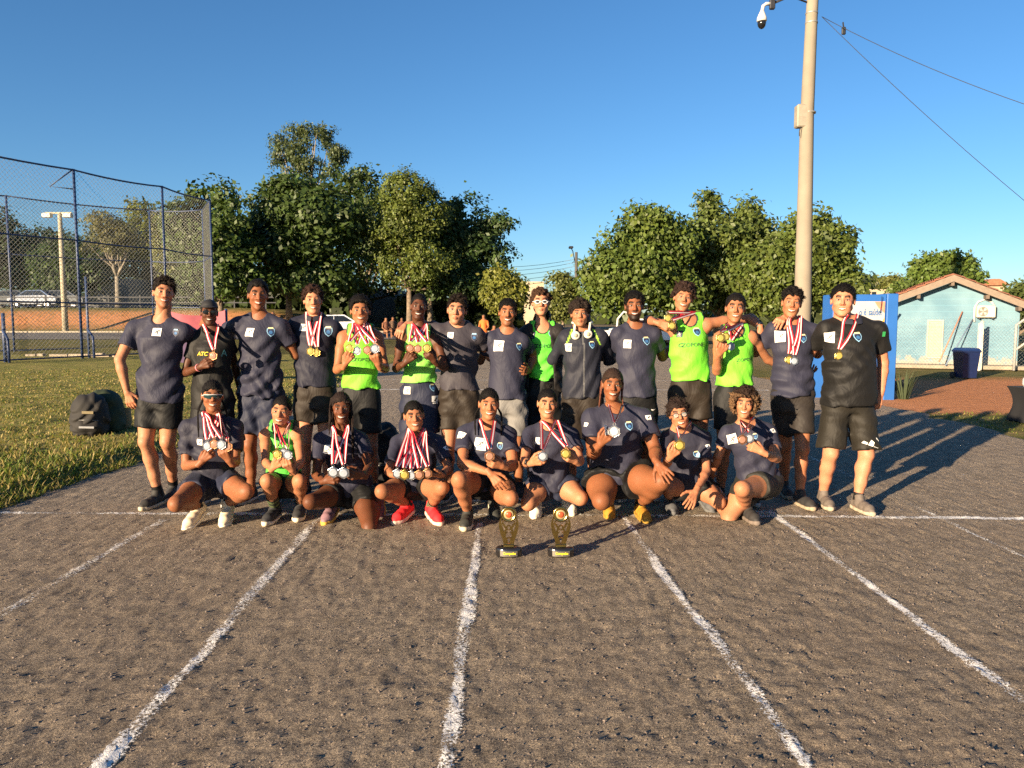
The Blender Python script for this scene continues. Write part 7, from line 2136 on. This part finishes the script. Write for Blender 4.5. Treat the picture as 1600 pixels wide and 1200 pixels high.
open_jacket(PEOPLE['b9'])

rec = PEOPLE['b10']; hp = empty('headphones', tuple(rec['C1']), 'cream-white headphones resting round the neck of the man in zipped jacket', 'headphones')
HPW = mat('headphone_white', (0.55, 0.52, 0.44), 0.4, bmp=0.02)
cups = []
for px, py in ((899, 522), (918.5, 520)):
    c, n = surf(rec['bv'], px, py+2)
    if c is None: c = at(px, py, rec['Y0']-0.12)
    c = c+np.array([0, -0.024, 0]); cups.append(c)
    mb = MB(); mb.lathe([(0.030, 0.02), (0.036, 0.012), (0.036, -0.004), (0.031, -0.012), (0.012, -0.016), (0.001, -0.016)], 20, (0, 0, 0), Matrix.Rotation(-math.pi/2, 4, 'X'))
    o = mb.build('ear_cup', HPW, hp, True, tuple(c-rec['C1']))
    mb = MB(); mb.lathe([(0.017, -0.0135), (0.017, -0.0175), (0.001, -0.018)], 16, (0, 0, 0), Matrix.Rotation(-math.pi/2, 4, 'X')); mb.build('pad', mat('pad_grey', (0.30, 0.26, 0.18), 0.6), o, True)
T = rec['T']
pts = []
for an in np.linspace(-1, 1, 15):
    a = an*2.3
    pts.append(T.at(1.045+0.03*math.cos(a*0.5), 0.082*math.sin(a), -0.085*math.cos(a)*1.0+0.012))
pts = [cups[0]+np.array([-0.01, 0.01, 0.03])]+pts+[cups[1]+np.array([0.01, 0.01, 0.03])]
mb = MB(); mb.tube([p-rec['C1'] for p in pts], 0.010, 8); mb.build('band', HPW, hp, True)

def wrist_band(rec, i, m, name='wristwatch', w=0.014, face=False):
    Sx, E, W = rec['arms'][i][:3]; d = unit(W-E); c = W-d*0.012; r0 = 0.030*rec['S'].get('ab', 1)**0.5
    a = unit(np.cross(d, (0, 1, 0.3))); b_ = np.cross(d, a)
    V_ = []
    for k in range(16):
        th = 2*math.pi*k/16; e = math.cos(th)*a+math.sin(th)*b_
        V_ += [c+e*r0-d*w, c+e*(r0+0.004)-d*w*0.8, c+e*(r0+0.004)+d*w*0.8, c+e*r0+d*w]
    mb = MB(); mb.add(V_, [(4*k+j, 4*((k+1) % 16)+j, 4*((k+1) % 16)+j+1, 4*k+j+1) for k in range(16) for j in range(3)])
    o = mb.build(name, m, rec['P'], True, tuple(-rec['root']))
    if face:
        n = np.array([0, -1.0, 0.2]); n = unit(n-d*(n @ d)); mb = MB(); q = Matrix(np.stack([np.cross(n, d), d, n], 1).tolist()).to_4x4()
        cc = c+n*(r0+0.002); mb.lathe([(0.019, 0), (0.019, 0.008), (0.015, 0.010)], 14, tuple(cc), q); mb.build('watch_face', m, o, True)
BLKP = mat('black_rubber', (0.012, 0.012, 0.013), 0.4, bmp=0)
wrist_band(PEOPLE['b12'], 1, BLKP, face=True); wrist_band(PEOPLE['f9'], 1, BLKP, face=True); wrist_band(PEOPLE['f2'], 1, BLKP, face=True); wrist_band(PEOPLE['f4'], 1, BLKP); wrist_band(PEOPLE['f6'], 0, BLKP, face=True); wrist_band(PEOPLE['f8'], 0, BLKP)
wrist_band(PEOPLE['b2'], 0, mat('pink_cord', (0.5, 0.16, 0.18), 0.6), 'bracelet', 0.005)

# ------------------------------------------------------------------ prints
Q = PEOPLE
logo(Q['b1'], 245, 519, 13); crest(Q['b1'], 275, 520, 11, dim=True)
YEL = mat('print_yellow', (0.75, 0.55, 0.02), 0.6, bmp=0); TEAL = mat('print_teal', (0.08, 0.26, 0.27), 0.6, bmp=0)
chest_text(Q['b2'], 'ATC', 316, 553, 6, YEL, shear=0.3, bold=True); chest_text(Q['b2'], 'A', 350, 552, 11, TEAL)
logo(Q['b3'], 390, 519, 13); crest(Q['b3'], 423, 519, 14)
logo(Q['b4'], 474, 512, 11); crest(Q['b4'], 513, 518, 15)
sponsor(Q['b5'], 566, 562, 30); sponsor(Q['b6'], 655, 560, 28, False)
logo(Q['b6'], 636, 610, 11, bvk='bvs'); crest(Q['b6'], 676, 606, 12, bvk='bvs'); zlogo(Q['b6'], 680, 623, 13, bvk='bvs')
logo(Q['b7'], 704, 524, 9.5); crest(Q['b7'], 741, 527, 12, dim=True)
logo(Q['b8'], 779, 540, 16); crest(Q['b8'], 811, 542, 11)
logo(Q['b9'], 831, 524, 11, dark=True); crest(Q['b9'], 862, 523, 12); sponsor(Q['b9'], 850, 541, 30)
logo(Q['b10'], 888, 543, 11); crest(Q['b10'], 925, 539, 11)
logo(Q['b11'], 980, 537, 12); crest(Q['b11'], 1010, 533, 13)
logo(Q['b12'], 1062, 522, 10, dark=True); crest(Q['b12'], 1089, 519, 14); sponsor(Q['b12'], 1080, 539, 32)
sponsor(Q['b13'], 1166, 562, 28, False, rot=0.06)
logo(Q['b14'], 1219, 526, 16); crest(Q['b14'], 1255, 529, 13)
logo(Q['b15'], 1296, 527, 15); crest(Q['b15'], 1340, 527, 15)
s = 5.95/F_PX
V2, F2 = [], []
for i, (x, h) in enumerate(((-9, 4), (0, 9), (9, 15))):
    o = len(V2); V2 += [((x-4)*s, -7*s), ((x+3.6)*s, -7*s), ((x+3.6)*s, (-7+h*0.75)*s), ((x-2.5)*s, (-7+h)*s)]; F2.append((o, o+1, o+2, o+3))
for i in range(3): decal(Q['b15'], 'stripe_mark', V2[4*i:4*i+4], [(0, 1, 2, 3)], 1363, 690, PWHITE, 0.004, 'bvs', rot=-0.35)
decal(Q['b15'], 'flag_patch', [(-0.012, -0.02), (0.012, -0.02), (0.012, 0.02), (-0.012, 0.02)], [(0, 1, 2, 3)], 1381, 522, mat('flag_green', (0.02, 0.22, 0.06), 0.6, bmp=0), 0.004)
sw = [(-7, 0.5), (-5, -1.8), (-1.5, -2), (7, 2.2), (-1, -0.2), (-4, -0.4), (-5.6, 1.4)]
decal(Q['b11'], 'swoosh_mark', [(x*0.7*s, y*0.7*s) for x, y in sw], [(0, 1, 2, 6), (2, 3, 4), (2, 4, 5, 6)], 1021, 640, PWHITE, 0.004, 'bvs')
logo(Q['f1'], 312, 691, 9); logo(Q['f3'], 514, 702, 13); logo(Q['f4'], 632, 717, 9); zlogo(Q['f4'], 697, 700, 9)
logo(Q['f5'], 750, 694, 18); crest(Q['f5'], 782, 697, 11); zlogo(Q['f5'], 721, 679, 13)
logo(Q['f6'], 842, 689, 10); crest(Q['f6'], 878, 690, 9, dim=True)
logo(Q['f7'], 948, 671, 15); crest(Q['f7'], 983, 666, 14); zlogo(Q['f7'], 1013, 652, 9); zlogo(Q['f7'], 916, 663, 7)
crest(Q['f8'], 1087, 709, 10); zlogo(Q['f8'], 1106, 697, 7)
logo(Q['f9'], 1144, 686, 15); zlogo(Q['f9'], 1207, 673, 9); crest(Q['f9'], 1180, 682, 9)

# ------------------------------------------------------------------ medals
def hand_dy(rec, i):
    A = rec['arms'][i]
    return min(A[2][1], A[4][1] if A[4] is not None else 99)-rec['Y0']-0.022
def M(k, px, py, metal, label, hand=None, **kw):
    rec = Q[k]
    medal(rec, px, py, metal, label, None if hand is None else hand_dy(rec, hand)+kw.pop('dd', 0.0), **kw)
GM = 'medals won by the team'
M('b2', 333, 556, 'bronze', 'bronze medal pinched by the man in black tee and cap', 0, group=GM, roll=0.1)
M('b4', 486, 549, 'gold', 'left gold medal on the chest of the man in navy polo', side=(0.062, 0.05), group=GM)
M('b4', 495, 551, 'gold', 'right gold medal on the chest of the man in navy polo', side=(0.055, 0.062), group=GM, roll=0.1)
M('b5', 546, 544, 'gold', 'gold medal held at the left by the four-medal green-vest man', 0, side=(0.06, 0.045), group=GM)
M('b5', 558, 548, 'silver', 'silver medal beside the gold one of the four-medal green-vest man', 0, dd=0.012, side=(0.05, 0.05), group=GM)
M('b5', 574, 547, 'bronze', 'bronze medal of the four-medal green-vest man', 1, dd=0.012, side=(0.05, 0.05), group=GM)
M('b5', 586, 545, 'silver', 'silver medal held at the right by the four-medal green-vest man', 1, side=(0.045, 0.06), group=GM, scale=1.08)
M('b6', 641, 544, 'bronze', 'leftmost medal held by the tilted-head man in navy shorts', 0, group=GM)
M('b6', 653, 545, 'bronze', 'middle medal held by the tilted-head man in navy shorts', 0, dd=-0.01, group=GM)
M('b6', 667, 544, 'gold', 'rightmost medal held by the tilted-head man in navy shorts', 1, group=GM)
M('b12', 1044, 497, 'gold', 'upper gold medal in the fist of the tall curly man', 0, group=GM, scale=0.95)
M('b12', 1050, 509, 'gold', 'lower gold medal in the fist of the tall curly man', 0, dd=-0.012, group=GM, scale=0.95)
M('b13', 1126, 528, 'gold', 'left gold medal lifted by the man in front of the tall one', 0, group=GM)
M('b13', 1134, 526, 'gold', 'right gold medal lifted by the man in front of the tall one', 0, dd=0.01, group=GM, roll=0.3)
M('b13', 1141, 541, 'silver', 'dark silver medal on the chest of the man lifting golds', group=GM)
M('b14', 1232, 562, 'gold', 'gold medal on the young man second from right', side=(0.06, 0.05), group=GM)
M('b14', 1240, 564, 'silver', 'silver medal on the young man second from right', side=(0.05, 0.062), group=GM, drop=0.02)
M('b15', 1310, 556, 'gold', 'gold medal hanging on the black polo', group=GM, scale=1.05)
M('f1', 324, 697, 'silver', 'first medal from left in the hands of the visor-sunglasses woman', 0, side=(0.07, 0.05), group=GM)
M('f1', 335, 694, 'bronze', 'second medal from left in the hands of the visor-sunglasses woman', 0, dd=-0.012, group=GM)
M('f1', 346, 695, 'silver', 'third medal from left in the hands of the visor-sunglasses woman', 1, dd=-0.012, group=GM)
M('f1', 356, 698, 'bronze', 'fourth medal from left in the hands of the visor-sunglasses woman', 1, group=GM)
M('f2', 433, 710, 'gold', 'gold medal in the hands of the girl in green vest', 0, group=GM, scale=0.95)
M('f2', 443, 708, 'silver', 'left silver medal in the hands of the girl in green vest', 0, dd=0.012, group=GM, scale=0.95)
M('f2', 450, 711, 'silver', 'right silver medal in the hands of the girl in green vest', 1, dd=0.02, group=GM, scale=0.95)
M('f3', 521, 738, 'silver', 'left silver medal held by the woman with long braids', 0, group=GM, scale=1.2, tilt=(12, 0))
M('f3', 537, 739, 'silver', 'right silver medal held by the woman with long braids', 1, group=GM, scale=1.2, tilt=(12, 0))
for i, (x, y, c) in enumerate(((621, 740, 'silver'), (632, 742, 'gold'), (643, 743, 'silver'), (655, 742, 'bronze'), (668, 740, 'bronze'))):
    M('f4', x, y, c, ['leftmost', 'second from left', 'middle', 'second from right', 'rightmost'][i]+' medal in the row shown by the girl in red shoes', 0 if i < 3 else 1, group=GM, dd=-0.01*(i % 2)-0.01, tilt=(8, 0))
M('f5', 765, 713, 'bronze', 'bronze medal held by the woman behind the left trophy', 1, group=GM, scale=1.05)
M('f6', 848, 713, 'silver', 'silver medal held at the left by the woman with bun', 0, group=GM, side=(0.06, 0.05))
M('f6', 884, 709, 'gold', 'greenish gold medal held at the right by the woman with bun', 1, group=GM)
M('f7', 960, 674, 'silver', 'bright flashing medal held by the big woman with cornrows', 0, group=GM, scale=1.25, tilt=(2, -18))
M('f8', 1062, 696, 'gold', 'gold medal held by the person in round spectacles', 0, group=GM, scale=1.1)
M('f9', 1160, 687, 'bronze', 'dark bronze medal of the curly-haired kneeling woman', 1, group=GM, dd=0.01)
M('f9', 1171, 685, 'silver', 'silver medal behind the fingers of the curly-haired kneeling woman', 1, group=GM, dd=0.02)

# ------------------------------------------------------------------ trophies
GOLD = mat('trophy_gold', (0.40, 0.29, 0.10), 0.22, 1.0, var=0.2, scale=30, bmp=0.1)
BASE = mat('trophy_base', (0.012, 0.011, 0.012), 0.15, coat=0.6, bmp=0); BASEB = mat('trophy_brown', (0.06, 0.02, 0.012), 0.2, coat=0.5, bmp=0)
PLATE = mat('trophy_plate', (0.30, 0.28, 0.24), 0.3, 0.8, bmp=0.02); TYEL = mat('trophy_yellow', (0.8, 0.62, 0.02), 0.4, bmp=0); TRED = mat('trophy_red', (0.40, 0.06, 0.02), 0.35, bmp=0); TCRM = mat('trophy_cream', (0.32, 0.25, 0.12), 0.4, 0.3, bmp=0)
def make_trophy():
    d = {}
    mb = MB(); n = 28
    def ellr(a, b_, z): return [(a*math.cos(t), b_*math.sin(t), z) for t in np.linspace(0, 2*math.pi, n+1)[:-1]]
    rings = [ellr(.080, .046, 0), ellr(.084, .05, .004), ellr(.084, .05, .05), ellr(.080, .046, .056)]
    V_ = [p for r_ in rings for p in r_]; Fc = [tuple(reversed(range(n))), tuple(range(3*n, 4*n))]
    for k in range(3):
        for i in range(n): Fc.append((k*n+i, k*n+(i+1) % n, (k+1)*n+(i+1) % n, (k+1)*n+i))
    mb.add(V_, Fc); d['base'] = mb.mesh('base', BASE, True)
    mb = MB(); V_ = []
    for i in range(9):
        x = -0.055+0.11*i/8; y = -0.05*math.sqrt(1-(x/0.084)**2)-0.002
        V_ += [(x, y, 0.008), (x, y, 0.042)]
    mb.add(V_, [(2*i, 2*i+2, 2*i+3, 2*i+1) for i in range(8)]); d['plate'] = mb.mesh('plate', PLATE, True)
    mb = MB(); mb.box((-0.034, -0.012, 0.0565), (0.034, 0.012, 0.078), bev=0.004); d['stem'] = mb.mesh('stem', GOLD)
    fr = MB()
    def band(pts, w, th=0.010):
        """flat gold strip of width w following the points in the x-z plane"""
        pts = [np.array(p, float) for p in pts]; V_ = []
        for i, p in enumerate(pts):
            t = unit(np.append(pts[min(i+1, len(pts)-1)]-pts[max(i-1, 0)], 0))[:2]; nn = np.array([-t[1], t[0]])
            ww = (w[i] if hasattr(w, '__len__') else w)*0.56
            a, b_ = p-nn*ww, p+nn*ww
            V_ += [(a[0], -th/2, a[1]), (b_[0], -th/2, b_[1]), (b_[0], th/2, b_[1]), (a[0], th/2, a[1])]
        Fc = [(4*i+j, 4*i+(j+1) % 4, 4*i+4+(j+1) % 4, 4*i+4+j) for i in range(len(pts)-1) for j in range(4)]
        Fc += [(3, 2, 1, 0), tuple(len(V_)-4+j for j in range(4))]
        fr.add(V_, Fc)
    for s_ in (-1, 1):
        band([(s_*x, z) for x, z in ((.024, .076), (.030, .11), (.042, .15), (.052, .19), (.055, .215), (.050, .238), (.036, .256))], [.016, .018, .022, .020, .013, .008, .006])
        band([(s_*x, z) for x, z in ((.004, .082), (.016, .105), (.024, .125), (.020, .145), (.006, .155))], [.006, .010, .010, .008, .004])
        band([(s_*x, z) for x, z in ((.002, .165), (.018, .178), (.030, .200), (.040, .208), (.038, .222), (.028, .222))], [.005, .010, .012, .010, .008, .003])
        band([(s_*x, z) for x, z in ((.034, .135), (.022, .160), (.010, .190), (-.002, .200))], [.010, .011, .009, .004])
        band([(s_*x, z) for x, z in ((.014, .078), (.020, .092), (.012, .112), (-.002, .120))], [.010, .010, .008, .004])
    d['figure'] = fr.mesh('figure', GOLD)
    Mx = Matrix.Rotation(math.pi/2, 4, 'X')
    mb = MB(); mb.lathe([(0.045, -0.008), (0.050, -0.004), (0.050, 0.006), (0.045, 0.010), (0.038, 0.008), (0.036, 0.006)], 24, (0, 0, 0.268), Mx); d['medallion'] = mb.mesh('medallion', GOLD, True)
    mb = MB(); mb.lathe([(0.031, 0.006), (0.031, 0.0105), (0.022, 0.0105)], 24, (0, 0, 0.268), Mx); d['ring'] = mb.mesh('ring', TCRM, True)
    mb = MB(); mb.lathe([(0.020, 0.008), (0.020, 0.0125), (0.008, 0.0145), (0.001, 0.0145)], 20, (0, 0, 0.268), Mx); d['flame'] = mb.mesh('flame', TRED, True)
    return d
TD = make_trophy()
for px, lab in ((795, 'left gold figure trophy on the cinder track'), (876, 'right gold figure trophy on the cinder track')):
    b_ = gp(px, 869)
    t_ = empty('trophy', (b_[0], b_[1], 0.004), lab, 'trophy', 'two matching trophies')
    for nm in ('base', 'stem', 'figure', 'medallion'): 
        o = link(nm, TD[nm], t_)
        if nm == 'base':
            pl = link('plate', TD['plate'], o)
            lt = lettering('lettering', 'Campeão', 0.021, TYEL, o, (0.004, -0.0545, 0.029), bold=True)
        if nm == 'medallion': link('ring', TD['ring'], o); link('flame', TD['flame'], o)

# ------------------------------------------------------------------ bags on the grass
def bag(name, label, px, py, Yb, w, d, h, c, lean=0.0, yaw=0.0, pocket=True, patch=True):
    b_ = at(px, py, Yb); zz = float(field_z(np.array(b_[0]), np.array(b_[1]))) if b_[0] < -4.1 else 0.0
    o = empty(name, (b_[0], b_[1], max(0, zz)), label, 'bag', 'bags lying behind the team')
    o.rotation_euler = (0, lean, R(yaw))
    g = Field((-w, -d*1.5, -0.02), (w, d*1.5, h*1.15), 0.016)
    for z, k in ((0.16, 1.0), (0.45, 1.02), (0.75, 0.86)):
        for sx in (-1, 1):
            for sy in (-1, 1): g.ell((sx*w*0.16, sy*d*0.15, h*z+0.02), (w*0.36*k, d*0.42*k, h*0.26), 0.09)
    X, Y, Z = g.all(); g.f -= (wrinkle(X, Y, Z, int(px), 0.007)).astype(f32)
    V_, F_ = g.mesh(); m = mat('bag_'+label.split()[0], c, 0.8, var=0.2, bmp=0.3)
    link('main_body', mesh_np('main_body', V_, F_, m), o)
    if pocket:
        g = Field((-w, -d*1.5, -0.02), (w, d*0.2, h), 0.016)
        for sx in (-1, 1): g.ell((sx*w*0.16, -d*0.40, h*0.26), (w*0.25, d*0.26, h*0.20), 0.06)
        V_, F_ = g.mesh(); link('front_pocket', mesh_np('front_pocket', V_, F_, m), o)
        mb = MB(); mb.tube([(-w*0.28, -d*0.58, h*0.42), (0, -d*0.66, h*0.44), (w*0.28, -d*0.58, h*0.42)], 0.006, 5); mb.build('zip', mat('zip_grey', (0.12,)*3, 0.4, 0.5), o, True)
    if patch:
        mb = MB(); mb.box((-w*0.2, -d*0.66, h*0.60), (w*0.12, -d*0.62+0.04, h*0.67)); mb.build('label_patch', mat('patch_tan', (0.30, 0.24, 0.13), 0.7), o)
        mb = MB(); mb.box((-w*0.26, -d*0.72, h*0.22), (w*0.16, -d*0.70+0.05, h*0.27)); mb.build('reflective_strip', mat('strip_grey', (0.42, 0.42, 0.42), 0.4), o)
    mb = MB(); mb.tube([(-0.04, 0.02, h*0.93), (0, 0.02, h*1.03), (0.04, 0.02, h*0.93)], 0.011, 6); mb.build('handle', m, o, True)
    for sx in (-1, 1):
        mb = MB(); mb.tube([(sx*0.07, d*0.45, h*0.88), (sx*0.10, d*0.68, h*0.6), (sx*0.11, d*0.62, h*0.3), (sx*0.09, d*0.45, h*0.12)], 0.014, 6); mb.build('shoulder_strap', m, o, True)
bag('backpack', 'black backpack with tan patch lying on the grass', 140, 690, 9.3, 0.38, 0.32, 0.46, (0.011, 0.0095, 0.0085), 0.08, 25)
bag('backpack', 'olive-green rounded bag behind the black backpack', 170, 686, 9.6, 0.40, 0.34, 0.50, (0.016, 0.027, 0.009), -0.12, 10, False, False)
bag('backpack', 'dark backpack standing behind the kneeling woman with braids', 599, 772, 6.75, 0.30, 0.30, 0.52, (0.011, 0.011, 0.013), 0, 10, True, False)
mb = MB(); b_ = at(193, 660, 9.9); zz = float(field_z(np.array(b_[0]), np.array(b_[1])))
V2 = []
for z, k in ((0, 1.0), (0.1, 1.04), (0.22, 0.97), (0.26, 0.9)):
    for i in range(12):
        t = 2*math.pi*i/12; rr = 0.10*k*(1+0.1*math.sin(5*t+z*20)); V2.append((b_[0]+rr*math.cos(t), b_[1]+0.7*rr*math.sin(t), zz+z))
mb.add(V2, [(k*12+i, k*12+(i+1) % 12, (k+1)*12+(i+1) % 12, (k+1)*12+i) for k in range(3) for i in range(12)])
tag(mb.build('paper_bag', mat('paper_brown', (0.30, 0.18, 0.08), 0.85), smooth=True), 'small brown paper bag beside the backpacks', 'bag')

# ------------------------------------------------------------------ spectators under the trees
SPEC = attr_mat('spectator', 0.8, bscale=60, bstr=0.2)
def spectator(px, Y, label, shirt, pants, skin, seated=False, seed=0, s=1.0):
    x = at(px, 500, Y)[0]; z0 = fz(x, Y)-0.03; r = np.random.default_rng(seed)
    o = empty('person', (x, Y, z0), label, 'person', 'spectators under the trees')
    g = Field((-0.5, -0.6, -0.02), (0.5, 0.5, 1.85), 0.034)
    hz = 0.42 if seated else 0.92
    g.chain([(0, 0, hz), (0, 0.02, hz+0.5)], [.15, .15], 0.04)
    g.cone((-0.15, 0.02, hz+0.48), (0.15, 0.02, hz+0.48), .07, .07, .05)
    g.chain([(0, 0.02, hz+0.55), (0, 0.0, hz+0.62)], [.055, .055], .03); g.ell((0, -0.01, hz+0.72), (.08, .10, .12), .02)
    for sx in (-1, 1):
        g.chain([(sx*.19, 0.02, hz+0.48), (sx*.24, -0.03, hz+0.22), (sx*.16, -.2, hz+0.12)], [.05, .04, .035], .03)
        if seated: g.chain([(sx*.09, 0, hz), (sx*.14, -.42, hz+.05), (sx*.13, -.42, 0.03)], [.09, .065, .045], .04)
        else: g.chain([(sx*.09, 0, hz), (sx*.10, -.02, .48), (sx*.11, 0, 0.05)], [.095, .065, .05], .04)
        g.cone((sx*.12, -.42 if seated else 0, 0.04), (sx*.13, -.56 if seated else -.12, 0.03), .045, .04, .03)
    V_, F_ = g.mesh()
    C = np.tile(np.asarray(skin, float), (len(V_), 1))
    C[(V_[:, 2] > hz-0.02) & (V_[:, 2] < hz+0.57) & (np.abs(V_[:, 0]) < 0.23) & (V_[:, 1] > -0.17)] = shirt
    C[(V_[:, 2] <= hz-0.02) & (V_[:, 2] > 0.35)] = pants
    C[V_[:, 2] < 0.09] = (0.05, 0.05, 0.05)
    hd = (V_[:, 2] > hz+0.64) & ((V_[:, 2] > hz+0.78) | (V_[:, 1] > 0.0)); C[hd] = (0.012, 0.01, 0.009)
    link('body', mesh_np('body', V_*s, F_, SPEC, col=C), o); o.rotation_euler = (0, 0, r.uniform(-0.7, 0.7))
sp = [(348, 26, 'spectator in light blue shirt seen between the cap man and his neighbour', (0.22, 0.33, 0.45), (0.05, 0.07, 0.14), BRN, True),
      (427, 40, 'spectator in white top standing left of the navy polo man', (0.5, 0.5, 0.5), (0.12, 0.2, 0.35), TAN, False),
      (442, 41, 'spectator in blue jeans and dark top left of the navy polo man', (0.05, 0.05, 0.06), (0.10, 0.18, 0.32), BRN, True),
      (462, 42, 'spectator in red top left of the navy polo man', (0.35, 0.06, 0.05), (0.03, 0.03, 0.04), BRN, True),
      (603, 44, 'seated spectator in rust top between the two green vests', (0.14, 0.055, 0.03), (0.03, 0.03, 0.04), TAN, True),
      (614, 45, 'seated spectator in brown top between the two green vests', (0.09, 0.05, 0.03), (0.03, 0.03, 0.04), BRN, True),
      (628, 44, 'seated spectator in dark red top beside the tree trunk', (0.11, 0.03, 0.025), (0.03, 0.03, 0.04), BRN, True),
      (684, 38, 'spectator in pale blue top behind the serious man', (0.3, 0.4, 0.55), (0.05, 0.05, 0.08), TAN, True),
      (756, 36, 'spectator in bright orange shirt under the small tree', (0.50, 0.13, 0.02), (0.05, 0.05, 0.06), BRN, False),
      (772, 36, 'spectator in pink shirt beside the orange one', (0.35, 0.06, 0.09), (0.05, 0.05, 0.06), BRN, True)]
for i, (px, Yq, lab, c1, c2, sk, st) in enumerate(sp): spectator(px, Yq, lab, c1, c2, sk, st, i)
